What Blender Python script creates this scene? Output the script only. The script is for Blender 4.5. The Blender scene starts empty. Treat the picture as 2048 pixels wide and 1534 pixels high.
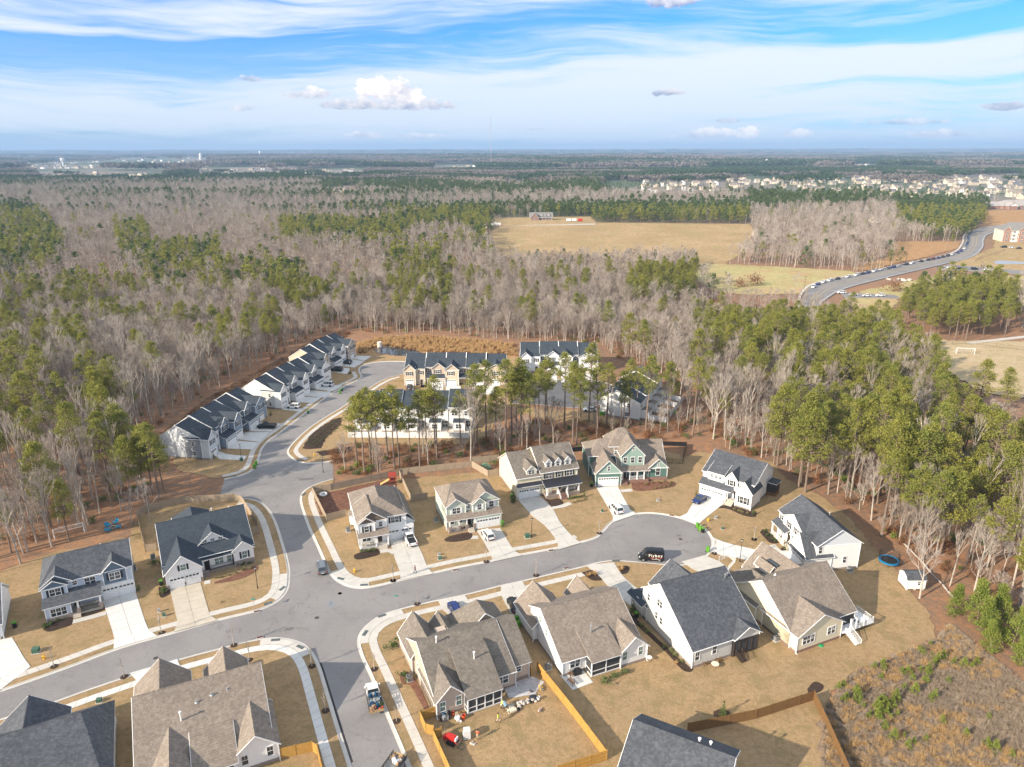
import bpy, bmesh, math, random
import numpy as np
from mathutils import Vector, Matrix
R = math.radians
random.seed(7); rng = np.random.default_rng(7)
scene = bpy.context.scene
# ------------------------------------------------------------------ camera
FPX, CAMH, PITCH = 1421.0, 80.0, R(18.3)
cam_d = bpy.data.cameras.new('camera'); cam = bpy.data.objects.new('camera', cam_d); scene.collection.objects.link(cam)
cam_d.sensor_fit = 'HORIZONTAL'; cam_d.sensor_width = 36.0; cam_d.lens = 36.0*FPX/2048
cam_d.clip_start = 0.5; cam_d.clip_end = 80000
cam.location = (0, 0, CAMH); cam.rotation_euler = (R(90)-PITCH, R(0.10), 0)
scene.camera = cam
scene.render.resolution_x = 1024; scene.render.resolution_y = 767
# ------------------------------------------------------------------ light
SUN_EL, SUN_AZ = R(25), R(213)      # azimuth of the sun measured from +x (shadows fall towards +x, +y)
sx, sy, sz = math.cos(SUN_EL)*math.cos(SUN_AZ), math.cos(SUN_EL)*math.sin(SUN_AZ), math.sin(SUN_EL)
sun_d = bpy.data.lights.new('sun', 'SUN'); sun = bpy.data.objects.new('sun', sun_d); scene.collection.objects.link(sun)
sun_d.energy = 4.5; sun_d.angle = R(0.6); sun_d.color = (1.0, 0.87, 0.70)
sun.rotation_euler = Vector((sx, sy, sz)).to_track_quat('Z', 'Y').to_euler()
SKY_STR = 0.14
EXPOSURE = 0.92
vs = scene.view_settings
vs.view_transform = 'Standard'; vs.look = 'None'; vs.gamma = 1.0; vs.exposure = EXPOSURE; vs.use_curve_mapping = False
scene.cycles.max_bounces = 5; scene.cycles.diffuse_bounces = 2; scene.cycles.glossy_bounces = 2
scene.cycles.transmission_bounces = 3; scene.cycles.transparent_max_bounces = 6; scene.cycles.volume_bounces = 0
scene.cycles.use_denoising = True
scene.cycles.use_light_tree = False

class N:
    """tiny node-graph helper"""
    def __init__(s, nt): s.nt = nt
    def add(s, t, **kw):
        n = s.nt.nodes.new(t)
        for k, v in kw.items():
            if k.startswith('i_'): n.inputs[k[2:].replace('_', ' ')].default_value = v
            else: setattr(n, k, v)
        return n
    def m(s, op, a, b=None, c=None, clamp=False):
        n = s.nt.nodes.new('ShaderNodeMath'); n.operation = op; n.use_clamp = clamp
        for i, v in enumerate((a, b, c)):
            if v is None: continue
            if isinstance(v, (int, float)): n.inputs[i].default_value = v
            else: s.nt.links.new(v, n.inputs[i])
        return n.outputs[0]
    def mix(s, f, a, b, blend='MIX'):
        n = s.nt.nodes.new('ShaderNodeMix'); n.data_type = 'RGBA'; n.blend_type = blend
        for i, v in ((0, f), (6, a), (7, b)):
            if isinstance(v, (int, float)): n.inputs[i].default_value = v
            elif isinstance(v, tuple): n.inputs[i].default_value = (*v[:3], 1)
            else: s.nt.links.new(v, n.inputs[i])
        return n.outputs[2]
    def ramp(s, fac, stops):
        n = s.nt.nodes.new('ShaderNodeValToRGB'); e = n.color_ramp.elements
        while len(e) < len(stops): e.new(0.5)
        for el, (p, c) in zip(e, stops):
            el.position = p; el.color = (*c, 1) if isinstance(c, tuple) else (c, c, c, 1)
        s.nt.links.new(fac, n.inputs[0]); return n.outputs[0]
    def noise(s, vec, scale, detail=3, rough=0.6, dist=0.0):
        n = s.nt.nodes.new('ShaderNodeTexNoise'); n.inputs['Scale'].default_value = scale
        n.inputs['Detail'].default_value = detail; n.inputs['Roughness'].default_value = rough; n.inputs['Distortion'].default_value = dist
        if vec is not None: s.nt.links.new(vec, n.inputs['Vector'])
        return n.outputs['Fac']
    def vor(s, vec, scale, out='Color'):
        n = s.nt.nodes.new('ShaderNodeTexVoronoi'); n.inputs['Scale'].default_value = scale
        if vec is not None: s.nt.links.new(vec, n.inputs['Vector'])
        return n.outputs[out]
    def sm(s, v, lo, hi):
        n = s.nt.nodes.new('ShaderNodeMapRange'); n.interpolation_type = 'SMOOTHSTEP'
        s.nt.links.new(v, n.inputs[0]); n.inputs[1].default_value = lo; n.inputs[2].default_value = hi
        return n.outputs[0]
# ------------------------------------------------------------------ sky
w = bpy.data.worlds.new('World'); scene.world = w; w.use_nodes = True
nt = w.node_tree; nt.nodes.clear(); n = N(nt)
tc = n.add('ShaderNodeTexCoord'); sep = n.add('ShaderNodeSeparateXYZ'); nt.links.new(tc.outputs['Generated'], sep.inputs[0])
sky = n.add('ShaderNodeTexSky', sky_type='NISHITA', sun_disc=False, sun_elevation=SUN_EL, sun_rotation=R(90)-SUN_AZ, altitude=100, air_density=1.0, dust_density=0.6, ozone_density=1.6)
az = n.m('ARCTAN2', sep.outputs[0], sep.outputs[1]); el = n.m('ARCSINE', sep.outputs[2])
skyc = n.mix(1.0, sky.outputs[0], n.mix(n.sm(el, .05, .75), (.12, .40, .85), (.62, .86, 1.05)), 'MULTIPLY')
def vec(x, y, z=0.0):
    c = n.add('ShaderNodeCombineXYZ')
    for i, v in enumerate((x, y, z)):
        if isinstance(v, (int, float)): c.inputs[i].default_value = v
        else: nt.links.new(v, c.inputs[i])
    return c.outputs[0]
wob = n.noise(vec(n.m('MULTIPLY', az, 2.2), n.m('MULTIPLY', el, 5.0), 3.1), 1.0, 3, .5)
elw = n.m('ADD', el, n.m('MULTIPLY', n.m('SUBTRACT', wob, .5), .10))
tilt = n.m('ADD', elw, n.m('MULTIPLY', az, -0.035))
st1 = n.noise(vec(n.m('MULTIPLY', az, 1.7), n.m('MULTIPLY', tilt, 26.0), 9.4), 1.0, 5, .55, .3)
st2 = n.noise(vec(n.m('MULTIPLY', az, 5.5), n.m('MULTIPLY', elw, 70.0), 1.7), 1.0, 5, .65, .6)
cir = n.m('ADD', n.m('MULTIPLY', st1, .72), n.m('MULTIPLY', st2, .28))
# a clear band at about seven degrees, opening to the right, and thicker veil low down
band = n.m('MULTIPLY', n.m('EXPONENT', n.m('MULTIPLY', n.m('POWER', n.m('DIVIDE', n.m('SUBTRACT', n.m('ABSOLUTE', tilt), .131), .026), 2.0), -1.0)), .20)
cir = n.m('SUBTRACT', cir, band)
cover = n.sm(cir, .28, .53)
veil = n.m('SUBTRACT', 1.0, n.sm(el, .01, .16))
cover = n.m('MAXIMUM', n.m('MULTIPLY', cover, .92), n.m('MULTIPLY', veil, n.m('ADD', .54, n.m('MULTIPLY', n.m('SUBTRACT', st2, .5), 1.1))))
cirr_col = n.mix(n.sm(el, .0, .12), (1.56, 1.73, 1.95), (1.76, 1.86, 2.00))
col = n.mix(cover, n.mix(1.0, skyc, (SKY_STR,)*3, 'MULTIPLY'), n.mix(1.0, cirr_col, (.285,)*3, 'MULTIPLY'))
# heaped clouds: (azimuth, elevation, half width, half height, brightness, solidity)
def ang(px, py):
    x, y = (px-1024)/FPX, (767-py)/FPX; d = Vector((x, math.cos(PITCH)+y*math.sin(PITCH), -math.sin(PITCH)+y*math.cos(PITCH))).normalized()
    return math.atan2(d.x, d.y), math.asin(d.z)
CL = [(775, 190, 66, 34, 1.0, 1.0), (800, 212, 130, 16, .62, .85), (620, 190, 45, 14, .70, .75), (690, 212, 60, 14, .55, .75),
      (1330, 188, 40, 11, .42, .85), (1345, 6, 52, 18, .42, .85), (2025, 216, 42, 10, .42, .8), (1415, 272, 70, 13, .86, .8),
      (1495, 271, 28, 14, .90, .85), (730, 272, 50, 8, .80, .7), (840, 274, 60, 8, .75, .6), (1590, 270, 36, 9, .84, .7),
      (1880, 272, 50, 10, .84, .7), (1800, 247, 75, 8, .6, .6), (500, 158, 24, 9, .62, .6), (1455, 243, 22, 7, .55, .6), (490, 217, 28, 9, .6, .6), (1075, 259, 25, 5, .6, .6)]
cn = n.noise(vec(n.m('MULTIPLY', az, 34), n.m('MULTIPLY', el, 54)), 1.0, 7, .66)
cn2 = n.noise(vec(n.m('ADD', n.m('MULTIPLY', az, 34), .35), n.m('SUBTRACT', n.m('MULTIPLY', el, 54), .60)), 1.0, 5, .62)
relief = n.m('SUBTRACT', cn, cn2)
for px, py, hw, hh, br, so in CL:
    a0, e0 = ang(px, py); wa, ha = hw/FPX, hh/FPX
    dx = n.m('DIVIDE', n.m('SUBTRACT', az, a0), wa); dy = n.m('DIVIDE', n.m('SUBTRACT', el, e0), ha)
    dyy = n.m('MAXIMUM', dy, n.m('MULTIPLY', dy, -1.9))
    d = n.m('ADD', n.m('MULTIPLY', dx, dx), n.m('MULTIPLY', dyy, dyy))
    f = n.m('ADD', n.m('SUBTRACT', 1.0, d), n.m('MULTIPLY', n.m('SUBTRACT', cn, .5), 5.2))
    mask = n.m('MULTIPLY', n.sm(f, .10, .55), so)
    shade = n.m('ADD', n.m('ADD', n.m('MULTIPLY', dy, .28), n.m('MULTIPLY', relief, 2.0)), br*.95-.22, clamp=True)
    cc = n.mix(shade, (.19, .225, .32), (.72, .66, .63))
    col = n.mix(mask, col, cc)
bg = n.add('ShaderNodeBackground'); nt.links.new(col, bg.inputs[0]); bg.inputs[1].default_value = 1.0
wo = n.add('ShaderNodeOutputWorld'); nt.links.new(bg.outputs[0], wo.inputs[0])
w.cycles.sampling_method = 'MANUAL'; w.cycles.sample_map_resolution = 512

# ------------------------------------------------------------------ ground positions from map readings
def P(px, py, z=0.0):
    x, y = (px-1024)/FPX, -(py-767)/FPX
    ro = R(0.10); x, y = x*math.cos(ro) - 0*y, y*math.cos(ro) + x*math.sin(ro)
    cp, sp = math.cos(PITCH), math.sin(PITCH)
    d = (x, cp+y*sp, -sp+y*cp); t = (z-CAMH)/d[2]
    return Vector((d[0]*t, d[1]*t, z))
def crop(ox, oy, k): return lambda x, y: (ox+x/k, oy+y/k)
c1 = crop(0, 950, 3.933); c2 = crop(0, 1150, 3.303); c3 = crop(600, 1150, 3.2); c4 = crop(1000, 1050, 3.933); c5 = crop(1400, 950, 3.933)
c6 = crop(600, 880, 3.938); c7 = crop(980, 830, 4.876); c8 = crop(1340, 850, 4.876); c9 = crop(1100, 1150, 3.4133); c0 = crop(1560, 1200, 4.197)
t1 = crop(300, 640, 4.6545); t2 = crop(660, 660, 5.1125); t3 = crop(1020, 660, 5.12); r4 = crop(1400, 380, 3.16); r5 = crop(1500, 650, 3.737)

# ------------------------------------------------------------------ materials
MATS = {}
def mat(name, col, rough=0.8, kind='plain', col2=None, scale=1.0, spec=0.3, metal=0.0, bump=0.0, **kw):
    if name in MATS: return MATS[name]
    m = bpy.data.materials.new(name); m.use_nodes = True; t = m.node_tree; k = N(t)
    b = t.nodes['Principled BSDF']; b.inputs['Roughness'].default_value = rough; b.inputs['Metallic'].default_value = metal
    b.inputs['Specular IOR Level'].default_value = spec
    geo = k.add('ShaderNodeNewGeometry'); pos = geo.outputs['Position']
    tcn = k.add('ShaderNodeTexCoord'); oc = tcn.outputs['Object']
    c = None; h = None
    if col2 is None: col2 = tuple(v*.72 for v in col)
    if kind == 'plain':
        f = k.noise(pos, 1.3*scale, 4, .65); c = k.mix(k.sm(f, .3, .7), tuple(v*.93 for v in col), tuple(min(1, v*1.05) for v in col))
    elif kind == 'flat': b.inputs['Base Color'].default_value = (*col, 1)
    elif kind == 'siding':
        sp_ = k.add('ShaderNodeSeparateXYZ'); t.links.new(oc, sp_.inputs[0])
        z = k.m('FRACT', k.m('DIVIDE', sp_.outputs[2], .17)); line = k.sm(z, .0, .16)
        f = k.noise(pos, .8, 3, .6); c = k.mix(f, tuple(v*.94 for v in col), tuple(min(1, v*1.03) for v in col))
        c = k.mix(line, k.mix(1.0, c, (.86, .86, .87), 'MULTIPLY'), c); h = z
    elif kind == 'batten':
        sp_ = k.add('ShaderNodeSeparateXYZ'); t.links.new(oc, sp_.inputs[0])
        z = k.m('FRACT', k.m('DIVIDE', k.m('ADD', sp_.outputs[0], sp_.outputs[1]), .42)); h = k.m('LESS_THAN', z, .14)
        f = k.noise(pos, .8, 3, .6); c = k.mix(f, tuple(v*.95 for v in col), tuple(min(1, v*1.03) for v in col))
    elif kind == 'shingle':
        g = k.vor(oc, 3.3); s2 = k.add('ShaderNodeSeparateColor'); t.links.new(g, s2.inputs[0])
        f = k.noise(oc, 1.6, 4, .7); f2 = k.noise(oc, .35, 2, .5)
        v = k.m('ADD', k.m('MULTIPLY', s2.outputs[0], .42), k.m('MULTIPLY', k.m('SUBTRACT', f, .5), 1.0), clamp=True); v = k.m('ADD', v, .28, clamp=True)
        c = k.mix(v, col, col2); c = k.mix(k.m('MULTIPLY', k.sm(f2, .35, .75), .25), c, tuple(x*.7 for x in col)); h = v
        sp_ = k.add('ShaderNodeSeparateXYZ'); t.links.new(oc, sp_.inputs[0])
        zf = k.m('FRACT', k.m('DIVIDE', sp_.outputs[2], .115)); c = k.mix(k.m('MULTIPLY', k.sm(zf, .75, 1.0), .35), c, tuple(x*.45 for x in col))
    elif kind == 'brick':
        bt = k.add('ShaderNodeTexBrick'); mp = k.add('ShaderNodeVectorMath', operation='MULTIPLY')
        sp_ = k.add('ShaderNodeSeparateXYZ'); t.links.new(oc, sp_.inputs[0]); cb = k.add('ShaderNodeCombineXYZ')
        t.links.new(k.m('ADD', sp_.outputs[0], sp_.outputs[1]), cb.inputs[0]); t.links.new(sp_.outputs[2], cb.inputs[1])
        t.links.new(cb.outputs[0], bt.inputs['Vector']); bt.inputs['Scale'].default_value = 3.2*scale
        bt.inputs['Color1'].default_value = (*col, 1); bt.inputs['Color2'].default_value = (*col2, 1); bt.inputs['Mortar'].default_value = (.42, .39, .35, 1)
        c = bt.outputs[0]; h = bt.outputs[1]
    elif kind == 'concrete':
        f = k.noise(pos, .5, 4, .6); f2 = k.noise(pos, 7, 3, .7); rnd = k.add('ShaderNodeObjectInfo').outputs['Random']
        c = k.mix(k.sm(f, .3, .75), col, col2); c = k.mix(k.m('MULTIPLY', f2, .25), c, tuple(v*.6 for v in col))
        c = k.mix(k.m('MULTIPLY', rnd, .22), c, tuple(v*.72 for v in col)); h = f2
    elif kind == 'asphalt':
        f = k.noise(pos, .10, 5, .62); f2 = k.noise(pos, 3.0, 4, .75); f3 = k.noise(pos, .55, 3, .6)
        c = k.mix(k.sm(f, .35, .65), col, col2); c = k.mix(k.m('MULTIPLY', k.sm(f2, .35, .75), .5), c, tuple(v*1.35 for v in col))
        c = k.mix(k.m('MULTIPLY', k.sm(f3, .60, .72), .35), c, tuple(v*.62 for v in col)); h = f2
        vd = k.add('ShaderNodeTexVoronoi', feature='DISTANCE_TO_EDGE'); vd.inputs['Scale'].default_value = .085; dn = k.add('ShaderNodeVectorMath', operation='ADD'); nz_ = k.add('ShaderNodeTexNoise'); nz_.inputs['Scale'].default_value = .35; t.links.new(pos, nz_.inputs['Vector']); sc_ = k.add('ShaderNodeVectorMath', operation='SCALE'); sc_.inputs[3].default_value = 5.0; t.links.new(nz_.outputs['Color'], sc_.inputs[0]); t.links.new(pos, dn.inputs[0]); t.links.new(sc_.outputs[0], dn.inputs[1]); t.links.new(dn.outputs[0], vd.inputs['Vector'])
        c = k.mix(k.m('MULTIPLY', k.sm(vd.outputs[0], .010, .002), .18), c, tuple(v*.45 for v in col)); c = k.mix(k.m('MULTIPLY', k.sm(k.noise(pos, .21, 6, .75, 1.5), .56, .66), .40), c, tuple(v*.66 for v in col)); c = k.mix(k.m('MULTIPLY', k.sm(k.noise(pos, .9, 3, .6), .68, .74), .55), c, tuple(v*.45 for v in col))
    elif kind == 'turf':
        ls = kw.get('ls', 1.0); f = k.noise(pos, .09*ls, 5, .65, .6); f2 = k.noise(pos, 1.3*ls, 6, .8); f3 = k.noise(pos, .30*ls, 5, .7, .4); f4 = k.noise(pos, 4.5*ls, 4, .85); f5 = k.noise(pos, .13*ls, 6, .75, 1.0)
        c = k.mix(k.sm(f, .30, .70), col, col2); c = k.mix(k.m('MULTIPLY', k.sm(f2, .42, .62), .70), c, kw['col3'])
        c = k.mix(k.m('MULTIPLY', k.sm(f3, .48, .62), .75), c, kw['col4']); c = k.mix(k.m('MULTIPLY', k.sm(f4, .48, .70), .55), c, tuple(v*.52 for v in col)); c = k.mix(k.m('MULTIPLY', k.sm(f5, .54, .68), .45), c, (col[0]*.66, col[1]*.60, col[2]*.55)); c = k.mix(k.m('MULTIPLY', k.sm(f5, .46, .34), .30), c, tuple(min(1, v*1.25) for v in col)); h = f4
    elif kind == 'litter':
        f = k.noise(pos, .05, 4, .6); f2 = k.noise(pos, 1.1, 5, .8); f3 = k.noise(pos, .25, 4, .65); f4 = k.noise(pos, 4.0, 3, .8)
        c = k.mix(k.sm(f, .35, .65), col, col2); c = k.mix(k.sm(f2, .35, .75), c, kw['col3'])
        c = k.mix(k.m('MULTIPLY', k.sm(f3, .50, .70), .55), c, kw['col4']); c = k.mix(k.m('MULTIPLY', k.sm(f4, .45, .75), .6), c, tuple(v*.4 for v in col)); h = f4
    elif kind == 'leaf':
        rnd = k.add('ShaderNodeObjectInfo').outputs['Random']; f = k.noise(oc, .55, 2, .6); f2 = k.noise(oc, 3.5, 2, .7)
        c = k.mix(rnd, col, col2); c = k.mix(k.m('MULTIPLY', k.sm(f, .35, .70), .8), c, kw.get('col3', col2))
        c = k.mix(k.m('MULTIPLY', k.sm(f2, .45, .75), .55), c, tuple(v*.6 for v in col))
    elif kind == 'bark':
        rnd = k.add('ShaderNodeObjectInfo').outputs['Random']; f = k.noise(oc, 1.4, 3, .7)
        c = k.mix(rnd, col, col2); c = k.mix(k.m('MULTIPLY', k.sm(f, .4, .7), .5), c, tuple(v*.55 for v in col))
    elif kind == 'wood':
        f = k.noise(pos, 2.2, 4, .7); f2 = k.noise(oc, 9, 2, .6); rnd = k.add('ShaderNodeObjectInfo').outputs['Random']
        c = k.mix(k.sm(f, .3, .7), col, col2); c = k.mix(k.m('MULTIPLY', f2, .3), c, tuple(v*.6 for v in col)); c = k.mix(k.m('MULTIPLY', rnd, .3), c, tuple(v*.75 for v in col))
    elif kind == 'random':
        rnd = k.add('ShaderNodeObjectInfo').outputs['Random']; c = k.ramp(rnd, kw['stops'])
    if c is not None: t.links.new(c, b.inputs['Base Color'])
    if h is not None and bump > 0:
        bn = k.add('ShaderNodeBump'); bn.inputs['Strength'].default_value = bump; bn.inputs['Distance'].default_value = kw.get('bd', .05)
        t.links.new(h, bn.inputs['Height']); t.links.new(bn.outputs[0], b.inputs['Normal'])
    if kw.get('trans'):
        tr = k.add('ShaderNodeBsdfTranslucent'); t.links.new(c, tr.inputs[0]); mx = k.add('ShaderNodeMixShader'); mx.inputs[0].default_value = kw['trans']
        t.links.new(b.outputs[0], mx.inputs[1]); t.links.new(tr.outputs[0], mx.inputs[2]); t.links.new(mx.outputs[0], t.nodes['Material Output'].inputs[0])
    MATS[name] = m; return m
WHITE = mat('white_trim', (.80, .80, .79), .5)
S_WHITE = mat('white_siding', (.80, .80, .78), .6, 'siding', bump=.25); B_WHITE = mat('white_batten', (.80, .79, .77), .6, 'batten', bump=.6)
S_GREY = mat('pale_grey_siding', (.62, .66, .70), .6, 'siding', bump=.25); S_SLATE = mat('slate_blue_siding', (.12, .17, .23), .6, 'siding', bump=.25)
S_LBLUE = mat('light_blue_grey_siding', (.52, .59, .68), .6, 'siding', bump=.25); S_MBLUE = mat('mid_grey_blue_siding', (.25, .31, .38), .6, 'siding', bump=.25)
S_CREAM = mat('cream_siding', (.74, .67, .49), .6, 'siding', bump=.25); S_PALE = mat('pale_sage_siding', (.52, .58, .48), .6, 'siding', bump=.25)
B_GREEN = mat('green_batten', (.27, .38, .33), .6, 'batten', bump=.6); S_GREEN = mat('deep_green_siding', (.10, .185, .155), .6, 'siding', bump=.25)
S_TAN = mat('tan_siding', (.50, .41, .33), .6, 'siding', bump=.25); S_BEIGE = mat('beige_siding', (.58, .49, .37), .6, 'siding', bump=.25)
S_GREIGE = mat('greige_siding', (.62, .60, .55), .6, 'siding', bump=.25); S_BROWN = mat('brown_shake', (.17, .13, .10), .8, 'siding', bump=.4)
RF_DARK = mat('charcoal_shingles', (.040, .045, .055), .9, 'shingle', (.140, .148, .162), bump=.5, spec=.25)
RF_NAVY = mat('blue_charcoal_shingles', (.030, .040, .052), .9, 'shingle', (.070, .085, .105), bump=.5, spec=.25)
RF_BROWN = mat('weathered_brown_shingles', (.150, .120, .098), .9, 'shingle', (.34, .29, .24), bump=.5, spec=.2)
RF_GBR = mat('grey_brown_shingles', (.110, .095, .080), .9, 'shingle', (.275, .24, .20), bump=.5, spec=.2)
RF_METAL = mat('dark_seam_metal', (.05, .05, .06), .35, metal=.4)
GLASS = mat('window_glass', (.035, .045, .05), .12, 'flat', spec=.8); GLASS2 = mat('green_window_glass', (.13, .20, .17), .15, 'flat', spec=.8)
BLACK = mat('black_paint', (.02, .02, .022), .5, 'flat'); SHUT = mat('shutter_black', (.028, .03, .035), .7, 'flat')
SCREEN = mat('porch_screen', (.055, .055, .055), .9, 'flat'); DOORM = mat('dark_door', (.05, .035, .03), .5, 'flat')
STONE = mat('stone_veneer', (.30, .24, .20), .9, 'brick', (.19, .15, .13), scale=.8, bump=.4); BRICK = mat('red_brown_brick', (.26, .13, .09), .9, 'brick', (.18, .09, .065), bump=.3)
CONC = mat('concrete', (.60, .57, .52), .85, 'concrete', (.50, .475, .43), bump=.1); CONC2 = mat('old_concrete', (.56, .50, .41), .85, 'concrete', (.47, .42, .34), bump=.1)
CONCW = mat('new_concrete', (.68, .67, .64), .85, 'concrete', (.60, .59, .56), bump=.1)
ASPH = mat('asphalt', (.205, .195, .192), .92, 'asphalt', (.25, .238, .232), bump=.15, spec=.2); ASPH2 = mat('fresh_asphalt', (.10, .10, .105), .92, 'asphalt', (.14, .14, .145), bump=.15)
TURF = mat('dormant_lawn', (.38, .268, .152), 1.0, 'turf', (.42, .285, .155), bump=.8, bd=.18, spec=.05, col3=(.28, .195, .10), col4=(.27, .205, .10))
TURF2 = mat('mown_field', (.42, .38, .17), 1.0, 'turf', (.50, .37, .21), bump=.3, bd=.1, spec=.05, ls=.22, col3=(.28, .27, .11), col4=(.44, .29, .16))
DRY = mat('orange_dry_grass', (.44, .26, .12), 1.0, 'turf', (.42, .26, .13), bump=.6, bd=.3, spec=.05, col3=(.24, .13, .06), col4=(.46, .31, .17))
FIELD = mat('dry_field', (.39, .27, .14), 1.0, 'turf', (.52, .36, .21), bump=.4, bd=.2, spec=.05, ls=.22, col3=(.24, .19, .09), col4=(.33, .27, .12))
SAND = mat('worn_pitch', (.50, .39, .25), 1.0, 'turf', (.42, .33, .20), bump=.1, bd=.1, spec=.05, col3=(.44, .34, .21), col4=(.33, .28, .15))
LITTER = mat('leaf_litter', (.29, .14, .07), 1.0, 'litter', (.165, .105, .065), bump=.6, bd=.25, spec=.05, col3=(.115, .075, .05), col4=(.27, .125, .05))
SCRUB = mat('scrub_soil', (.33, .24, .165), 1.0, 'litter', (.40, .31, .21), bump=.7, bd=.3, spec=.05, col3=(.22, .16, .115), col4=(.50, .42, .32))
MULCH = mat('mulch', (.055, .042, .036), 1.0, 'litter', (.075, .055, .045), bump=.5, bd=.1, spec=.05, col3=(.05, .03, .022), col4=(.10, .06, .04))
REDM = mat('red_mulch', (.24, .125, .085), 1.0, 'litter', (.20, .11, .08), bump=.5, bd=.1, spec=.05, col3=(.10, .045, .03), col4=(.22, .10, .06))
NEEDLE = mat('pine_needles', (.27, .275, .05), .75, 'leaf', (.19, .225, .05), col3=(.37, .34, .08), trans=.33, spec=.2)
NEEDLE2 = mat('dark_evergreen', (.085, .135, .040), .75, 'leaf', (.11, .16, .045), col3=(.17, .20, .06), trans=.3, spec=.2)
SHRUBM = mat('bright_young_pine', (.21, .26, .045), .75, 'leaf', (.16, .21, .04), col3=(.29, .31, .065), trans=.25, spec=.2)
RUST = mat('rust_leaves', (.27, .125, .055), .85, 'leaf', (.20, .11, .06), col3=(.33, .17, .08), trans=.3, spec=.1)
STRAW = mat('straw_grass', (.62, .42, .20), .9, 'leaf', (.52, .33, .15), col3=(.70, .52, .29), trans=.3, spec=.1)
DKWOOD = mat('dark_deck_wood', (.075, .052, .036), .8, 'wood', (.05, .035, .025)); FTWIG = mat('far_leafless_canopy_shaded', (.25, .215, .185), .9, 'bark', (.19, .165, .14), spec=.1); FGREEN = mat('far_green_canopy_shaded', (.05, .085, .035), .8, 'leaf', (.065, .105, .04), col3=(.09, .12, .045), trans=.2, spec=.1)  # far canopy colours are darkened to carry the shade between crowns
TWIG = mat('grey_twigs', (.52, .455, .395), .9, 'bark', (.27, .22, .18), spec=.1)
BARKP = mat('pine_bark', (.235, .175, .135), .9, 'bark', (.19, .15, .125), spec=.1); BARKG = mat('grey_bark', (.48, .43, .37), .9, 'bark', (.36, .32, .275), spec=.1)
W_NEW = mat('new_cedar', (.52, .30, .075), .8, 'wood', (.40, .23, .06)); W_OLD = mat('weathered_cedar', (.42, .335, .24), .85, 'wood', (.32, .26, .195)); W_MID = mat('stained_brown_fence', (.225, .125, .045), .85, 'wood', (.17, .095, .04))
LIME = mat('lime_green_plastic', (.10, .29, .025), .5); DGREEN = mat('dark_green_plastic', (.02, .07, .04), .5); RUBBER = mat('tyre_rubber', (.015, .015, .015), .85, 'flat')
METAL = mat('galvanised_metal', (.45, .46, .47), .4, metal=.6); GREYM = mat('grey_machine', (.20, .21, .21), .6); UGREEN = mat('utility_green', (.06, .13, .09), .6)
IRONRED = mat('rusty_iron', (.16, .055, .04), .7); DARKPAD = mat('tactile_pad', (.10, .12, .12), .8)

# ------------------------------------------------------------------ mesh helpers
COL = scene.collection
class MB:
    def __init__(s): s.v = []; s.f = []; s.mi = []; s.mats = []
    def mid(s, m):
        if m not in s.mats: s.mats.append(m)
        return s.mats.index(m)
    def poly(s, pts, m):
        b = len(s.v); s.v += [tuple(p) for p in pts]; s.f.append(tuple(range(b, b+len(pts)))); s.mi.append(s.mid(m))
    def box(s, x0, x1, y0, y1, z0, z1, m, rot=None):
        b = len(s.v); c = [(x0, y0, z0), (x1, y0, z0), (x1, y1, z0), (x0, y1, z0), (x0, y0, z1), (x1, y0, z1), (x1, y1, z1), (x0, y1, z1)]
        if rot is not None: c = [tuple(rot @ Vector(p)) for p in c]
        s.v += c; k = s.mid(m)
        for q in ((0, 3, 2, 1), (4, 5, 6, 7), (0, 1, 5, 4), (1, 2, 6, 5), (2, 3, 7, 6), (3, 0, 4, 7)): s.f.append(tuple(b+i for i in q)); s.mi.append(k)
    def prism(s, pts, z0, z1, m, mside=None):
        n_ = len(pts); b = len(s.v)
        ar = sum(pts[i][0]*pts[(i+1) % n_][1]-pts[(i+1) % n_][0]*pts[i][1] for i in range(n_))
        if ar < 0: pts = list(reversed(pts))
        s.v += [(p[0], p[1], z0) for p in pts]+[(p[0], p[1], z1) for p in pts]
        k = s.mid(m); k2 = s.mid(mside or m)
        s.f.append(tuple(b+n_+i for i in range(n_))); s.mi.append(k)
        for i in range(n_):
            j = (i+1) % n_; s.f.append((b+i, b+j, b+n_+j, b+n_+i)); s.mi.append(k2)
    def tube(s, p0, p1, r0, r1, m, n_=6, cap=True):
        p0, p1 = Vector(p0), Vector(p1); d = (p1-p0)
        if d.length < 1e-6: return
        d.normalize(); a = d.orthogonal().normalized(); c = d.cross(a); b = len(s.v)
        for p, r in ((p0, r0), (p1, r1)):
            for i in range(n_):
                t = 2*math.pi*i/n_; s.v.append(tuple(p+a*(r*math.cos(t))+c*(r*math.sin(t))))
        k = s.mid(m)
        for i in range(n_): j = (i+1) % n_; s.f.append((b+i, b+j, b+n_+j, b+n_+i)); s.mi.append(k)
        if cap: s.f.append(tuple(b+n_+i for i in range(n_))); s.mi.append(k)
    def ell(s, c, r, m, nu=8, nv=5):
        b = len(s.v); k = s.mid(m)
        for j in range(nv+1):
            ph = math.pi*j/nv
            for i in range(nu):
                t = 2*math.pi*i/nu; s.v.append((c[0]+r[0]*math.sin(ph)*math.cos(t), c[1]+r[1]*math.sin(ph)*math.sin(t), c[2]+r[2]*math.cos(ph)))
        for j in range(nv):
            for i in range(nu):
                q = (i+1) % nu; s.f.append((b+j*nu+i, b+(j+1)*nu+i, b+(j+1)*nu+q, b+j*nu+q)); s.mi.append(k)
    def mesh(s, name):
        me = bpy.data.meshes.new(name); me.from_pydata(s.v, [], s.f)
        for m in s.mats: me.materials.append(m)
        if len(s.mats) > 1: me.polygons.foreach_set('material_index', s.mi)
        me.update(); return me
    def obj(s, name, parent=None, **kw): return link(name, s.mesh(name), parent, **kw)
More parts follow.
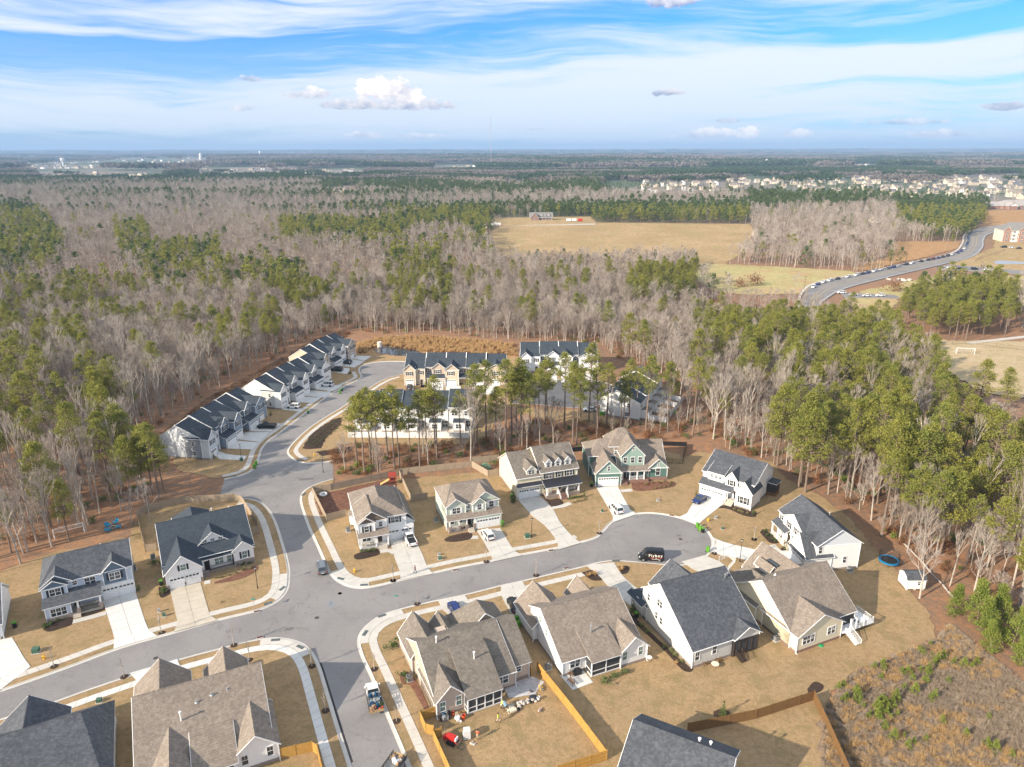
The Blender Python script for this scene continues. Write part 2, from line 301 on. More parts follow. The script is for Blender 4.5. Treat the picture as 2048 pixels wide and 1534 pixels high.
def link(name, me, parent=None, loc=None, rz=None, **kw):
    o = bpy.data.objects.new(name, me); COL.objects.link(o)
    if parent is not None: o.parent = parent
    if loc is not None: o.location = loc
    if rz is not None: o.rotation_euler = (0, 0, rz)
    for k, v in kw.items():
        if v is not None: o[k] = v
    return o
def thing(name, label, category, loc=(0, 0, 0), rz=0.0, group=None):
    return link(name, None, None, loc, rz, label=label, category=category, group=group)
def copy_tree(o, loc, rz=0.0, label=None, group=None, scale=None):
    c = o.copy(); COL.objects.link(c); c.location = loc; c.rotation_euler = (0, 0, rz)
    if scale is not None: c.scale = (scale,)*3
    if label: c['label'] = label
    if group: c['group'] = group
    for ch in o.children:
        d = ch.copy(); COL.objects.link(d); d.parent = c
        for g in ch.children:
            e = g.copy(); COL.objects.link(e); e.parent = d
    return c
def inside(x, y, poly):
    r = False; j = len(poly)-1
    for i in range(len(poly)):
        xi, yi = poly[i]; xj, yj = poly[j]
        if (yi > y) != (yj > y) and x < (xj-xi)*(y-yi)/(yj-yi)+xi: r = not r
        j = i
    return r
def W2(pts, z=0): return [tuple(P(a, b, z)[:2]) for a, b in pts]
def resample(pts, step):
    out = [Vector(pts[0][:2])]; acc = 0.0
    for a, b in zip(pts[:-1], pts[1:]):
        a, b = Vector(a[:2]), Vector(b[:2]); L = (b-a).length
        if L < 1e-6: continue
        t = step-acc
        while t <= L: out.append(a+(b-a)*(t/L)); t += step
        acc = L-(t-step)
    if (out[-1]-Vector(pts[-1][:2])).length > step*.3: out.append(Vector(pts[-1][:2]))
    return out
def smooth(pts, sub=6):
    p = [Vector(q[:2]) for q in pts]; p = [p[0]*2-p[1]]+p+[p[-1]*2-p[-2]]; out = []
    for i in range(1, len(p)-2):
        for k in range(sub):
            t = k/sub; a, b, c, d = p[i-1], p[i], p[i+1], p[i+2]
            out.append(.5*((2*b)+(c-a)*t+(2*a-5*b+4*c-d)*t*t+(3*b-a-3*c+d)*t**3))
    out.append(p[-2]); return out
def offset(pts, d):
    out = []
    for i, p in enumerate(pts):
        a = pts[max(i-1, 0)]; b = pts[min(i+1, len(pts)-1)]; t = (b-a).normalized(); out.append(p+Vector((-t.y, t.x))*d)
    return out
from mathutils.geometry import delaunay_2d_cdt
def flat_fill(pts):
    p = [Vector(q[:2]) for q in pts]; r = delaunay_2d_cdt(p, [], [list(range(len(p)))], 1, 1e-4); V, F = r[0], []
    for f in r[2]:
        a, b, c = [V[i] for i in f[:3]]; s_ = (b-a).cross(c-a)
        F.append(tuple(f) if s_ > 0 else tuple(reversed(f)))
    return V, F
# ================================================================== GROUND AND STREETS
def sheet(name, pts, z, m, kind='structure', label=None, jit=0.0, thick=None, parent=None, **kw):
    pts = [Vector(p[:2]) for p in pts]
    if jit:
        out = []
        for a, b in zip(pts, pts[1:]+pts[:1]):
            L = (b-a).length; k = max(1, int(L/1.2))
            for i in range(k):
                p = a+(b-a)*(i/k)
                if i: p = p+Vector((random.uniform(-jit, jit), random.uniform(-jit, jit)))
                out.append(p)
        pts = out
    V, F = flat_fill(pts); mb = MB(); mb.v = [(p.x, p.y, z) for p in V]; k_ = mb.mid(m); mb.f = list(F); mb.mi = [k_]*len(mb.f)
    if not jit: mb.prism([(p.x, p.y) for p in pts], z-(thick or .06), z-.004, m)
    return mb.obj(name, parent, kind=kind, label=label, **kw)
# terrain: one sheet to the horizon
tm = mat('far_ground', (.17, .135, .10), 1.0, 'plain'); t_ = tm.node_tree; k = N(t_)
geo = k.add('ShaderNodeNewGeometry'); pos = geo.outputs['Position']
sp0 = k.add('ShaderNodeSeparateXYZ'); t_.links.new(pos, sp0.inputs[0])
mp = k.add('ShaderNodeCombineXYZ'); t_.links.new(sp0.outputs[0], mp.inputs[0]); t_.links.new(sp0.outputs[1], mp.inputs[1])
f1 = k.noise(mp.outputs[0], .0016, 5, .6); f2 = k.noise(mp.outputs[0], .02, 5, .7); f3 = k.noise(mp.outputs[0], .5, 4, .75); f4 = k.noise(mp.outputs[0], .0035, 3, .5)
c = k.mix(k.sm(f2, .35, .65), (.27, .155, .09), (.19, .13, .09)); c = k.mix(k.sm(f3, .4, .7), c, (.37, .18, .085)); c = k.mix(k.m('MULTIPLY', k.sm(k.noise(mp.outputs[0], 1.7, 4, .8), .5, .7), .7), c, (.10, .07, .045))
far = k.sm(sp0.outputs[1], 500, 1100)
c = k.mix(far, c, k.mix(k.sm(f1, .42, .56), (.21, .18, .15), (.07, .10, .05)))
c = k.mix(k.m('MULTIPLY', far, k.sm(f4, .66, .72)), c, (.30, .22, .13))
t_.links.new(c, t_.nodes['Principled BSDF'].inputs['Base Color'])
def hill(x, y):
    t = min(1.0, max(0.0, (y-1900)/2500)); return t*t*(13*math.sin(x*.0011+.8+math.sin(y*.0007))*math.sin(y*.0017+.4)+9*math.sin(x*.00043+2.1)*math.cos(y*.0009+1.0)+5*math.sin(x*.0027+y*.0013)-8)
mb = MB(); gy = [-600, 0, 200, 500, 900, 1600]+[1900*1.035**i for i in range(86)]; k0 = mb.mid(tm)
for y_ in gy:
    for i in range(61): x_ = (i/30-1)*(900+y_*1.1); mb.v.append((x_, y_, hill(x_, y_)))
for j in range(len(gy)-1):
    for i in range(60): q = j*61+i; mb.f.append((q, q+1, q+62, q+61)); mb.mi.append(k0)
mb.obj('ground', kind='structure', label='leaf strewn ground of the woods reaching to the horizon')

# ---- kerb lines (gutter edges), traced as map positions
KNW = W2([(-260, 1440), (-120, 1415), (0, 1381), (130, 1336), (242, 1295), (354, 1263.5), (433, 1241), (515, 1221), (556, 1201), (575, 1178), (579, 1150), (577, 1125), (566, 1085), (553, 1045), (540, 1020), (522, 1003), (500, 996), (478, 994.5), (437, 990)])
KNW = W2([(-260, 1455), (-120, 1418)])+KNW[2:]
KWT = W2([(448, 958), (485, 949), (508, 936), (518, 915), (524, 897), (538, 880), (558, 866), (601, 833), (644, 800), (687, 773), (712, 761), (724, 753), (719, 742), (723, 732), (740, 726), (770, 723), (807, 723.5), (838, 728)])
KET = W2([(665, 922), (640, 925), (609, 926), (588, 920), (573, 907), (576, 894), (596, 872), (622, 850.5), (652, 831), (687, 810), (736, 775), (769, 757), (805, 747)])
KNE = W2([(665, 956), (638, 964), (615, 974), (601, 986), (598, 1002), (604, 1025), (616, 1058), (633, 1096), (648, 1130), (661, 1153), (680, 1168), (705, 1176), (737, 1176), (800, 1162), (859, 1149), (917, 1136), (981, 1124), (1044, 1111), (1115, 1098), (1164, 1086), (1192, 1077), (1208, 1063), (1222, 1048), (1242, 1037), (1268, 1031), (1300, 1029), (1339, 1034), (1370, 1043), (1400, 1056), (1416, 1072), (1421, 1088), (1416, 1104), (1401, 1118), (1376, 1128), (1345, 1131), (1305, 1127), (1254, 1122.5), (1224, 1121), (1193, 1125), (1163, 1133), (1102, 1147), (1038, 1162), (1000, 1170), (928, 1188), (850, 1204), (800, 1216), (765, 1227), (740, 1241), (719, 1262), (712, 1284), (719, 1313), (737, 1353), (769, 1431), (794, 1491), (819, 1553), (860, 1650)])
KSW = W2([(-300, 1540), (-120, 1472), (0, 1434), (85, 1407), (170, 1377), (260, 1347), (354, 1316.5), (439, 1294), (499, 1279), (550, 1273), (590, 1279), (617, 1294), (637, 1325), (656, 1384), (678, 1456), (700, 1525), (735, 1640)])
KNW, KWT, KET, KNE, KSW = [smooth(x, 5) for x in (KNW, KWT, KET, KNE, KSW)]
# second close (behind the pines)
K2 = [Vector(q) for q in W2([(944, 806), (1000, 806), (1067, 808), (1137, 815), (1190, 812), (1230, 792), (1222, 772), (1180, 762), (1100, 760), (1040, 768), (960, 772), (880, 776), (800, 790)])]
road_pts = KNW+KWT+[Vector(q) for q in W2([(842, 742)])]+list(reversed(KET))+KNE+list(reversed(KSW))
def tri_sheet(name, pts, z, m, **kw):
    """flat sheet from an arbitrary outline, triangulated safely"""
    q = []
    for p in pts:
        if not q or (Vector(p[:2])-q[-1]).length >= .05: q.append(Vector(p[:2]))
    V, F = flat_fill(q); me = bpy.data.meshes.new(name); me.from_pydata([(p.x, p.y, z) for p in V], [], F); me.materials.append(m); me.update()
    return link(name, me, **kw)
tri_sheet('road', road_pts, .02, ASPH, kind='structure', label='grey asphalt streets meeting at the crossroads and ending in the round turnaround')
tri_sheet('road', smooth(K2, 4), .02, ASPH2, kind='structure', label='darker asphalt street in front of the townhouses behind the pines')
# gutter and kerb strips
def curb(name, line, side):
    mb = MB(); a = offset(line, side*.02); b = offset(line, side*.45); c = offset(line, side*.62)
    for i in range(len(line)-1):
        q = [(a[i], .03), (a[i+1], .03), (b[i+1], .05), (b[i], .05)]
        mb.poly([(v.x, v.y, z) for v, z in q], CONC)
        q = [(b[i], .05), (b[i+1], .05), (offset_pt(b, c, i+1), .155), (offset_pt(b, c, i), .155)]
        mb.poly([(v.x, v.y, z) for v, z in q], CONC)
        q = [(offset_pt(b, c, i), .155), (offset_pt(b, c, i+1), .155), (c[i+1], .158), (c[i], .158)]
        mb.poly([(v.x, v.y, z) for v, z in q], CONC)
    return mb.obj(name, kind='structure', label='pale concrete kerb and gutter along the street edge')
def offset_pt(b, c, i): return b[i]+(c[i]-b[i])*.45
curb('kerb', KNW, 1); curb('kerb', KWT, 1); curb('kerb', KET, -1); curb('kerb', KNE, 1); curb('kerb', KSW, -1)
curb('kerb', smooth(K2, 4), -1)
# lawns
def lawn(px, extra=None, m=TURF, z=.10, jit=.5, label='tan dormant lawn', name='lawn'):
    pts = [Vector(q[:2]) for q in px]
    mb = bmesh.new(); mb.free()
    out = []
    for i, a in enumerate(pts):
        b = pts[(i+1) % len(pts)]; L = (b-a).length; k_ = max(1, int(L/1.5)) if L > 6 else 1
        for j in range(k_):
            p = a+(b-a)*(j/k_)
            if j: p = p+Vector((random.uniform(-jit, jit), random.uniform(-jit, jit)))
            out.append(p)
    return tri_sheet(name, out, z, m, kind='structure', label=label)
oNW, oNE, oSW = offset(KNW, .6), offset(KNE, .6), offset(KSW, -.6)
lawn(oNW[:-6]+[Vector(q) for q in W2([(465, 985), (437, 990), (400, 1000), (330, 1012), (280, 1030), (255, 1075), (240, 1072), (180, 1090), (120, 1098), (60, 1118), (0, 1140), (-120, 1190), (-250, 1240), (-400, 1400)])], label='tan dormant lawns of the houses left of the crossroads')
i0 = 5
lawn(oNE+[Vector(q) for q in W2([(1000, 1800), (2300, 1900), (2100, 1560), (1700, 1545), (1640, 1420), (1700, 1350), (1800, 1310), (1870, 1280), (1850, 1220), (1795, 1150), (1755, 1110), (1700, 1040), (1650, 1000), (1570, 960), (1545, 925), (1400, 905), (1372, 915), (1310, 900), (1150, 925), (1010, 950), (960, 945), (800, 958), (665, 966)])], label='tan dormant lawns inside the bend of the street and behind the houses')
lawn(oSW+[Vector(q) for q in W2([(800, 1900), (-400, 2000)])], label='tan dormant lawns of the houses at the lower left corner')
lawn(offset(KWT, .6)[4:]+[Vector(q) for q in W2([(838, 715), (715, 708), (700, 690), (560, 740), (330, 870), (345, 925), (360, 940), (430, 955)])], label='small lawns before the left row of townhouses')
lawn(offset(KET, -.6)+[Vector(q) for q in W2([(950, 760), (1050, 770), (960, 885), (880, 892), (700, 885), (660, 900)])], label='lawn around the middle townhouses')
lawn(W2([(1040, 815), (1140, 822), (1200, 820), (1240, 845), (1330, 850), (1180, 850), (1060, 835)]), label='lawn strip below the second close')
lawn(W2([(842, 712), (1020, 716), (1210, 725), (1230, 765), (1100, 756), (1030, 762), (880, 772), (842, 775)]), label='lawn strip before the far townhouses')
# scrub and other ground covers
sheet('scrub_field', W2([(1640, 1420), (1700, 1352), (1800, 1312), (1870, 1282), (1900, 1250), (2000, 1330), (2100, 1420), (2400, 1700), (2350, 2000), (1720, 2000), (1640, 1540)]), .13, SCRUB, label='rough ground of dead weeds and young pines at the lower right', jit=.8)
sheet('dry_bank', W2([(712, 690), (760, 676), (850, 672), (1030, 690), (1036, 720), (880, 715), (760, 715), (705, 714)]), .08, DRY, label='bank of orange dry grass behind the townhouses', jit=.8)
sheet('dry_bank', W2([(300, 880), (420, 790), (560, 715), (640, 672), (690, 660), (700, 668), (590, 735), (480, 800), (350, 885)]), .06, mat('brown_brush', (.20, .115, .07), 1.0, 'litter', (.17, .10, .06), bump=.6, bd=.3, spec=.05, col3=(.13, .085, .055), col4=(.26, .16, .09)), label='brown brush strip behind the left townhouses', jit=.8)
sheet('pond', W2([(745, 698), (775, 693), (830, 700), (845, 706), (835, 712), (790, 711), (755, 706)]), .16, mat('pond_water', (.02, .035, .05), .05, 'flat', spec=.8), label='small dark pond beside the orange grass bank')
sheet('bare_soil_yard', W2([(628, 990), (790, 955), (800, 1000), (690, 1020), (640, 1030)]), .125, REDM, label='red mulch play yard inside the weathered fence', jit=.3)
sheet('mulch_bed', W2([t1(1410, 1190), t1(1500, 1050), t1(1700, 920), t1(1790, 905), t1(1750, 990), t1(1650, 1080), t1(1590, 1190), t1(1450, 1200)]), .13, MULCH, label='dark planting bed in rows beside the curved street', jit=.3)
sheet('mulch_bed', W2([t1(1530, 1225), t1(1700, 1200), t1(1860, 1180), t1(1870, 1215), t1(1600, 1265)]), .13, MULCH, label='dark planting bed above the side street stub', jit=.2)
# far fields
FLD = [([(972, 470), (1010, 447), (1200, 446), (1500, 450), (1512, 470), (1500, 500), (1450, 530), (1330, 536), (1000, 540)], FIELD, 'large dry tan field beyond the woods'),
       ([(1385, 540), (1400, 528), (1560, 536), (1700, 545), (1735, 556), (1620, 583), (1600, 590), (1500, 592), (1430, 586), (1390, 560)], TURF2, 'green tan mown field beside the far road'),
       ([(1786, 486), (1925, 487), (1915, 500), (1850, 518), (1790, 530), (1740, 545), (1700, 540), (1780, 515)], DRY, 'rusty meadow left of the far road'),
       ([(1690, 600), (1720, 585), (1890, 552), (2150, 560), (2150, 590), (1900, 585), (1800, 600), (1770, 650), (1720, 640)], TURF2, 'green tan verge right of the far road'),
       ([(1875, 542), (1985, 500), (1990, 480), (2200, 470), (2200, 552)], FIELD, 'dry grass round the apartment block'),
       ([(1868, 684), (2200, 690), (2300, 800), (2048, 800), (1960, 790), (1890, 745), (1872, 710)], SAND, 'bare tan football pitch at the right edge'),
       ([(1960, 424), (2300, 424), (2300, 462), (2050, 452), (1965, 455)], DRY, 'orange dry ground before the far shops'),
       ([(975, 455), (985, 436), (1180, 434), (1195, 448), (1010, 452)], FIELD, 'worn yard of the far brick farmhouse'),
       ([(-60, 598), (105, 596), (100, 628), (-60, 640)], mat('green_meadow', (.17, .22, .09), 1.0, 'turf', (.22, .25, .12), bump=.3, bd=.1, spec=.05, col3=(.2, .2, .1), col4=(.25, .22, .12)), 'small green meadow among bare trees at the left edge'),
       ([(640, 382), (700, 372), (730, 376), (700, 388), (650, 392)], FIELD, 'pale clearing beside the far houses')]
for i, (pp, m_, lb) in enumerate(FLD):
    sheet('field', W2(pp), .22+.02*i, m_, label=lb, thick=.4, jit=1.5)
# far road with its markings
RL = W2([(1600, 640), (1603, 615), (1607, 592), (1634, 570), (1716, 552), (1811, 532), (1906, 511), (1928, 491), (1932, 474), (1951, 464), (2017, 453), (2150, 443)])
RR = W2([(1632, 640), (1636, 618), (1655, 600), (1694, 580), (1780, 557.5), (1880, 534), (1944, 518), (1966, 499), (1968, 484), (1982, 471), (2048, 455.5), (2180, 446)])
RL, RR = smooth(RL, 5), smooth(RR, 5)
sheet('far_road', RL+list(reversed(RR)), .42, ASPH, label='far through road curving between fields with queued cars', thick=.3)
sheet('side_road', W2([(1868, 541), (1895, 533), (2048, 546), (2250, 556), (2250, 563), (2048, 553)]), .38, ASPH, label='side road leaving the far road to the right', thick=.3)
sheet('side_road', W2([(1680, 590), (1700, 589), (1790, 594), (1800, 601), (1690, 599)]), .38, ASPH, label='short lane below the far road', thick=.3)
sheet('path', W2([(1930, 689), (2048, 676), (2200, 664), (2200, 668), (2048, 680), (1940, 692)]), .33, CONC, label='pale path above the football pitch', thick=.3)
sheet('path', W2([(975, 450), (1050, 446), (1070, 440), (1080, 440), (1075, 446), (1190, 448), (1190, 450), (1000, 452)]), .33, CONC, label='pale drive to the brick farmhouse', thick=.3)
def midline(f): return [a+(b-a)*f for a, b in zip(RL, RR)]
def strip(mb, line, w_, z, m):
    a, b = offset(line, w_/2), offset(line, -w_/2)
    for i in range(len(line)-1): mb.poly([(b[i].x, b[i].y, z), (b[i+1].x, b[i+1].y, z), (a[i+1].x, a[i+1].y, z), (a[i].x, a[i].y, z)], m)
mb = MB(); YEL = mat('road_yellow', (.55, .38, .06), .7, 'flat')
strip(mb, midline(.42), .25, .46, YEL); strip(mb, midline(.60), .25, .46, YEL); strip(mb, midline(.93), .2, .46, WHITE)
mb.obj('road_markings', kind='structure', label='yellow centre lines and white edge line of the far road')
mb = MB(); strip(mb, offset(RL, 1.6), 1.4, .45, CONC); mb.obj('far_pavement', kind='structure', label='pale pavement beside the queue of cars')

# ---- sidewalks and drives as single slabs
def slabs(root, left, right, n_, cols=1, m=CONC, z=.145, gap=.035, name='slab'):
    """slabs between two lines of equal length"""
    for i in range(n_):
        for j in range(cols):
            def pt(ii, jj):
                a, b = left[ii], right[ii]; return a+(b-a)*(jj/cols)
            q = [pt(i, j), pt(i+1, j), pt(i+1, j+1), pt(i, j+1)]
            cx = sum(q, Vector((0, 0)))/4; mb = MB(); qq = []
            for p in q:
                d = (cx-p); L = d.length; qq.append(p+d*(gap/max(L, .3)))
            mb.prism([(p.x-cx.x, p.y-cx.y) for p in qq], -.06, 0, m)
            o = mb.obj(name, root); o.location = (cx.x, cx.y, z+random.uniform(-.004, .004))
def even(line, n_):
    L = [0]
    for a, b in zip(line[:-1], line[1:]): L.append(L[-1]+(b-a).length)
    out = []
    for i in range(n_+1):
        t = L[-1]*i/n_; k_ = 0
        while k_ < len(L)-2 and L[k_+1] < t: k_ += 1
        f = (t-L[k_])/max(L[k_+1]-L[k_], 1e-6); out.append(line[k_].lerp(line[k_+1], min(1, f)))
    return out
def walk(line, side, i0, i1, d0=2.0, d1=3.4, m=CONC, label='', step=1.5):
    root = link('sidewalk', None, label=label, kind='structure')
    ln = line[i0:i1]; a, b = offset(ln, side*d0), offset(ln, side*d1)
    ctr = [(p+q)/2 for p, q in zip(a, b)]; Ln = sum((q-p).length for p, q in zip(ctr[:-1], ctr[1:])); n_ = max(1, int(Ln/step))
    slabs(root, even(a, n_), even(b, n_), n_, m=m); return root
def near_idx(line, px, py):
    p = P(px, py).to_2d(); return min(range(len(line)), key=lambda i: (line[i]-p).length)
walk(KNW, 1, near_idx(KNW, -120, 1418), near_idx(KNW, 478, 994), label='concrete sidewalk round the left corner of the crossroads')
walk(KNE, 1, near_idx(KNE, 615, 974), near_idx(KNE, 1175, 1084), label='concrete sidewalk from the side stub round to the turnaround, far side')
walk(KNE, 1, near_idx(KNE, 1224, 1121), near_idx(KNE, 830, 1580), label='concrete sidewalk on the near side of the street, down to the lower edge', m=CONC)
walk(KSW, -1, near_idx(KSW, -120, 1472), near_idx(KSW, 720, 1590), label='concrete sidewalk round the lower left corner of the crossroads', m=CONCW)
walk(KWT, 1, near_idx(KWT, 448, 958), near_idx(KWT, 720, 740), label='concrete sidewalk before the left townhouses', d0=1.7, d1=3.1, step=2.0)
walk(KET, -1, near_idx(KET, 600, 924), near_idx(KET, 800, 748), label='concrete sidewalk on the right side of the curved street', d0=1.8, d1=3.1, step=2.0)
# corner landings where the walk meets the kerb
for (ln, s_, a, b, lb) in ((KNW, 1, (556, 1201), (579, 1145), 'left upper corner'), (KNE, 1, (655, 1143), (737, 1176), 'right upper corner'), (KNE, 1, (800, 1216), (712, 1290), 'right lower corner'), (KSW, -1, (520, 1275), (625, 1305), 'left lower corner')):
    i, j = near_idx(ln, *a), near_idx(ln, *b); seg = ln[i:j+1]
    if len(seg) > 2: tri_sheet('corner_paving', offset(seg, s_*.6)+list(reversed(offset(seg, s_*2.0))), .148, CONC, kind='structure', label='concrete corner ramp at the '+lb+' of the crossroads')
def drive(label, left, right, m=CONC, cols=2, step=2.6):
    root = link('driveway', None, label=label, kind='structure')
    a, b = [Vector(q) for q in W2(left)], [Vector(q) for q in W2(right)]
    L = max(sum((q-p).length for p, q in zip(a[:-1], a[1:])), sum((q-p).length for p, q in zip(b[:-1], b[1:]))); n_ = max(2, int(L/step))
    slabs(root, even(a, n_), even(b, n_), n_, cols, m, z=.165); return root
drive('pale concrete driveway of the slate blue two storey house', [c1(800, 980), c1(880, 1230), c1(905, 1330), c1(885, 1362)], [c1(1058, 905), c1(1150, 1190), c1(1180, 1235), c1(1230, 1262)], CONCW)
drive('tan concrete driveway of the white house with stone porch', [c1(1330, 895), c1(1385, 1130), c1(1398, 1200), c1(1360, 1232)], [c1(1572, 843), c1(1640, 1080), c1(1655, 1125), c1(1705, 1140)], CONC2)
drive('pale driveway at the left edge', [(-120, 1300), (-60, 1390), (-30, 1400)], [c1(90, 1270), c1(190, 1440), c1(235, 1500)], CONCW)
drive('driveway with the big white pickup', [c6(695, 772), c6(740, 930), c6(790, 1060), c6(785, 1105)], [c6(885, 750), c6(960, 900), c6(1000, 1010), c6(1045, 1055)])
drive('driveway with the white hatchback', [c6(1385, 715), c6(1440, 800), c6(1500, 910), c6(1515, 962)], [c6(1572, 697), c6(1640, 810), c6(1680, 875), c6(1745, 912)])
drive('long curving driveway of the cream house', [c7(262, 825), c7(400, 985), c7(540, 1090), c7(650, 1235), c7(660, 1320)], [c7(480, 790), c7(610, 920), c7(680, 1060), c7(800, 1195), c7(880, 1255)])
drive('driveway of the green house', [c7(1028, 712), c7(1100, 830), c7(1190, 985), c7(1190, 1055)], [c7(1242, 703), c7(1290, 800), c7(1370, 945), c7(1425, 975)], CONCW)
drive('driveway under the dark blue sedan', [c8(280, 690), c8(210, 780), c8(160, 870), c8(85, 905)], [c8(530, 768), c8(440, 840), c8(330, 925), c8(265, 985)], CONCW)
drive('wide driveway right of the turnaround', [c5(95, 500), c5(200, 545), c5(400, 590), c5(520, 620), c5(720, 600)], [c5(85, 615), c5(160, 640), c5(330, 670), c5(450, 700), c5(800, 700)], CONCW)
drive('driveway below the turnaround before the yellow house', [c5(30, 640), c5(150, 690), c5(240, 760)], [c5(-150, 690), c5(-60, 750), c5(60, 800)], CONC)
drive('curving driveway between the two rear gardens', [c4(665, 322), c4(760, 390), c4(870, 520), c4(1040, 660)], [c4(890, 300), c4(960, 410), c4(1050, 490), c4(1150, 560)])
drive('driveway with the black car', [c4(0, 478), c4(0, 560), c4(80, 700), c4(130, 760)], [c4(170, 440), c4(200, 500), c4(250, 640), c4(300, 700)])
drive('driveway with the blue car', [c3(880, 170), c3(900, 215), c3(960, 270), c3(1000, 330)], [c3(1050, 130), c3(1080, 170), c3(1120, 250), c3(1150, 300)])
drive('driveway of the lower brown roofed house', [c2(1165, 552), c2(1180, 600), c2(1240, 680), c2(1280, 760)], [c2(850, 645), c2(905, 700), c2(940, 800), c2(980, 850)], CONCW)
for lb, l_, r_ in [('first townhouse drive from the near end', [t1(600, 1255), t1(640, 1290), t1(870, 1300)], [t1(640, 1215), t1(720, 1250), t1(900, 1260)]),
                   ('double drive between grey townhouses', [t1(690, 1190), t1(950, 1200)], [t1(770, 1115), t1(1000, 1135)]), ('drive with the black pickup', [t1(800, 1105), t1(1010, 1130)], [t1(880, 1040), t1(1110, 1040)]),
                   ('drive behind the black pickup', [t1(900, 1030), t1(1120, 1035)], [t1(990, 950), t1(1220, 960)]), ('drive with a white hatchback', [t1(1230, 830), t1(1400, 850)], [t1(1290, 780), t1(1420, 830)]),
                   ('double drive between white townhouses', [t1(1320, 760), t1(1520, 770)], [t1(1390, 710), t1(1590, 720)]), ('drive with no car', [t1(1420, 700), t1(1620, 720)], [t1(1480, 650), t1(1690, 670)]),
                   ('drive with a white car', [t1(1510, 640), t1(1700, 660)], [t1(1580, 590), t1(1790, 610)]), ('drive with the dark wagon', [t1(1680, 480), t1(1830, 500)], [t1(1700, 430), t1(1860, 450)]), ('drive with the dark minivan', [t1(1720, 420), t1(1900, 440)], [t1(1830, 350), t1(1990, 385)]),
                   ('drive at the far end', [t1(1840, 345), t1(1990, 380)], [t1(1895, 330), t1(2060, 335)])]:
    drive('townhouse '+lb, l_, r_, CONCW, 1, 3.0)
for i, (a, b) in enumerate(((785, 850), (985, 1155), (1180, 1335), (1450, 1520), (1560, 1700))):
    drive(('dark parked car drive', 'second drive', 'double drive', 'fourth drive', 'last drive')[i]+' before the beige townhouses', [t2(a, 570), t2(a, 640), t2(a, 660)], [t2(b, 570), t2(b, 640), t2(b, 660)], CONCW, 1, 3.0)
for i, (a, b) in enumerate(((120, 190), (290, 380), (400, 480), (520, 600), (720, 850))):
    drive(('leftmost', 'second', 'middle', 'fourth', 'rightmost')[i]+' drive before the far white townhouses', [t3(a, 450), t3(a, 540)], [t3(b, 450), t3(b, 540)], CONCW, 1, 3.0)
# front walks
def wk(pts, w_=1.1, label='short concrete front walk'):
    ln = [Vector(q) for q in W2(pts)]; tri_sheet('front_walk', offset(ln, w_/2)+list(reversed(offset(ln, -w_/2))), .15, CONC, kind='structure', label=label)
wk([c1(555, 1150), c1(640, 1130), c1(830, 1080)], 1.3, 'front walk of the slate blue house'); wk([c1(1600, 845), c1(1650, 835)], 1.3, 'front walk of the white stone porch house')
wk([c6(610, 880), c6(700, 870), c6(740, 890)], 1.4, 'front walk beside the big white pickup'); wk([c6(1340, 770), c6(1400, 770)], 1.4, 'front walk beside the white hatchback')
wk([c7(600, 910), c7(700, 895), c7(780, 865)], 1.4, 'front walk of the cream house'); wk([c7(1270, 750), c7(1380, 740)], 1.5, 'front walk of the green house')
wk([c8(480, 800), c8(560, 810)], 1.5, 'front walk of the white grey roofed house'); wk([c5(560, 560), c5(640, 640), c5(700, 690)], 1.4, 'front walk past the shrubs to the white house')
# mulch beds
def bed(pts, label, m=MULCH): sheet('mulch_bed', smooth([Vector(q) for q in W2(pts+[pts[0]])], 4), .16, m, label=label)
bed([c1(370, 1150), c1(330, 1200), c1(380, 1225), c1(470, 1200), c1(560, 1165), c1(545, 1100)], 'mulch bed before the slate blue house')
bed([c1(640, 1080), c1(820, 1030), c1(815, 1055), c1(650, 1110)], 'narrow mulch bed under the porch of the slate blue house')
bed([c1(1680, 840), c1(1850, 780), c1(2000, 710), c1(2020, 740), c1(1900, 810), c1(1700, 850)], 'mulch bed below the white stone porch', REDM)
bed([c1(1240, 880), c1(1320, 870), c1(1340, 920), c1(1260, 960)], 'mulch bed at the left of the garage')
bed([c6(470, 885), c6(420, 910), c6(440, 940), c6(520, 930), c6(620, 900), c6(600, 860)], 'mulch bed before the white house')
bed([c6(1170, 760), c6(1130, 790), c6(1200, 805), c6(1340, 780), c6(1330, 730)], 'mulch bed before the pale sage house')
bed([c7(490, 770), c7(560, 850), c7(590, 900), c7(710, 870), c7(660, 820), c7(560, 830)], 'mulch bed before the cream house')
bed([c7(1370, 660), c7(1390, 730), c7(1480, 750), c7(1780, 710), c7(1790, 660), c7(1700, 660)], 'mulch bed before the green house', REDM)
bed([c8(440, 820), c8(560, 830), c8(700, 890), c8(820, 910), c8(830, 860), c8(770, 850), c8(640, 790), c8(470, 800)], 'mulch bed before the white grey roofed house')
bed([c5(465, 460), c5(500, 440), c5(600, 520), c5(610, 545), c5(540, 540)], 'mulch bed beside the porch of the far right house')
bed([c5(625, 590), c5(700, 560), c5(715, 620), c5(690, 650)], 'mulch bed beside the front walk of the far right house')
bed([c4(635, 380), c4(740, 360), c4(805, 430), c4(720, 440)], 'mulch bed with straw grasses left of the curving drive'); bed([c4(875, 335), c4(1000, 330), c4(1000, 380), c4(940, 390)], 'mulch bed with straw grasses right of the curving drive')
bed([c4(1010, 690), c4(1080, 760), c4(1250, 920), c4(1400, 1060), c4(1505, 1150), c4(1430, 1150), c4(1300, 1010), c4(1130, 850), c4(1010, 740)], 'long black planting strip along the tall grey house')
bed([c4(1670, 1480), c4(1720, 1460), c4(1790, 1475), c4(1800, 1510), c4(1740, 1534), c4(1680, 1515)], 'round black mulch ring by the brown fence')
bed([c0(220, 760), c0(280, 700), c0(355, 730), c0(330, 780), c0(240, 800)], 'black mulch patch at the corner of the brown fence')
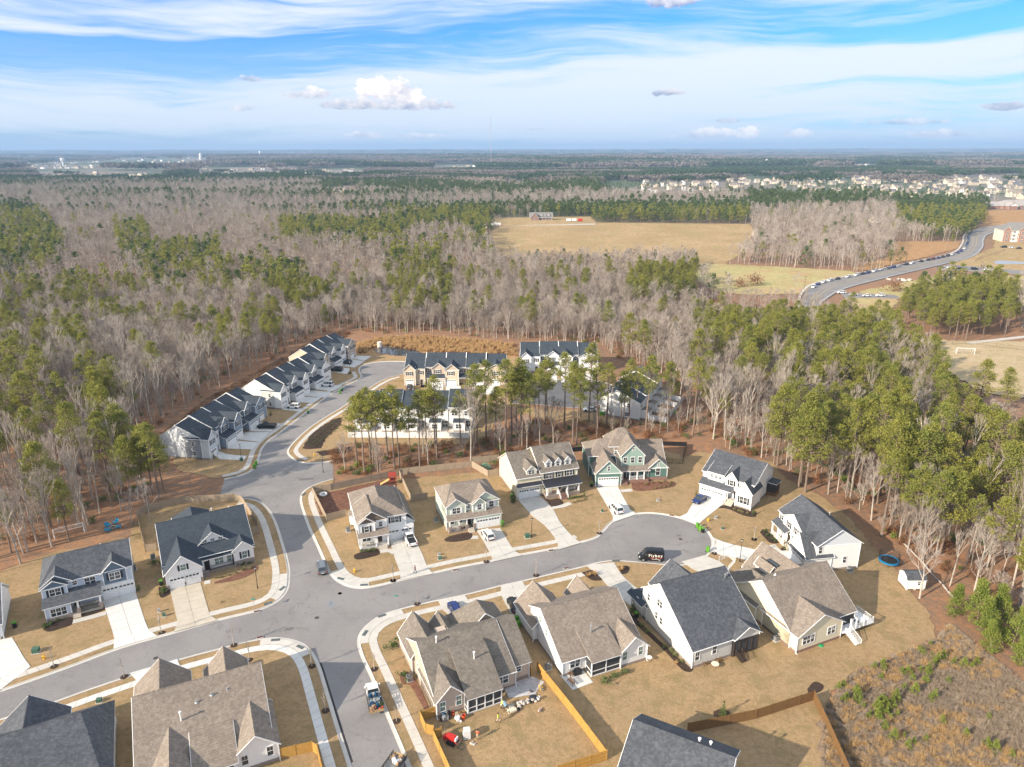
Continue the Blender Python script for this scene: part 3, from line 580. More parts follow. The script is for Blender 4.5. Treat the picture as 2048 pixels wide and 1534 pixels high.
bed([c3(630, 640), c3(680, 620), c3(740, 680), c3(820, 860), c3(790, 860), c3(700, 710), c3(650, 700)], 'mulch strip beside the tan house wall', REDM)
sheet('patio', W2([c4(465, 1190), c4(565, 1305), c4(725, 1245), c4(640, 1140)]), .17, CONCW, label='grey patio slab behind the white house')
sheet('patio', W2([c3(1290, 720), c3(1350, 700), c3(1480, 655), c3(1560, 690), c3(1500, 770), c3(1330, 790)]), .17, mat('mortar_dust', (.52, .50, .49), .95, 'litter', (.30, .30, .32), bump=.2, spec=.1, col3=(.60, .58, .58), col4=(.24, .24, .26)), label='dusty half built patio behind the tan house', jit=.3)

# survey paint, black gutter strip and old patches on the asphalt
mb = MB(); SP = mat('survey_blue', (.19, .26, .32), .8, 'flat')
for a_, b_ in ((c3(150, 185), c3(215, 180)), (c3(185, 150), c3(205, 205)), (c3(205, 150), c3(175, 200)), (c2(335, 660), c2(352, 640))):
    q0, q1 = P(*a_).to_2d(), P(*b_).to_2d(); strip(mb, [q0, (q0+q1)/2, q1], .14, .026, SP)
mb.obj('survey_marks', kind='structure', label='pale blue survey paint marks at the crossroads')
i_, j_ = near_idx(KSW, 637, 1325), near_idx(KSW, 700, 1525); mb = MB(); seg = offset(KSW[i_:j_+1], .16); strip(mb, seg, .30, .027, mat('tar', (.035, .035, .037), .8)); mb.obj('gutter_strip', kind='structure', label='black strip along the gutter of the near street')  # even near-black strip laid on the asphalt along the gutter edge
for k_, (pp, lb) in enumerate((([t1(1380, 1470), t1(1520, 1460), t1(1520, 1480), t1(1390, 1489)], 'on the side stub'), ([c2(1880, 345), c2(1935, 340), c2(1925, 360), c2(1870, 365)], 'left of the crossroads'), ([c8(60, 1080), c8(95, 1075), c8(100, 1088), c8(62, 1092)], 'on the turnaround'))): sheet('asphalt_patch', W2(pp), .030+.002*k_, mat('patch_asphalt', (.13, .125, .125), .95, 'asphalt', (.16, .155, .15)), label='darker asphalt patch '+lb, thick=.02)
# ================================================================== HOUSES
WIN_CACHE = {}
def win_meshes(w_, h_, n_, glass):
    key = (w_, h_, n_, glass.name)
    if key in WIN_CACHE: return WIN_CACHE[key]
    f = MB(); g = MB(); t = .10; W = w_*n_
    f.box(-W/2-t, W/2+t, -.06, .02, -t, 0, WHITE); f.box(-W/2-t, W/2+t, -.06, .02, h_, h_+t*1.3, WHITE)
    for i in range(n_+1): x = -W/2+i*w_; f.box(x-t/2 if 0 < i < n_ else (x-t if i == 0 else x), x+t/2 if 0 < i < n_ else (x if i == 0 else x+t), -.055, .02, 0, h_, WHITE)
    for i in range(n_):
        x = -W/2+i*w_; f.box(x+.02, x+w_-.02, -.045, .01, h_/2-.035, h_/2+.035, WHITE)
        f.box(x+w_/2-.015, x+w_/2+.015, -.035, .01, h_/2+.04, h_-.01, WHITE)
        g.box(x+.03, x+w_-.03, -.02, .012, .03, h_-.03, glass)
    r = (f.mesh('window'), g.mesh('pane')); WIN_CACHE[key] = r; return r
SH = {}
def shutter_mesh(h_, m):
    if (h_, m.name) not in SH:
        b = MB(); b.box(-.18, .18, -.06, .01, 0, h_, m); b.box(-.13, .13, -.075, -.06, .08, h_/2-.04, m); b.box(-.13, .13, -.075, -.06, h_/2+.04, h_-.08, m); SH[(h_, m.name)] = b.mesh('shutter')
    return SH[(h_, m.name)]
GD = {}
def gdoor_mesh(w_, h_):
    if (w_, h_) not in GD:
        b = MB(); b.box(-w_/2-.12, w_/2+.12, -.05, .03, h_, h_+.15, WHITE); b.box(-w_/2-.12, -w_/2, -.05, .03, 0, h_, WHITE); b.box(w_/2, w_/2+.12, -.05, .03, 0, h_, WHITE)
        for i in range(4):
            z0 = i*h_/4; b.box(-w_/2, w_/2, -.02, .02, z0+.01, z0+h_/4-.01, WHITE)
            k_ = max(2, int(w_/.6))
            if i < 3:
                for j in range(k_): x = -w_/2+j*w_/k_; b.box(x+.08, x+w_/k_-.08, -.032, -.02, z0+.1, z0+h_/4-.1, WHITE)
        g = MB(); k_ = max(2, int(w_/.6))
        for j in range(k_): x = -w_/2+j*w_/k_; g.box(x+.07, x+w_/k_-.07, -.028, -.02, h_*.75+.1, h_-.09, GLASS)
        GD[(w_, h_)] = (b.mesh('garage_door'), g.mesh('door_light'))
    return GD[(w_, h_)]
class House:
    def __init__(s, name, label, cat, ox, oy, ang, wall=S_WHITE, roof=RF_DARK, trim=WHITE, found=STONE, oh=.35, group=None):
        s.o = thing(name, label, cat, (ox, oy, .08), R(ang), group); s.wall = wall; s.roof = roof; s.trim = trim; s.found = found; s.oh = oh
    def blk(s, u0, u1, v0, v1, ax, z0, zr, z1=None, sr=None, ha=0, hb=0, wall=None, gable=None, roof=None, base=0.0, oh=None, ohg=None, th=.17, found=True, walls=True, rk=None):
        rk = rk or s.trim
        wall = wall or s.wall; gable = gable or wall; roof = roof or s.roof; z1 = z0 if z1 is None else z1; oh = s.oh if oh is None else oh; ohg = oh if ohg is None else ohg
        if ax == 'u': s0, s1, a0, a1 = v0, v1, u0, u1; X = lambda t, q, z: (t, q, z)
        else: s0, s1, a0, a1 = u0, u1, v0, v1; X = lambda t, q, z: (q, t, z)
        sr = (s0+s1)/2 if sr is None else sr
        k0, k1 = (zr-z0)/(sr-s0), (zr-z1)/(s1-sr)
        if walls:
            w_ = MB(); e = .02
            A = [X(a0, s0, base), X(a0, s1, base), X(a1, s1, base), X(a1, s0, base)]
            w_.poly([X(a0, s0, base), X(a1, s0, base), X(a1, s0, z0-e), X(a0, s0, z0-e)], wall)
            w_.poly([X(a1, s1, base), X(a0, s1, base), X(a0, s1, z1-e), X(a1, s1, z1-e)], wall)
            for t, h_ in ((a0, ha), (a1, hb)):
                if h_ <= 0 and gable is not wall:
                    zz = min(z0, z1)-.25
                    w_.poly([X(t, s1, base), X(t, s0, base), X(t, s0, zz), X(t, s1, zz)], wall)
                    w_.poly([X(t, s1, zz), X(t, s0, zz), X(t, s0, z0-e), X(t, sr, zr-e), X(t, s1, z1-e)], gable)
                    sg = -1 if t == a0 else 1
                    q = [(t+sg*.03, s0+.05), (t+sg*.03, s1-.05)]
                    p0 = X(min(t, t+sg*.04), s0+.02, zz-.1); p1 = X(max(t, t+sg*.04), s1-.02, zz+.1)
                    w_.box(min(p0[0], p1[0]), max(p0[0], p1[0]), min(p0[1], p1[1]), max(p0[1], p1[1]), p0[2], p1[2], s.trim)
                elif h_ <= 0: w_.poly([X(t, s1, base), X(t, s0, base), X(t, s0, z0-e), X(t, sr, zr-e), X(t, s1, z1-e)], wall)
                else: w_.poly([X(t, s1, base), X(t, s0, base), X(t, s0, z0-e), X(t, s1, z1-e)], wall)
            for cu, cs, zt in ((a0, s0, z0), (a1, s0, z0), (a0, s1, z1), (a1, s1, z1)):
                p = X(cu, cs, 0); w_.box(p[0]-.07, p[0]+.07, p[1]-.07, p[1]+.07, base+.02, zt-.06, s.trim)
            w_.obj('wall', s.o)
            if base < .1 and found and s.found:
                f = MB(); f.box(min(u0, u1)-.04, max(u0, u1)+.04, min(v0, v1)-.04, max(v0, v1)+.04, -.1, .45, s.found); f.obj('foundation', s.o)
        # roof solid
        r = MB(); b0, b1 = a0-ohg, a1+ohg; q0, q1 = s0-oh, s1+oh; e0, e1 = z0-k0*oh, z1-k1*oh
        ra, rb = (a0+ha if ha > 0 else b0), (a1-hb if hb > 0 else b1)
        top = [X(b0, q0, e0+th), X(b1, q0, e0+th), X(b1, q1, e1+th), X(b0, q1, e1+th), X(ra, sr, zr+th), X(rb, sr, zr+th)]
        bot = [(p[0], p[1], p[2]-th) for p in top]
        flip = (ax == 'v')
        def add(idx, m, src=None):
            pts = [src[i] for i in idx] if src else idx
            r.poly(list(reversed(pts)) if flip else pts, m)
        add([0, 1, 5, 4], roof, top); add([2, 3, 4, 5], roof, top)
        add([3, 0, 4], roof if ha > 0 else s.trim, top) if ha > 0 else None
        add([1, 2, 5], roof, top) if hb > 0 else None
        add([1, 0, 4, 5], s.trim, bot); add([3, 2, 5, 4], s.trim, bot)
        if ha > 0: add([0, 3, 4], s.trim, bot)
        if hb > 0: add([2, 1, 5], s.trim, bot)
        add([bot[0], bot[1], top[1], top[0]], s.trim); add([bot[2], bot[3], top[3], top[2]], s.trim)
        if ha > 0: add([bot[3], bot[0], top[0], top[3]], s.trim)
        else: add([bot[0], top[0], top[4], bot[4]], s.trim); add([bot[4], top[4], top[3], bot[3]], s.trim)
        if hb > 0: add([bot[1], bot[2], top[2], top[1]], s.trim)
        else: add([bot[1], bot[5], top[5], top[1]], s.trim); add([bot[5], bot[2], top[2], top[5]], s.trim)
        # rake boards and ridge cap give the edge thickness
        if ha <= 0 and th > .1:
            for qa, ea in ((q0, e0), (q1, e1)): 
                pa, pb = X(b0, qa, ea+th*.5), X(b0, sr, zr+th*.5); r.tube(pa, pb, .085, .085, rk, 4)
        if hb <= 0 and th > .1:
            for qa, ea in ((q0, e0), (q1, e1)):
                pa, pb = X(b1, qa, ea+th*.5), X(b1, sr, zr+th*.5); r.tube(pa, pb, .085, .085, rk, 4)
        ro = r.obj('roof', s.o)
        if zr > 5.5 and (a1-a0) > 6:
            c_ = MB(); c_.tube(X(ra, sr, zr+th-.02), X(rb, sr, zr+th-.02), .09, .09, roof, 5); c_.obj('ridge_cap', ro)
            for (qa, ea) in ((q0, e0), (q1, e1)):
                gt = MB(); pa, pb = X(b0, qa, ea+th*.4), X(b1, qa, ea+th*.4); gt.tube(pa, pb, .075, .075, s.trim, 5); gt.obj('gutter', ro)
        return ro
    def shed(s, u0, u1, v0, v1, z0, z1, roof=None, axis='v', th=.15, name='porch_roof', oh=.25):
        """lean-to roof: z0 at the low edge (v0 or u0), z1 at the high edge"""
        r = MB(); roof = roof or s.roof; u0 -= oh; u1 += oh
        if axis == 'v': c = [(u0, v0, z0), (u1, v0, z0), (u1, v1, z1), (u0, v1, z1)]
        else: c = [(u0, v0, z0), (u1, v0, z1), (u1, v1, z1), (u0, v1, z0)]
        t = [(p[0], p[1], p[2]+th) for p in c]
        r.poly(t, roof); r.poly(list(reversed(c)), s.trim)
        for i in range(4): j = (i+1) % 4; r.poly([c[i], c[j], t[j], t[i]], s.trim)
        if roof is RF_METAL:
            nn = int((u1-u0)/.45)
            for i in range(nn+1):
                x = u0+(u1-u0)*i/nn; r.tube((x, v0, z0+th+.03), (x, v1, z1+th+.03), .03, .03, roof, 4)
        return r.obj(name, s.o)
    def win(s, side, a, b, z, w_=.85, h_=1.5, n=1, sh=None, glass=GLASS):
        fm, gm = win_meshes(w_, h_, n, glass)
        rz = {'S': 0, 'E': R(90), 'N': R(180), 'W': R(-90)}[side]; d = .01
        loc = {'S': (a, b-d, z), 'N': (a, b+d, z), 'W': (b-d, a, z), 'E': (b+d, a, z)}[side]
        o = link('window', fm, s.o, loc, rz); link('pane', gm, o)
        if sh:
            for q in (-1, 1):
                k_ = link('shutter', shutter_mesh(h_, sh), s.o, None, rz); off = q*(w_*n/2+.30)
                dx, dy = math.cos(rz)*off, math.sin(rz)*off; k_.location = (loc[0]+dx, loc[1]+dy, z)
        return o
    def gd(s, side, a, b, w_=2.5, h_=2.2, z=0.05):
        fm, gm = gdoor_mesh(w_, h_); rz = {'S': 0, 'E': R(90), 'N': R(180), 'W': R(-90)}[side]; d = .03
        loc = {'S': (a, b-d, z), 'N': (a, b+d, z), 'W': (b-d, a, z), 'E': (b+d, a, z)}[side]
        o = link('garage_door', fm, s.o, loc, rz); link('door_light', gm, o)
    def box(s, name, u0, u1, v0, v1, z0, z1, m, **kw): b = MB(); b.box(u0, u1, v0, v1, z0, z1, m); return b.obj(name, s.o, **kw)
    def door(s, side, a, b, z=.45, m=DOORM):
        d = MB(); d.box(-.55, .55, -.05, .02, 0, 2.25, s.trim); d.box(-.45, .45, -.07, -.05, 0, 2.1, m)
        rz = {'S': 0, 'E': R(90), 'N': R(180), 'W': R(-90)}[side]; loc = {'S': (a, b, z), 'N': (a, b, z), 'W': (b, a, z), 'E': (b, a, z)}[side]
        o = d.obj('door', s.o); o.location = loc; o.rotation_euler = (0, 0, rz)
        k_ = MB(); k_.box(.3, .36, -.13, -.07, 1.0, 1.06, METAL); k_.obj('handle', o)
    def cols(s, us, v, z0, z1, m=None, r=.13, base=None):
        for u in us:
            b = MB(); b.box(u-r, u+r, v-r, v+r, z0, z1, m or s.trim); b.box(u-r-.04, u+r+.04, v-r-.04, v+r+.04, z0, z0+.15, m or s.trim); b.box(u-r-.04, u+r+.04, v-r-.04, v+r+.04, z1-.15, z1, m or s.trim)
            if base: b.box(u-r-.16, u+r+.16, v-r-.16, v+r+.16, z0, z0+1.0, base)
            b.obj('column', s.o)
    def rail(s, u0, v0, u1, v1, z0, m=None, h_=.9, z1=None):
        m = m or s.trim; z1 = z0 if z1 is None else z1; b = MB(); d = Vector((u1-u0, v1-v0, z1-z0)); k_ = max(2, int(d.length/.16))
        b.tube((u0, v0, z0+h_), (u1, v1, z1+h_), .045, .045, m, 4); b.tube((u0, v0, z0+.12), (u1, v1, z1+.12), .035, .035, m, 4)
        for i in range(k_+1):
            f = i/k_; b.tube((u0+d.x*f, v0+d.y*f, z0+d.z*f+.1), (u0+d.x*f, v0+d.y*f, z0+d.z*f+h_), .022 if i % k_ else .05, .022 if i % k_ else .05, m, 4, False)
        b.obj('railing', s.o)
    def steps(s, u0, u1, v, n, rise=.17, run=.3, m=None, d=-1):
        m = m or CONC2
        for i in range(n): b = MB(); a, c = sorted((v+d*run*(n-1-i), v+d*run*(n-i))) ; b.box(u0, u1, a, c, -.05, rise*(i+1), m); b.obj('step', s.o)
    def vent(s, u, v, z, h_=1.0, r=.09, cap=True, m=WHITE):
        b = MB(); b.tube((u, v, z), (u, v, z+h_), r, r, m, 8); b.tube((u, v, z), (u, v, z+.12), r*2.4, r*1.5, m, 8)
        if cap: b.tube((u, v, z+h_), (u, v, z+h_+.16), r*1.8, r*1.8, m, 8)
        b.obj('vent_pipe', s.o)
    def spout(s, u, v, z1, m=None): b = MB(); b.box(u-.05, u+.05, v-.05, v+.05, .05, z1, m or s.trim); b.box(u-.05, u+.05, v-.35, v+.05, .03, .12, m or s.trim); b.obj('downspout', s.o)
    def screens(s, side, a0, a1, b, z0, z1, n, m=None, mid=True):
        """screened bays between posts"""
        m = m or s.trim; f = MB(); g = MB()
        for i in range(n+1): x = a0+(a1-a0)*i/n; f.box(x-.09, x+.09, -.08, .08, z0, z1, m)
        f.box(a0, a1, -.07, .07, z0, z0+.14, m); f.box(a0, a1, -.07, .07, z1-.14, z1, m)
        if mid: f.box(a0, a1, -.06, .06, z0+.85, z0+.97, m)
        g.box(a0+.05, a1-.05, -.01, .01, z0+.1, z1-.1, SCREEN)
        rz = {'S': 0, 'E': R(90), 'N': R(180), 'W': R(-90)}[side]
        o = f.obj('porch_frame', s.o); o2 = g.obj('screen', o)
        if side in 'SN': o.location = (0, b, 0)
        else: o.location = (b, 0, 0); o.rotation_euler = (0, 0, R(90))
# ---- A slate blue two storey, left
h = House('two_storey_house', 'slate and pale blue two storey house with charcoal roof and wicker porch chairs, far left', 'house', -82.6, 106.4, 29, S_LBLUE, RF_DARK)
h.blk(-.1, 14.1, 3.0, 13.2, 'u', 5.9, 8.7, sr=8.1, ha=2.6, hb=0)
h.blk(-.1, 3.7, 2.1, 8, 'v', 5.7, 6.9, base=2.9, gable=S_SLATE, ohg=.3)
h.blk(-.1, 4.6, 2.7, 8.4, 'v', 5.9, 7.6, base=5.5, gable=S_SLATE)
h.blk(9.4, 13.2, 2.75, 8.2, 'v', 5.9, 7.7, base=3.2, wall=S_SLATE)
h.blk(0, 3.9, 0, 3.0, 'u', 2.85, 3.0, sr=1.5, th=.05, oh=.02, wall=S_LBLUE)
h.shed(-.1, 8.7, -.3, 3.0, 2.95, 4.05); h.box('porch_floor', 3.9, 8.7, .1, 3.0, 0, .5, CONC2); h.box('stone_skirt', -.06, 3.96, -.07, .3, 0, .9, STONE)
h.cols((5.0, 8.5), .15, .5, 2.95, base=STONE, r=.15); h.rail(5.3, .15, 8.3, .15, .5, BLACK); h.steps(4.0, 5.2, .1, 3)
h.gd('S', 10.15, 2.98); h.gd('S', 12.85, 2.98); h.box('garage_apron_wall', 8.75, 14.1, 2.98, 3.04, 0, 2.9, WHITE)
h.win('S', 1.85, 2.1, 3.9, .85, 1.35, 2, SHUT); h.win('S', 4.9, 3.0, 4.6, .7, .8, 1); h.win('S', 7.3, 3.0, 3.95, .85, 1.4, 2); h.win('S', 11.3, 2.75, 3.9, .85, 1.4, 2, SHUT)
h.win('S', 2.0, 0, 1.0, .8, 1.5, 3); h.win('S', 6.9, 3.0, 1.2, .85, 1.4, 2); h.door('S', 4.6, 2.98, .5)
for v_ in (4.5, 8, 11): h.win('W', v_, -.1, 3.9, .8, 1.4)
h.blk(2.3, 6.6, 13.2, 16.6, 'v', 2.9, 4.4); h.vent(9.5, 10.0, 7.5, .5, .05)
# ---- B white house with stone porch
h = House('one_and_half_storey_house', 'white board and batten house with wide charcoal roof and stone fronted porch', 'house', -65.5, 116.4, 29, B_WHITE, RF_NAVY)
h.blk(-.2, 16.0, 2.9, 20.5, 'u', 3.9, 8.6, z1=3.4, sr=11.5, wall=S_WHITE)
h.blk(-.3, 6.0, 0.0, 10, 'v', 3.5, 6.6, roof=RF_NAVY); h.blk(5.4, 12.6, 5.2, 11.2, 'v', 4.4, 7.4, base=3.4); h.blk(12.3, 16.0, 2.3, 6, 'v', 3.7, 5.3, gable=B_WHITE)
h.shed(6.0, 12.4, 2.2, 5.4, 3.05, 4.3); h.box('porch_floor', 6.05, 12.3, 2.3, 3.4, 0, .6, STONE); h.cols((7.6, 12.1), 2.45, .6, 3.05, BLACK, .12); h.rail(7.9, 2.4, 12.0, 2.4, .6, BLACK)
h.box('beam', 6.0, 12.3, 2.35, 2.55, 2.85, 3.1, WHITE); h.steps(6.1, 7.4, 2.3, 4, m=STONE)
h.gd('S', 1.55, 0); h.gd('S', 4.25, 0); h.box('stone_pier', 2.78, 3.02, -.08, .0, 0, 1.0, STONE); h.box('stone_pier', -.36, .15, -.08, .0, 0, 1.0, STONE); h.box('stone_pier', 5.65, 6.1, -.08, .0, 0, 1.0, STONE)
h.win('S', 2.9, 0, 3.5, .95, 1.2, 1, SHUT, GLASS2)
for u_ in (7.5, 9.0, 10.5): h.win('S', u_, 5.2, 4.7, .8, 1.25, 1, None, GLASS2)
h.win('S', 14.3, 2.3, 1.5, .95, 1.5, 1, SHUT, GLASS2); h.box('stone_skirt', 12.25, 16.06, 2.22, 2.6, 0, 1.2, STONE)
h.door('S', 7.2, 2.95, .6, BLACK); h.win('S', 9.5, 2.9, 1.3, .8, 1.3, 2, None, GLASS2); h.win('S', 11.4, 2.9, 1.3, .8, 1.3, 1, None, GLASS2)
h.blk(3.0, 10.0, 15.5, 24.0, 'v', 3.2, 6.4, hb=3.5); h.vent(10.2, 14, 6.5, 1.6); h.vent(13.5, 13.2, 6.5, 1.5); h.vent(13.9, 13.4, 6.5, 1.1); h.vent(5, 14.5, 5.2, .6, .06)
# ---- C white with brown roof
h = House('two_storey_house', 'white two storey house with brown hip roof beside the street corner', 'house', -31.9, 130.3, 19, S_WHITE, RF_BROWN)
h.blk(0, 10.2, 2.3, 15.6, 'v', 5.9, 8.7, sr=5.2, ha=3.8, hb=4.0); h.blk(0, 5.9, 1.3, 9, 'v', 5.9, 8.0, gable=S_BROWN); h.blk(0, 3.4, .7, 3.5, 'v', 5.85, 7.0, base=2.9, gable=S_BROWN)
h.blk(9.9, 11.9, 3.2, 15.5, 'v', 3.4, 4.8, sr=10.2, z1=3.4, roof=RF_GBR, found=False); h.shed(10.1, 12.3, 3.0, 15.5, 6.2, 3.4, axis='u', name='side_roof', oh=0, roof=RF_GBR)
h.shed(-.1, 6.0, -.6, 1.6, 3.0, 3.9); h.box('porch_floor', 0, 6.0, -.3, 1.4, 0, .55, CONC); h.cols((.2, 3.4, 5.9), -.2, .5, 3.0); h.rail(.3, -.2, 3.3, -.2, .5); h.steps(3.8, 5.6, -.3, 3)
h.box('garage_front', 6.0, 11.9, 2.2, 3.2, 0, 3.1, WHITE); h.gd('S', 7.4, 2.18, 2.3); h.gd('S', 10.3, 2.18, 2.3)
h.win('S', 1.7, .7, 3.7, .95, 1.35, 1, SHUT); h.win('S', 4.7, 1.3, 4.2, .7, 1.1); h.win('S', 7.9, 2.3, 4.0, .85, 1.35, 2, SHUT); h.win('S', 1.6, 1.3, 1.2, .85, 1.5, 2); h.door('S', 4.4, 1.28, .5)
for v_ in (5, 9, 13): h.win('W', v_, 0, 3.9, .8, 1.3)
h.box('bay_box', -.7, 0, 10.6, 12.6, .5, 2.6, WHITE); h.shed(-.9, .1, 10.4, 12.8, 2.6, 2.9, axis='u', name='bay_roof', oh=0)
for u_, v_, z_ in ((2.2, 9, 7.3), (3.6, 10.6, 7.9), (8.3, 9, 7.2)): h.vent(u_, v_, z_-.4, .35, .05, False, BLACK)
# ---- D pale sage
h = House('two_storey_house', 'pale sage two storey house with brown roof and white hatchback outside', 'house', -13.8, 136.8, 19, S_PALE, RF_BROWN)
h.blk(-.1, 11.9, 1.9, 11.8, 'u', 5.9, 8.4, sr=7.2, ha=2.4, hb=2.4); h.blk(-.1, 4.2, 1.5, 6.5, 'v', 5.9, 7.5, base=3.2); h.blk(5.7, 11.9, 1.8, 8, 'v', 5.9, 8.1, base=3.2); h.blk(5.8, 8.7, 1.2, 4.5, 'v', 5.85, 7.1, base=3.2)
h.blk(6.0, 11.9, .2, 3, 'u', 2.95, 3.2, sr=1.6, th=.05, oh=.05, wall=S_PALE); h.shed(-.1, 12.0, .0, 2.0, 3.0, 3.95)
h.box('porch_floor', 0, 6.0, .2, 1.9, 0, .6, STONE); h.cols((.3, 2.4, 4.1, 5.8), .35, .6, 3.0, base=STONE, r=.12); h.rail(.4, .35, 2.2, .35, .6); h.steps(4.3, 5.6, .2, 4); h.door('S', 5.0, 1.88, .6)
h.gd('S', 7.6, .18); h.gd('S', 10.3, .18); h.win('S', 2.1, 1.5, 4.0, .85, 1.35, 2, WHITE); h.win('S', 4.95, 1.9, 4.6, .6, 1.0); h.win('S', 7.3, 1.2, 4.2, .85, 1.3, 1, WHITE); h.win('S', 10.2, 1.8, 4.1, .95, 1.4, 1, WHITE)
h.win('S', 1.2, 1.9, 1.3, .85, 1.3, 1); h.win('S', 3.1, 1.9, 1.3, .85, 1.3, 1); h.win('W', 7.5, -.1, 1.6, .6, 1.1); h.win('W', 8.8, -.1, 1.6, .6, 1.1)
h.blk(3.5, 7.2, 11.8, 15.0, 'v', 2.9, 4.3, hb=1.5); h.shed(7.3, 10.6, 11.8, 15.2, 3.9, 2.9, name='rear_roof')
# ---- E cream with three dormers
h = House('two_storey_house', 'cream two storey house with three roof dormers and dark metal porch roof', 'house', 1.3, 153.2, 19, S_CREAM, RF_GBR)
h.blk(-.2, 5.9, 0, 13.4, 'u', 5.4, 8.9, sr=7.6, z1=5.2); h.blk(5.9, 15.3, 0, 12.6, 'u', 6.1, 10.2, sr=6.2)
h.blk(2.4, 4.8, .5, 5.5, 'v', 6.9, 8.0, base=5.4, oh=.25); h.win('S', 3.6, .5, 5.85, .75, 1.0, 2)
for u_ in (8.1, 10.6, 13.1): h.blk(u_-.75, u_+.75, .9, 5.5, 'v', 8.0, 8.95, base=6.4, wall=S_WHITE, oh=.2, ohg=.22); h.win('S', u_, .9, 6.85, .75, 1.05, 1)
h.shed(-.2, 5.8, -.8, .1, 3.2, 3.95, RF_METAL, name='metal_roof'); h.shed(6.3, 15.4, -2.6, .1, 2.95, 4.0, RF_METAL)
h.box('porch_floor', 6.5, 15.2, -2.3, 0, 0, .9, STONE); h.cols((6.7, 9.4, 11.9, 14.9), -2.1, .9, 3.0, r=.16); h.steps(9.6, 11.4, -2.3, 5, m=BRICK); h.rail(9.6, -3.8, 9.6, -2.3, .1, z1=.9); h.rail(11.5, -3.8, 11.5, -2.3, .1, z1=.9)
h.gd('S', 1.5, -.02, 2.4); h.gd('S', 4.2, -.02, 2.4)
h.win('S', 7.9, 0, 4.3, .75, 1.35, 2, SHUT); h.win('S', 10.6, 0, 4.3, .85, 1.35, 1, SHUT); h.win('S', 13.3, 0, 4.3, .75, 1.35, 2, SHUT)
h.win('S', 7.9, 0, 1.5, .75, 1.3, 2, SHUT); h.win('S', 13.3, 0, 1.5, .75, 1.3, 2, SHUT); h.door('S', 10.6, -.02, .9); h.win('W', 4.2, -.2, 4.1, .6, 1.2); h.vent(8.2, 9.5, 7.2, 1.3, .12); h.vent(8.9, 9.6, 7.2, 1.1, .1, m=METAL)
# ---- F green craftsman
h = House('craftsman_house', 'green craftsman house with many brown gables and one wide white garage door', 'house', 20.6, 159.8, 5, S_GREEN, RF_BROWN)
h.blk(0, 6.4, 0, 9.5, 'v', 3.7, 6.9, gable=B_GREEN); h.blk(6.4, 18.4, 2.6, 13.5, 'u', 3.6, 7.3, sr=8.0, hb=0); h.blk(7.0, 12.8, 2.9, 12, 'v', 6.9, 9.9, base=3.6, gable=B_GREEN, wall=B_GREEN)
h.blk(13.9, 18.7, 2.0, 8, 'v', 3.7, 5.9, gable=B_GREEN); h.blk(-.6, 7.4, 5.9, 14.6, 'u', 5.8, 8.4, ha=3.4); h.blk(5.0, 12.4, 7.6, 14.5, 'u', 7.6, 11.0, ha=3.0, hb=3.0); h.blk(12.6, 20.0, 10.8, 16, 'u', 3.9, 6.4)
h.box('porch_floor', 6.5, 13.8, 1.2, 2.7, 0, .9, BRICK); h.shed(6.7, 13.9, 1.0, 3.1, 3.2, 4.0); h.cols((7.1, 8.9, 10.8, 12.6), 1.3, .9, 3.25, r=.13); h.steps(6.8, 8.2, 1.2, 5, m=BRICK); h.rail(9.0, 1.3, 12.5, 1.3, .9)
h.gd('S', 3.2, -.03, 4.9, 2.3); h.win('S', 3.2, 0, 4.2, .6, 1.2); h.win('S', 10.0, 2.9, 8.1, .55, .7)
for u_ in (8.0, 9.9, 11.8): h.win('S', u_, 2.9, 4.8, .9, 1.5)
h.win('S', 6.6, 2.6, 1.6, .7, 1.2); h.win('S', 13.3, 2.6, 1.8, .6, 1.3); h.win('S', 16.3, 2.0, 1.5, 1.0, 2.1); h.win('S', 16.3, 2.0, 4.1, .4, .8); h.door('S', 7.9, 2.58, .9); h.win('S', 10.5, 2.6, 1.4, .9, 1.4, 2)
h.win('S', 6.2, 5.9, 5.9, .7, .9); h.win('W', 7, -.6, 4.1, .7, 1.4, 2); h.win('W', 4, 0, 1.6, .7, 1.3); h.win('E', 13, 20.0, 1.8, .7, 1.2)
h.box('brick_skirt', 13.85, 18.75, 1.93, 2.4, 0, 1.0, BRICK)
# ---- G white, turned right
h = House('two_storey_house', 'white two storey house with charcoal roof, dark blue sedan on its drive', 'house', 45.3, 155.3, -40, S_WHITE, RF_DARK)
h.blk(-.2, 12.3, 1.9, 13.4, 'u', 5.8, 9.0, sr=8.4); h.blk(0, 6.6, 0, 3, 'u', 3.0, 3.2, sr=1.5, th=.05, oh=.02); h.shed(-.1, 7.6, -.3, 2.3, 3.1, 4.3); h.blk(1.3, 5.0, 1.6, 5.2, 'u', 6.2, 7.5, sr=5.1, z1=7.4, base=4.0)
h.blk(5.7, 8.6, 1.4, 7, 'v', 5.9, 7.7, base=3.1); h.blk(9.0, 12.75, 0, 5.5, 'v', 4.5, 6.8)
h.box('porch_floor', 6.6, 9.0, .5, 1.9, 0, 1.0, CONC); h.steps(6.9, 8.5, .5, 5); h.door('S', 8.3, 1.88, 1.0, SHUT); h.cols((6.8,), .4, 1.0, 3.1)
h.gd('S', 1.7, -.03); h.gd('S', 4.6, -.03)
for u_ in (2.1, 3.15, 4.2): h.win('S', u_, 1.6, 4.9, .6, .8)
h.win('S', 7.15, 1.4, 4.2, .85, 1.4, 1, SHUT); h.win('S', 10.9, 0, 1.3, .85, 1.7, 2, SHUT); h.win('S', 10.9, 0, 4.7, .4, .4)
for v_, z_ in ((5.0, 4.6), (10.0, 3.4), (10.9, 3.6), (7.6, 2.6), (8.3, 2.6)): h.win('E', v_, 12.3, z_, .55, .9 if z_ > 3 else .3)
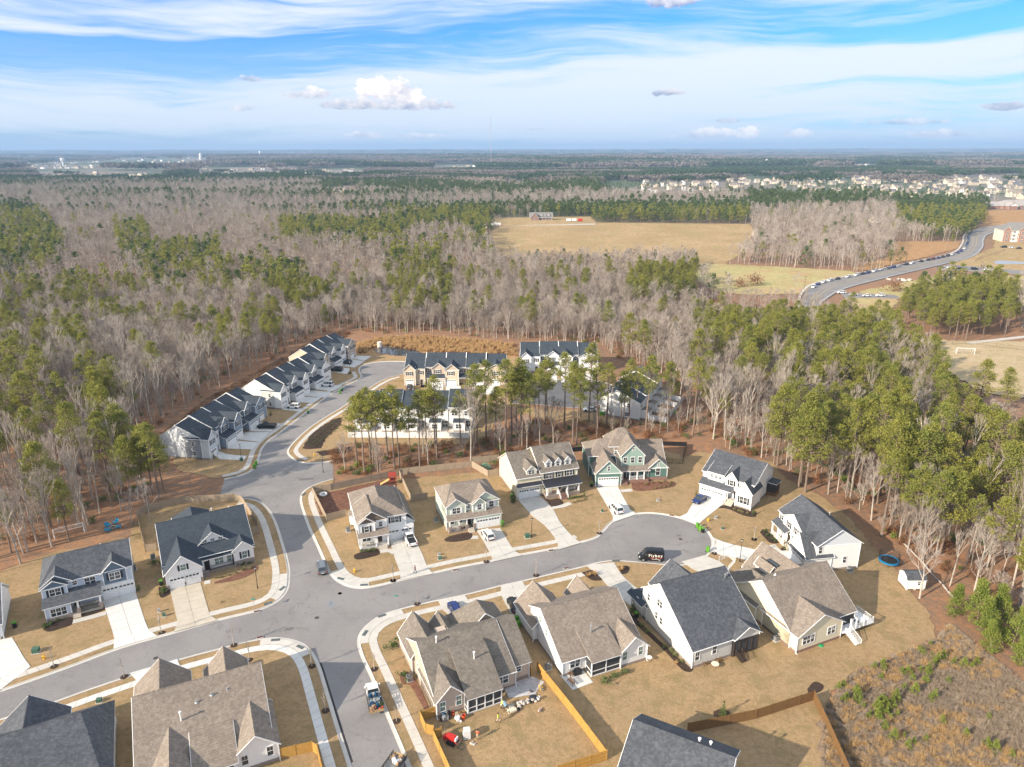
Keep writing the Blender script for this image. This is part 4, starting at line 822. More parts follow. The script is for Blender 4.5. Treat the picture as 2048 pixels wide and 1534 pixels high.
h.box('deck', 12.3, 14.4, 10.6, 13.6, 0, .9, W_MID); h.screens('E', 10.6, 13.5, 14.3, .9, 3.2, 2, DKWOOD); h.screens('S', 12.4, 14.3, 10.65, .9, 3.2, 1, DKWOOD); h.shed(12.3, 14.5, 10.4, 13.6, 3.25, 3.3, name='deck_roof')
# ---- I far right, front to the west
h = House('two_storey_house', 'pale grey and white house with charcoal roof near the woods and the round trampoline', 'house', 56.5, 136.5, -81.5, S_WHITE, RF_DARK)
h.blk(0, 14.6, 1.2, 10.4, 'u', 5.9, 9.0, wall=S_WHITE, gable=S_GREY); h.blk(2.3, 9.9, .9, 6.2, 'v', 5.9, 8.1, base=3.5); h.blk(8.6, 14.7, -.9, 4.5, 'v', 3.5, 7.2)
h.shed(-.2, 4.9, -.4, 1.4, 3.1, 4.1); h.cols((.1, 2.4, 4.7), -.2, .5, 3.1); h.box('porch_floor', 0, 8.6, -.1, 1.2, 0, .5, CONC2); h.rail(.2, -.2, 4.6, -.2, .5)
h.win('S', 1.2, 1.2, 4.2, .8, 1.35, 1, SHUT); h.win('S', 4.4, .9, 4.2, .8, 1.35, 1, SHUT); h.win('S', 7.6, .9, 4.2, .8, 1.4, 2, SHUT); h.win('S', 1.4, 1.2, 1.3, .8, 1.5, 1, SHUT); h.win('S', 6.5, 1.2, 1.3, .8, 1.6, 1, SHUT); h.door('S', 4.6, 1.18, .5)
h.gd('S', 11.6, -.93, 4.9); h.shed(9.0, 14.2, -1.5, -.9, 2.75, 3.1, name='garage_eyebrow'); h.win('S', 11.6, -.9, 4.6, .4, .5)
h.win('E', 1.9, 14.6, 4.1, .7, 1.4); h.win('E', 7.4, 14.6, 1.5, .7, 1.4); h.vent(7, 8.0, 8.0, .5, .05)
# ---- J yellow cream, rear view
h = House('one_and_half_storey_house', 'pale yellow house with brown roof and white deck stairs at its rear corner', 'house', 47.1, 98.2, 24, S_CREAM, RF_BROWN, found=BRICK)
h.blk(0, 14.4, 1.5, 16.2, 'u', 3.3, 8.7, sr=8.8, z1=3.6); h.blk(0, 10.0, 0, 8.0, 'v', 3.4, 6.2, sr=5.1); h.blk(6.2, 14.8, 10.5, 20.0, 'v', 3.4, 7.4, hb=0); h.blk(-.2, 6.2, 9.5, 19.0, 'v', 3.2, 6.6, hb=3.0, roof=RF_GBR)
h.blk(7.0, 8.6, 14.5, 17.8, 'v', 5.2, 6.1, base=3.6); h.box('skylight', 8.2, 9.4, 14.0, 16.6, 6.2, 6.32, GLASS)
h.win('S', 2.5, 0, 1.3, .85, 1.5, 3); h.win('S', 7.6, 0, 1.6, .85, 1.4, 2)
h.box('deck', 10.2, 15.3, -.3, 1.6, .9, 1.1, WHITE); h.box('deck', 14.4, 17.6, -.3, 3.5, .9, 1.1, WHITE); h.cols((12.0, 13.2, 15.1), -.2, 1.1, 3.3, r=.14)
for a in ((12.6, -.25, 15.2, -.25), (15.4, -.25, 17.5, -.25), (17.5, -.25, 17.5, 3.4)): h.rail(*a, 1.1)
for i in range(7): h.box('stair_tread', 10.7, 11.9, -.3-(i+1)*.32, -.3-i*.32, 1.1-(i+1)*.15-.05, 1.1-(i+1)*.15, WHITE)
h.rail(10.7, -2.7, 10.7, -.3, .0, z1=1.1); h.rail(11.9, -2.7, 11.9, -.3, .0, z1=1.1)
h.blk(10.3, 14.3, 1.2, 3, 'u', 3.1, 3.2, sr=2, th=.05, oh=0, wall=SCREEN)
for u_, v_ in ((3.6, 9.8), (8.5, 8.9)): h.vent(u_, v_, 8.2, .35, .12, False, WHITE if u_ < 5 else BLACK)
for u_, v_ in ((1.2, 7.0), (3.1, 6.0)): h.vent(u_, v_, 6.2, .5, .05, False, BLACK)
h.spout(0, 0, 3.4)
# ---- K tall greige house, charcoal roof, rear view
h = House('tall_gabled_house', 'tall off white house with a huge charcoal roof and brown screened porch at the rear', 'house', 28.9, 94.6, 23, S_GREIGE, RF_DARK)
h.blk(0, 13.0, 0, 14.6, 'u', 3.6, 10.0, sr=9.6, z1=6.2, wall=S_GREIGE); h.blk(4.0, 12.6, 9.6, 18.2, 'v', 3.8, 7.5); h.blk(8.0, 13.1, -.4, 3.6, 'v', 3.6, 5.2, wall=S_GREIGE, base=3.0)
h.shed(-1.0, 0, 13.4, 18.4, 2.9, 3.6, axis='u', name='side_roof', oh=0, roof=RF_NAVY); h.blk(0, 4.0, 13.2, 18.2, 'u', 3.0, 3.4, roof=RF_NAVY)
h.screens('S', 8.0, 12.9, -.35, 0.3, 3.1, 4, DKWOOD, False); h.screens('W', -.35, 2.0, 12.95, .3, 3.1, 2, DKWOOD, False); h.box('deck', 8.0, 12.9, -.4, 2.0, .1, .4, DKWOOD)
for i in range(5): h.box('stair_tread', 8.3, 9.5, -.4-(i+1)*.35, -.4-i*.35, .45-i*.1-.1, .45-i*.1, DKWOOD)
h.rail(8.3, -2.2, 8.3, -.5, .0, DKWOOD, z1=.5); h.rail(9.5, -2.2, 9.5, -.5, .0, DKWOOD, z1=.5)
h.win('S', .9, 0, 1.4, .8, 1.5); h.win('S', 4.3, 0, 1.6, .8, 1.5)
for v_, z_, n_ in ((12.9, 4.6, 1), (9.6, 5.4, 2), (10.3, 2.6, 1), (8.9, 2.4, 1)): h.win('W', v_, 0, z_, .7, 1.3, n_)
h.win('W', 7.6, 0, 3.2, 1.4, .35); h.vent(12.0, 7.9, 8.6, 1.1, .09, m=METAL); h.vent(12.6, 8.1, 8.6, 1.1, .09, m=METAL); h.vent(8.0, 7.5, 8.3, .4, .06, False, BLACK); h.vent(5, 3.3, 5.6, .4, .06, False, BLACK)
h.spout(0, 0, 3.6, BLACK); h.spout(7.9, 0, 3.6, BLACK)
# ---- L white with brown roof, rear view
h = House('one_and_half_storey_house', 'white house with brown roof, screened rear porch and patio slab', 'house', 7.9, 92.8, 23, S_WHITE, RF_BROWN)
h.blk(0, 14.0, 0, 12.0, 'u', 3.0, 7.6, sr=7.8, z1=5.4); h.blk(4.1, 9.5, -2.0, 4.5, 'u', 3.0, 5.45, sr=4.4, z1=5.4, walls=False, ohg=.1, rk=RF_BROWN); h.blk(9.5, 14.5, -1.8, 6, 'v', 3.0, 5.2)
h.blk(-.8, 6.2, 9.5, 16.8, 'v', 3.1, 6.4, hb=0); h.blk(8.9, 13.2, 9.0, 16.2, 'v', 3.1, 5.7); h.blk(6.2, 8.9, 11, 14.2, 'u', 3.0, 3.8)
h.screens('S', 4.2, 9.4, -1.9, .15, 2.95, 2); h.screens('W', -1.9, 0, 4.2, .15, 2.95, 1); h.box('porch_floor', 4.1, 9.5, -1.95, 0, 0, .15, CONC)
h.win('S', 2.2, 0, 1.2, .85, 1.4, 2); h.win('S', 10.3, -1.8, 1.3, .8, 1.5, 1, None, GLASS2); h.win('S', 13.3, -1.8, 1.4, .8, 1.5, 1, None, GLASS2)
for v_, z_ in ((8.4, 4.5), (6.0, 3.6), (3.1, 2.2), (2.2, 1.8), (1.2, 1.5)): h.win('W', v_, 0, z_, .6, 1.2 if v_ > 5 else .5, 1, None, GLASS2)
h.vent(6.3, 2.4, 4.6, 1.4, .12, m=METAL); h.vent(5.2, 5.9, 6.2, .5, .12, False, METAL); h.vent(4.9, 6.8, 6.6, .5, .1, False, METAL)
for u_, v_ in ((9.4, 5.2), (10.6, 5.0), (6.0, 8.2), (9.6, 8.6)): h.vent(u_, v_, 5.8 if v_ < 6 else 7.0, .45, .05, False, BLACK)
h.spout(0, 0, 3.0); h.spout(9.5, -2.0, 3.0); h.spout(14.5, -1.9, 3.0)
# ---- M tan house, rear view
h = House('one_storey_house', 'tan house with grey brown roof, white screened porch and workers in the yard', 'house', -11.3, 84.3, 25, S_TAN, RF_GBR)
h.blk(0, 13.4, 1.0, 15.0, 'u', 3.0, 7.1, sr=8.6, z1=3.4, ohg=.05); h.blk(13.0, 16.2, 2.0, 14.4, 'u', 3.0, 6.95, sr=8.6, z1=3.4, rk=RF_GBR); h.blk(0, 4.4, -.2, 7.5, 'v', 3.0, 5.2); h.blk(4.3, 10.0, -1.5, 6, 'u', 3.0, 6.3, sr=5.0, z1=6.2, walls=False, ohg=.02, rk=RF_GBR)
h.blk(-.4, 4.6, 10.5, 17.2, 'v', 3.2, 6.3); h.blk(8.2, 16.8, 11.0, 17.8, 'v', 3.3, 7.1, hb=3.0); h.blk(4.9, 7.7, 12.5, 16.8, 'v', 3.6, 5.2); h.box('dormer_box', 4.3, 6.0, 11.2, 13.0, 3.2, 5.4, S_TAN)
h.screens('S', 4.5, 9.9, -1.4, .15, 2.95, 4); h.screens('W', -1.4, 0, 4.45, .15, 2.95, 1); h.box('porch_floor', 4.4, 10.0, -1.45, 1, 0, .15, CONC)
h.win('S', .95, -.2, 1.0, .8, 1.6, 1, None, GLASS2); h.win('S', 3.5, -.2, 1.2, .8, 1.6, 1, None, GLASS2); h.win('S', 11.2, 1.0, 1.2, .9, 1.5, 2); h.win('S', 14.4, 2.0, 1.6, .8, 1.0, 1); h.win('W', 8.5, 0, 2.0, .5, 1.4)
h.vent(2.9, 7.7, 6.3, 1.5, .1); h.vent(7.4, 3.2, 5.3, 1.4, .1); h.vent(13.9, 8.4, 6.6, .4, .05, False, BLACK); h.spout(13.4, .9, 3.0); h.spout(16.2, 1.9, 3.0); h.spout(0, -.3, 3.0)
# ---- N lower left brown roof, rear view
h = House('one_storey_house', 'brown roofed white house at the lower left with tall white roof pipe', 'house', -32.4, 76.9, 25, S_WHITE, RF_BROWN)
h.blk(-17.0, -.6, 1.2, 15.6, 'u', 3.0, 7.4, sr=11.6, z1=4.4); h.blk(-5.3, .2, -.2, 8, 'v', 3.0, 5.3); h.blk(-10.6, -5.0, -1.2, 5, 'u', 2.9, 4.6, sr=4.4, z1=4.5, walls=False, ohg=0); h.blk(-15.6, -10.4, -1.0, 6.5, 'v', 3.0, 5.2)
h.blk(-17.6, -10.4, 12.0, 19.6, 'v', 3.2, 6.6, hb=0, ohg=.4); h.blk(-8.0, -2.2, 12.0, 19.0, 'v', 3.2, 6.3)
h.win('S', -4.2, -.2, 1.0, .8, 1.5); h.win('S', -.9, -.2, 1.2, .8, 1.5); h.box('porch_floor', -10.4, -5.3, -.9, 1.2, 0, .15, CONC); h.cols((-10.3, -7.9, -5.5), -1.0, .15, 2.8); h.rail(-7.8, -1.0, -5.6, -1.0, .15); h.win('S', -7.8, 1.2, .9, .9, 1.7, 3)
h.vent(-11.4, 6.6, 5.2, 1.6, .1); h.vent(-9.3, 8.4, 6.2, .4, .12, False, METAL); h.vent(-7.3, 8.8, 6.4, .4, .12, False, METAL); h.vent(-5.2, 9.0, 6.3, .4, .12, False, METAL); h.spout(.2, -.2, 3.0)
# ---- O dark roof bottom left
h = House('one_storey_house', 'charcoal roofed house cut off by the lower left corner', 'house', -53.5, 75.4, 27, S_WHITE, RF_DARK)
h.blk(-18, -.5, -9.5, 9.0, 'u', 3.2, 7.8, sr=3.6, hb=3.0, z1=4.0); h.blk(-14.5, -6.2, 3.0, 11.2, 'v', 3.4, 7.0, hb=0); h.vent(-6.3, 1.8, 6.7, .4, .12, False, METAL); h.vent(-8.3, -1.0, 5.8, .4, .12, False, METAL)
h.vent(-12.0, 0.5, 6.4, .4, .12, False, METAL); h.win('E', 0, -.5, 1.2, .8, 1.4)
# ---- Q dark roof bottom centre right
h = House('one_storey_house', 'charcoal roofed house at the lower edge before the brown fence', 'house', 16.6, 76.2, -28, S_WHITE, RF_DARK)
h.blk(0, 12.7, -8.2, 3.0, 'u', 3.6, 7.5, sr=-.6, z1=5.4); h.blk(3.4, 8.6, -11, -3.0, 'v', 3.4, 5.6); h.blk(-.2, 3.4, -8.2, -2, 'v', 3.6, 5.0); h.vent(8.3, .3, 6.9, .7, .12); h.vent(9.7, .5, 6.8, .7, .12); h.win('E', 1, 12.7, 1.8, .8, 1.4)
# ---- R left edge
h = House('two_storey_house', 'white charcoal roofed house cut off by the left edge, lidded bin at its corner', 'house', -87.6, 102.4, 29, S_WHITE, RF_DARK)
h.blk(-12, 0, 0, 12, 'u', 3.1, 7.4, sr=6); h.gd('S', -1.8, 0); h.gd('S', -4.8, 0); h.spout(0, 0, 3.1)
# ================================================================== TOWNHOUSES
def town(label, ox, oy, ang, walls, n=5, gab=None, roof=RF_NAVY, cat='townhouses', dz=0.0, uw=6.5, rear=True, shut=SHUT):
    h = House('townhouse_row', label, cat, ox, oy, ang, walls[0], roof); u = 0.0; st = [0, .0, .35, .35, -.1]
    for i in range(n):
        w_ = walls[i % len(walls)]; a, b = u, u+uw; s_ = .25 if i in (1, 2) else (0 if i != n-1 else -.2)
        fv = 0.0 if i in (0, 2, 4) else 2.2
        h.blk(a, b, 2.2, 14.0, 'u', 6.1+s_, 9.4+s_, sr=8.8, wall=w_, oh=.3, ohg=.06)
        if i in (0, n-1):
            h.blk(a+.05 if i else a-.0, a+3.9 if i == 0 else b, 0, 7, 'v', 6.1, 7.9, wall=w_); g0 = a+1.9 if i == 0 else (a+b)/2
            if i == 0: h.blk(a+3.9, b, .9, 3, 'u', 6.0, 6.6, wall=w_, oh=.1)
            h.gd('S', g0, 0, 2.5); h.win('S', g0, 0, 3.9, .8, 1.35, 2, shut); h.door('S', b-1.3 if i == 0 else a-.1, .88 if i == 0 else 2.1, .1); h.win('S', b-1.3 if i == 0 else b-.7, .9 if i == 0 else 0, 4.0, .8, 1.3, 1, shut)
        elif i % 2:
            h.blk(a+2.6, b-.1, 1.5, 7, 'v', 6.2, 8.0, wall=w_, base=3.4, gable=gab); h.blk(a+1.0, b+.0, -.6, 3, 'u', 2.9, 3.1, sr=1, th=.05, oh=.02, wall=w_); h.shed(a+1.0, b, -.8, 2.2, 2.95, 4.1, name='garage_roof'); h.gd('S', (a+b)/2+.5, -.6, 4.6)
            h.win('S', a+1.3, 2.2, 4.3, .8, 1.35, 1, shut); h.win('S', a+4.5, 1.5, 4.2, .8, 1.35, 2, shut)
        else:
            h.blk(a+.1, b-2.4, -.2, 7, 'v', 6.1, 8.0, wall=w_, gable=gab); h.gd('S', a+2.1, -.2, 3.6 if uw > 6 else 2.6); h.win('S', a+2.1, -.2, 4.0, .8, 1.35, 2, shut); h.win('S', b-1.2, 2.2, 4.2, .8, 1.35, 1, shut); h.shed(b-2.3, b, -.4, 2.2, 2.95, 3.9, name='entry_roof')
        # party wall capping
        if i: pw = MB(); pw.poly([(a-.12, 2.0, 6.2), (a-.12, 8.8, 9.95), (a-.12, 14.2, 6.4), (a-.12, 14.2, 5.5), (a-.12, 2.0, 5.5)], WHITE); pw.poly([(a+.12, 2.0, 5.5), (a+.12, 14.2, 5.5), (a+.12, 14.2, 6.4), (a+.12, 8.8, 9.95), (a+.12, 2.0, 6.2)], WHITE); pw.poly([(a-.12, 2.0, 6.2), (a+.12, 2.0, 6.2), (a+.12, 8.8, 9.95), (a-.12, 8.8, 9.95)], WHITE); pw.poly([(a-.12, 8.8, 9.95), (a+.12, 8.8, 9.95), (a+.12, 14.2, 6.4), (a-.12, 14.2, 6.4)], WHITE); pw.obj('party_wall', h.o)
        if rear: h.shed(a+.3, b-2.8, 14.0, 17.0, 3.5, 2.8, name='rear_roof'); h.vent(a+2, 10.5, 8.0+s_, .7, .07)
        u += uw
    return h
GG = 'rows of townhouses'
T = town('grey blue townhouse row with charcoal roofs, nearest at the left of the curved street', -81.7, 176.2, 82, [S_GREY, S_MBLUE, S_MBLUE, S_MBLUE, S_MBLUE], 5, uw=6.6)
T.win('W', 4.5, 0, 3.9, .7, 1.2); T.win('W', 4.5, 0, 1.0, .7, 1.2)
T = town('white townhouse row with charcoal roofs, middle one of the left side', -74.4, 215.1, 75, [S_WHITE], 5, uw=6.5)
T.win('W', 4.0, 0, 3.9, .7, 1.2); T.win('W', 4.0, 0, 1.0, .7, 1.2)
town('beige and brown townhouse row at the far end of the left side', -69.8, 251.5, 76, [S_BEIGE, S_WHITE, S_WHITE, S_TAN], 4, uw=6.6)
town('beige townhouse row with charcoal roof facing the camera beside the pond', -38.2, 239.1, 0, [S_BEIGE, S_TAN, S_BEIGE, S_BEIGE, S_BEIGE], 5, S_TAN, uw=7.2)
town('white townhouse row with charcoal roof, farthest right behind the pines', 3.1, 254.5, 0, [S_WHITE, S_GREY, S_WHITE, S_WHITE], 4, uw=7.25)
# T6: rear view, behind the white fence
h = House('townhouse_row', 'white townhouse row seen from the rear behind the white fence and tall pines', 'townhouses', -47.6, 199.2, 0, S_WHITE, RF_NAVY)
for i in range(5):
    a, b = i*7.1, (i+1)*7.1; s_ = (0, .4, .0, .0, .5)[i]
    h.blk(a, b, 0, 12.6, 'u', 6.1+s_, 9.3+s_, sr=7.2, oh=.3, ohg=.05); h.blk(a+1.6, a+5.0, -3.2, 0, 'u', 2.75, 3.1, sr=-.5, oh=.1); h.box('patio_slab', a+.2, b-.2, -4.2, 0, 0, .08, CONC)
    h.win('S', a+1.8, 0, 4.0, .8, 1.4, 2); h.win('S', a+5.2, 0, 4.0, .8, 1.4, 1); h.win('S', a+3.2, -3.2, 1.1, .8, 1.3, 2); h.win('S', a+6.0, 0, .3, .9, 2.0, 2); h.vent(a+3, 5.0, 8.2+s_, .6, .07)
    if i: h.box('party_wall', a-.1, a+.1, -.05, 12.6, 5.8, 6.6, WHITE)
# T7: right, gable to camera
h = House('townhouse_row', 'white townhouse row turned to the right with fenced rear patios', 'townhouses', 27.4, 210.3, -25, S_WHITE, RF_GBR)
for i in range(4):
    a, b = i*7.0, (i+1)*7.0; s_ = (0, .4, .0, .4)[i]
    h.blk(.3, 12.9, a, b, 'v', 5.6+s_, 8.9+s_, sr=5.6, oh=.3, ohg=.05, roof=RF_NAVY if i < 2 else RF_GBR); h.blk(12.9, 15.6, a+1.5, a+4.8, 'v', 2.7, 3.2, oh=.1)
    h.win('E', a+2, 12.9, 3.9, .8, 1.4, 2); h.win('E', a+5.6, 12.9, .3, .9, 2.0, 2)
h.win('S', 9.3, 0, 3.9, .6, 1.2); h.win('S', 9.0, 0, .9, .7, 1.2, 2)

# ================================================================== FENCES
FP = {}
def fence_panel(L, m, hgt, solid=True):
    key = (round(L, 2), m.name, hgt)
    if key not in FP:
        b = MB(); k_ = max(3, int(L/.15))
        for i in range(k_): x = i*L/k_; hh = hgt+random.uniform(-.015, .015); b.box(x+.004, x+L/k_-.004, -.012, .012, .03, hh, m)
        for z in (.3, hgt*.52, hgt-.25): b.box(0, L, .013, .055, z, z+.09, m)
        FP[key] = b.mesh('panel')
    return FP[key]
def post_mesh(m, hgt, r=.05):
    key = ('post', m.name, hgt)
    if key not in FP: b = MB(); b.box(-r, r, -r, r, 0, hgt+.05, m); b.box(-r-.015, r+.015, -r-.015, r+.015, hgt+.05, hgt+.09, m); FP[key] = b.mesh('post')
    return FP[key]
def fence(label, runs, m, hgt=1.83, span=2.44, name='wooden_fence', px=True, flip=False):
    first = Vector(W2([runs[0][0]])[0]) if px else Vector(runs[0][0])
    root = thing(name, label, 'fence', (first.x, first.y, .05))
    for run in runs:
        pts = [Vector(q) for q in (W2(run) if px else run)]
        for a, b in zip(pts[:-1], pts[1:]):
            L = (b-a).length; k_ = max(1, round(L/span)); d = (b-a)/k_; an = math.atan2(d.y, d.x)
            if flip: an2 = an+math.pi
            for i in range(k_):
                p = a+d*i; q0 = p-first
                Lp = d.length-.08
                link('panel', fence_panel(Lp, m, hgt), root, (q0.x+d.x/d.length*.05, q0.y+d.y/d.length*.05, random.uniform(-.02, .02)), an)
                link('post', post_mesh(m, hgt), root, (q0.x, q0.y, 0), an)
            q0 = b-first; link('post', post_mesh(m, hgt), root, (q0.x, q0.y, 0), an)
    return root
fence('weathered grey cedar fence behind the white and charcoal house', [[c1(1075, 330), c1(1140, 285), c1(1450, 215), c1(1840, 195), c1(1900, 215), c1(2020, 400)], [c1(1075, 330), c1(1140, 600), c1(1225, 590)], [c1(2020, 400), c1(2035, 455), c1(1970, 470)]], W_OLD)
fence('weathered cedar fence round the red mulch play yard', [[c6(205, 640), c6(95, 415), c6(240, 395), c6(770, 280)], [c6(205, 640), c6(355, 600)]], W_OLD)
fence('weathered cedar fence round the yard of the pale sage house', [[c6(770, 280), c6(775, 275), c6(1350, 215), c6(1475, 290), c6(1560, 280)], [c6(780, 285), c6(870, 485), c6(1000, 465)]], W_OLD)
fence('weathered fence section between the sage house and the cream house', [[c6(1350, 185), c6(1560, 165)]], W_OLD)
fence('bright new cedar fence running between the tan house and the white house', [[c3(1465, 640), c3(1475, 655)], [c3(1512, 615), c3(1740, 905), c3(1950, 1190), c3(1955, 1190), c3(1640, 1290)]], W_NEW)
fence('short bright new cedar fence stepping out from the corner of the tan house', [[c3(860, 905), c3(765, 935), c3(800, 1015), c3(850, 1028)]], W_NEW)
fence('bright new cedar fence along the sidewalk at the lower edge', [[c3(900, 1040), c3(848, 1055), c3(975, 1340)]], W_NEW)
fence('bright new cedar fence stub beside the street in the lower left yard', [[c2(1835, 1215), c2(2060, 1165), (634, 1510), (655, 1600)]], W_NEW)
fence('stained brown fence behind the charcoal roofed house, turning down at the scrub', [[c9(930, 1085), c9(1400, 990), c9(1790, 865), c9(1880, 1060), c9(2000, 1330), c9(2060, 1480)]], W_MID)
# white vinyl
W_VIN = mat('white_vinyl', (.78, .78, .77), .5)
fence('long white vinyl fence behind the townhouse row under the pines', [[t2(175, 1000), t2(180, 1095), t2(1420, 1108), t2(1425, 1045)]], W_VIN, 1.8, 2.4, 'vinyl_fence')
fence('white vinyl patio fence beside the turned townhouse row', [[t3(1330, 915), t3(1590, 955), t3(1780, 722)], [t3(1360, 830), t3(1640, 870)], [t3(1480, 750), t3(1700, 800)], [t3(1540, 690), t3(1740, 745)]], W_VIN, 1.8, 2.4, 'vinyl_fence')
fence('black mesh fence behind the green house', [[c7(1580, 300), c7(1910, 312), c7(1880, 440)]], BLACK, 1.3, 2.0, 'mesh_fence'); fence('black mesh fence between the cream house and the green house', [[c7(790, 365), c7(915, 350)]], BLACK, 1.3, 2.0, 'mesh_fence')
def rail_fence(label, pts, m=BLACK, hgt=1.2, sp=.25, z=.1):
    p_ = [Vector(q) for q in W2(pts)]; root = thing('rail_fence', label, 'fence', (p_[0].x, p_[0].y, z)); a = MB(); b = MB()
    for s_, e_ in zip(p_[:-1], p_[1:]):
        L = (e_-s_).length; q0 = s_-p_[0]; q1 = e_-p_[0]
        for zz in (.12, hgt): a.tube((q0.x, q0.y, zz), (q1.x, q1.y, zz), .035, .035, m, 4)
        for i in range(int(L/sp)+1): q = q0+(q1-q0)*(i*sp/L); r_ = .05 if i % 8 == 0 else .02; a.tube((q.x, q.y, 0), (q.x, q.y, hgt+.05), r_, r_, m, 4, False)
    a.obj('bars', root)
rail_fence('black iron rail fence beside the green house', [c7(1710, 475), c7(1770, 480), c7(1875, 485), c7(1880, 440)])
rail_fence('dark rail fence behind the football pitch', [r4(1460, 995), r4(1700, 985), r4(2048, 1030), r4(2300, 1060)], mat('dark_rail', (.12, .10, .08), .8), 1.4, 1.2, .3)
rail_fence('brown rail fence by the far pond at the right', [r4(1735, 465), r4(1780, 440), r4(1860, 420), r4(1925, 395)], mat('dark_rail', (.12, .10, .08), .8), 1.6, 1.2, .3)
rail_fence('white railing at the front steps of the yellow house', [c4(1712, 330), c4(1790, 300), c4(1838, 345), c4(1780, 410)], WHITE, 1.0, .18, 1.3)
# ================================================================== VEHICLES
def ring_loft(mb, st, m):
    """st: list of (x, [(y, z)...]) half rings from bottom centre to top centre, mirrored"""
    rows = []
    for x, hp in st:
        full = [(x, y, z) for y, z in hp]+[(x, -y, z) for y, z in reversed(hp) if abs(y) > 1e-4]; b = len(mb.v); mb.v += full; rows.append((b, len(full)))
    k_ = mb.mid(m)
    for (a, n1), (b, n2) in zip(rows[:-1], rows[1:]):
        for i in range(n1): j = (i+1) % n1; mb.f.append((a+i, a+j, b+j, b+i)); mb.mi.append(k_)
    a, n1 = rows[0]; mb.f.append(tuple(a+i for i in range(n1))); mb.mi.append(k_); a, n1 = rows[-1]; mb.f.append(tuple(a+n1-1-i for i in range(n1))); mb.mi.append(k_)
def wheel_mesh(r, w_):
    t = MB(); n_ = 14; k_ = t.mid(RUBBER); prof = [(r*.62, -w_/2), (r*.97, -w_/2), (r, -w_*.3), (r, w_*.3), (r*.97, w_/2), (r*.62, w_/2)]
    for rr, y in prof:
        for i in range(n_): a = 2*math.pi*i/n_; t.v.append((rr*math.cos(a), y, rr*math.sin(a)))
    for j in range(5):
        for i in range(n_): q = (i+1) % n_; t.f.append((j*n_+i, j*n_+q, (j+1)*n_+q, (j+1)*n_+i)); t.mi.append(k_)
    rim = MB(); rim.tube((0, -w_*.42, 0), (0, w_*.42, 0), r*.64, r*.64, METAL, 10); 
    for i in range(5): a = 2*math.pi*i/5; rim.box(-.03, .03, -w_*.47, w_*.47, .03, r*.6, METAL, Matrix.Rotation(a, 3, 'Y'))
    return t.mesh('wheel'), rim.mesh('rim')
WM = wheel_mesh(.34, .23)
PAINT = {}
def paint(nm, c, metal=.2):
    if nm not in PAINT: PAINT[nm] = mat('paint_'+nm, c, .25, 'flat', spec=.6, metal=metal)
    return PAINT[nm]
HEADL = mat('lamp_lens', (.75, .76, .74), .15, 'flat', spec=.8); TAILL = mat('tail_lens', (.35, .015, .012), .25, 'flat', spec=.6)
def add_wheels(root, xs, y, r=.34):
    for x in xs:
        for q in (-1, 1):
            o = link('wheel', WM[0], root, (x, q*y, r)); o.scale = (r/.34,)*3; link('rim', WM[1], o)
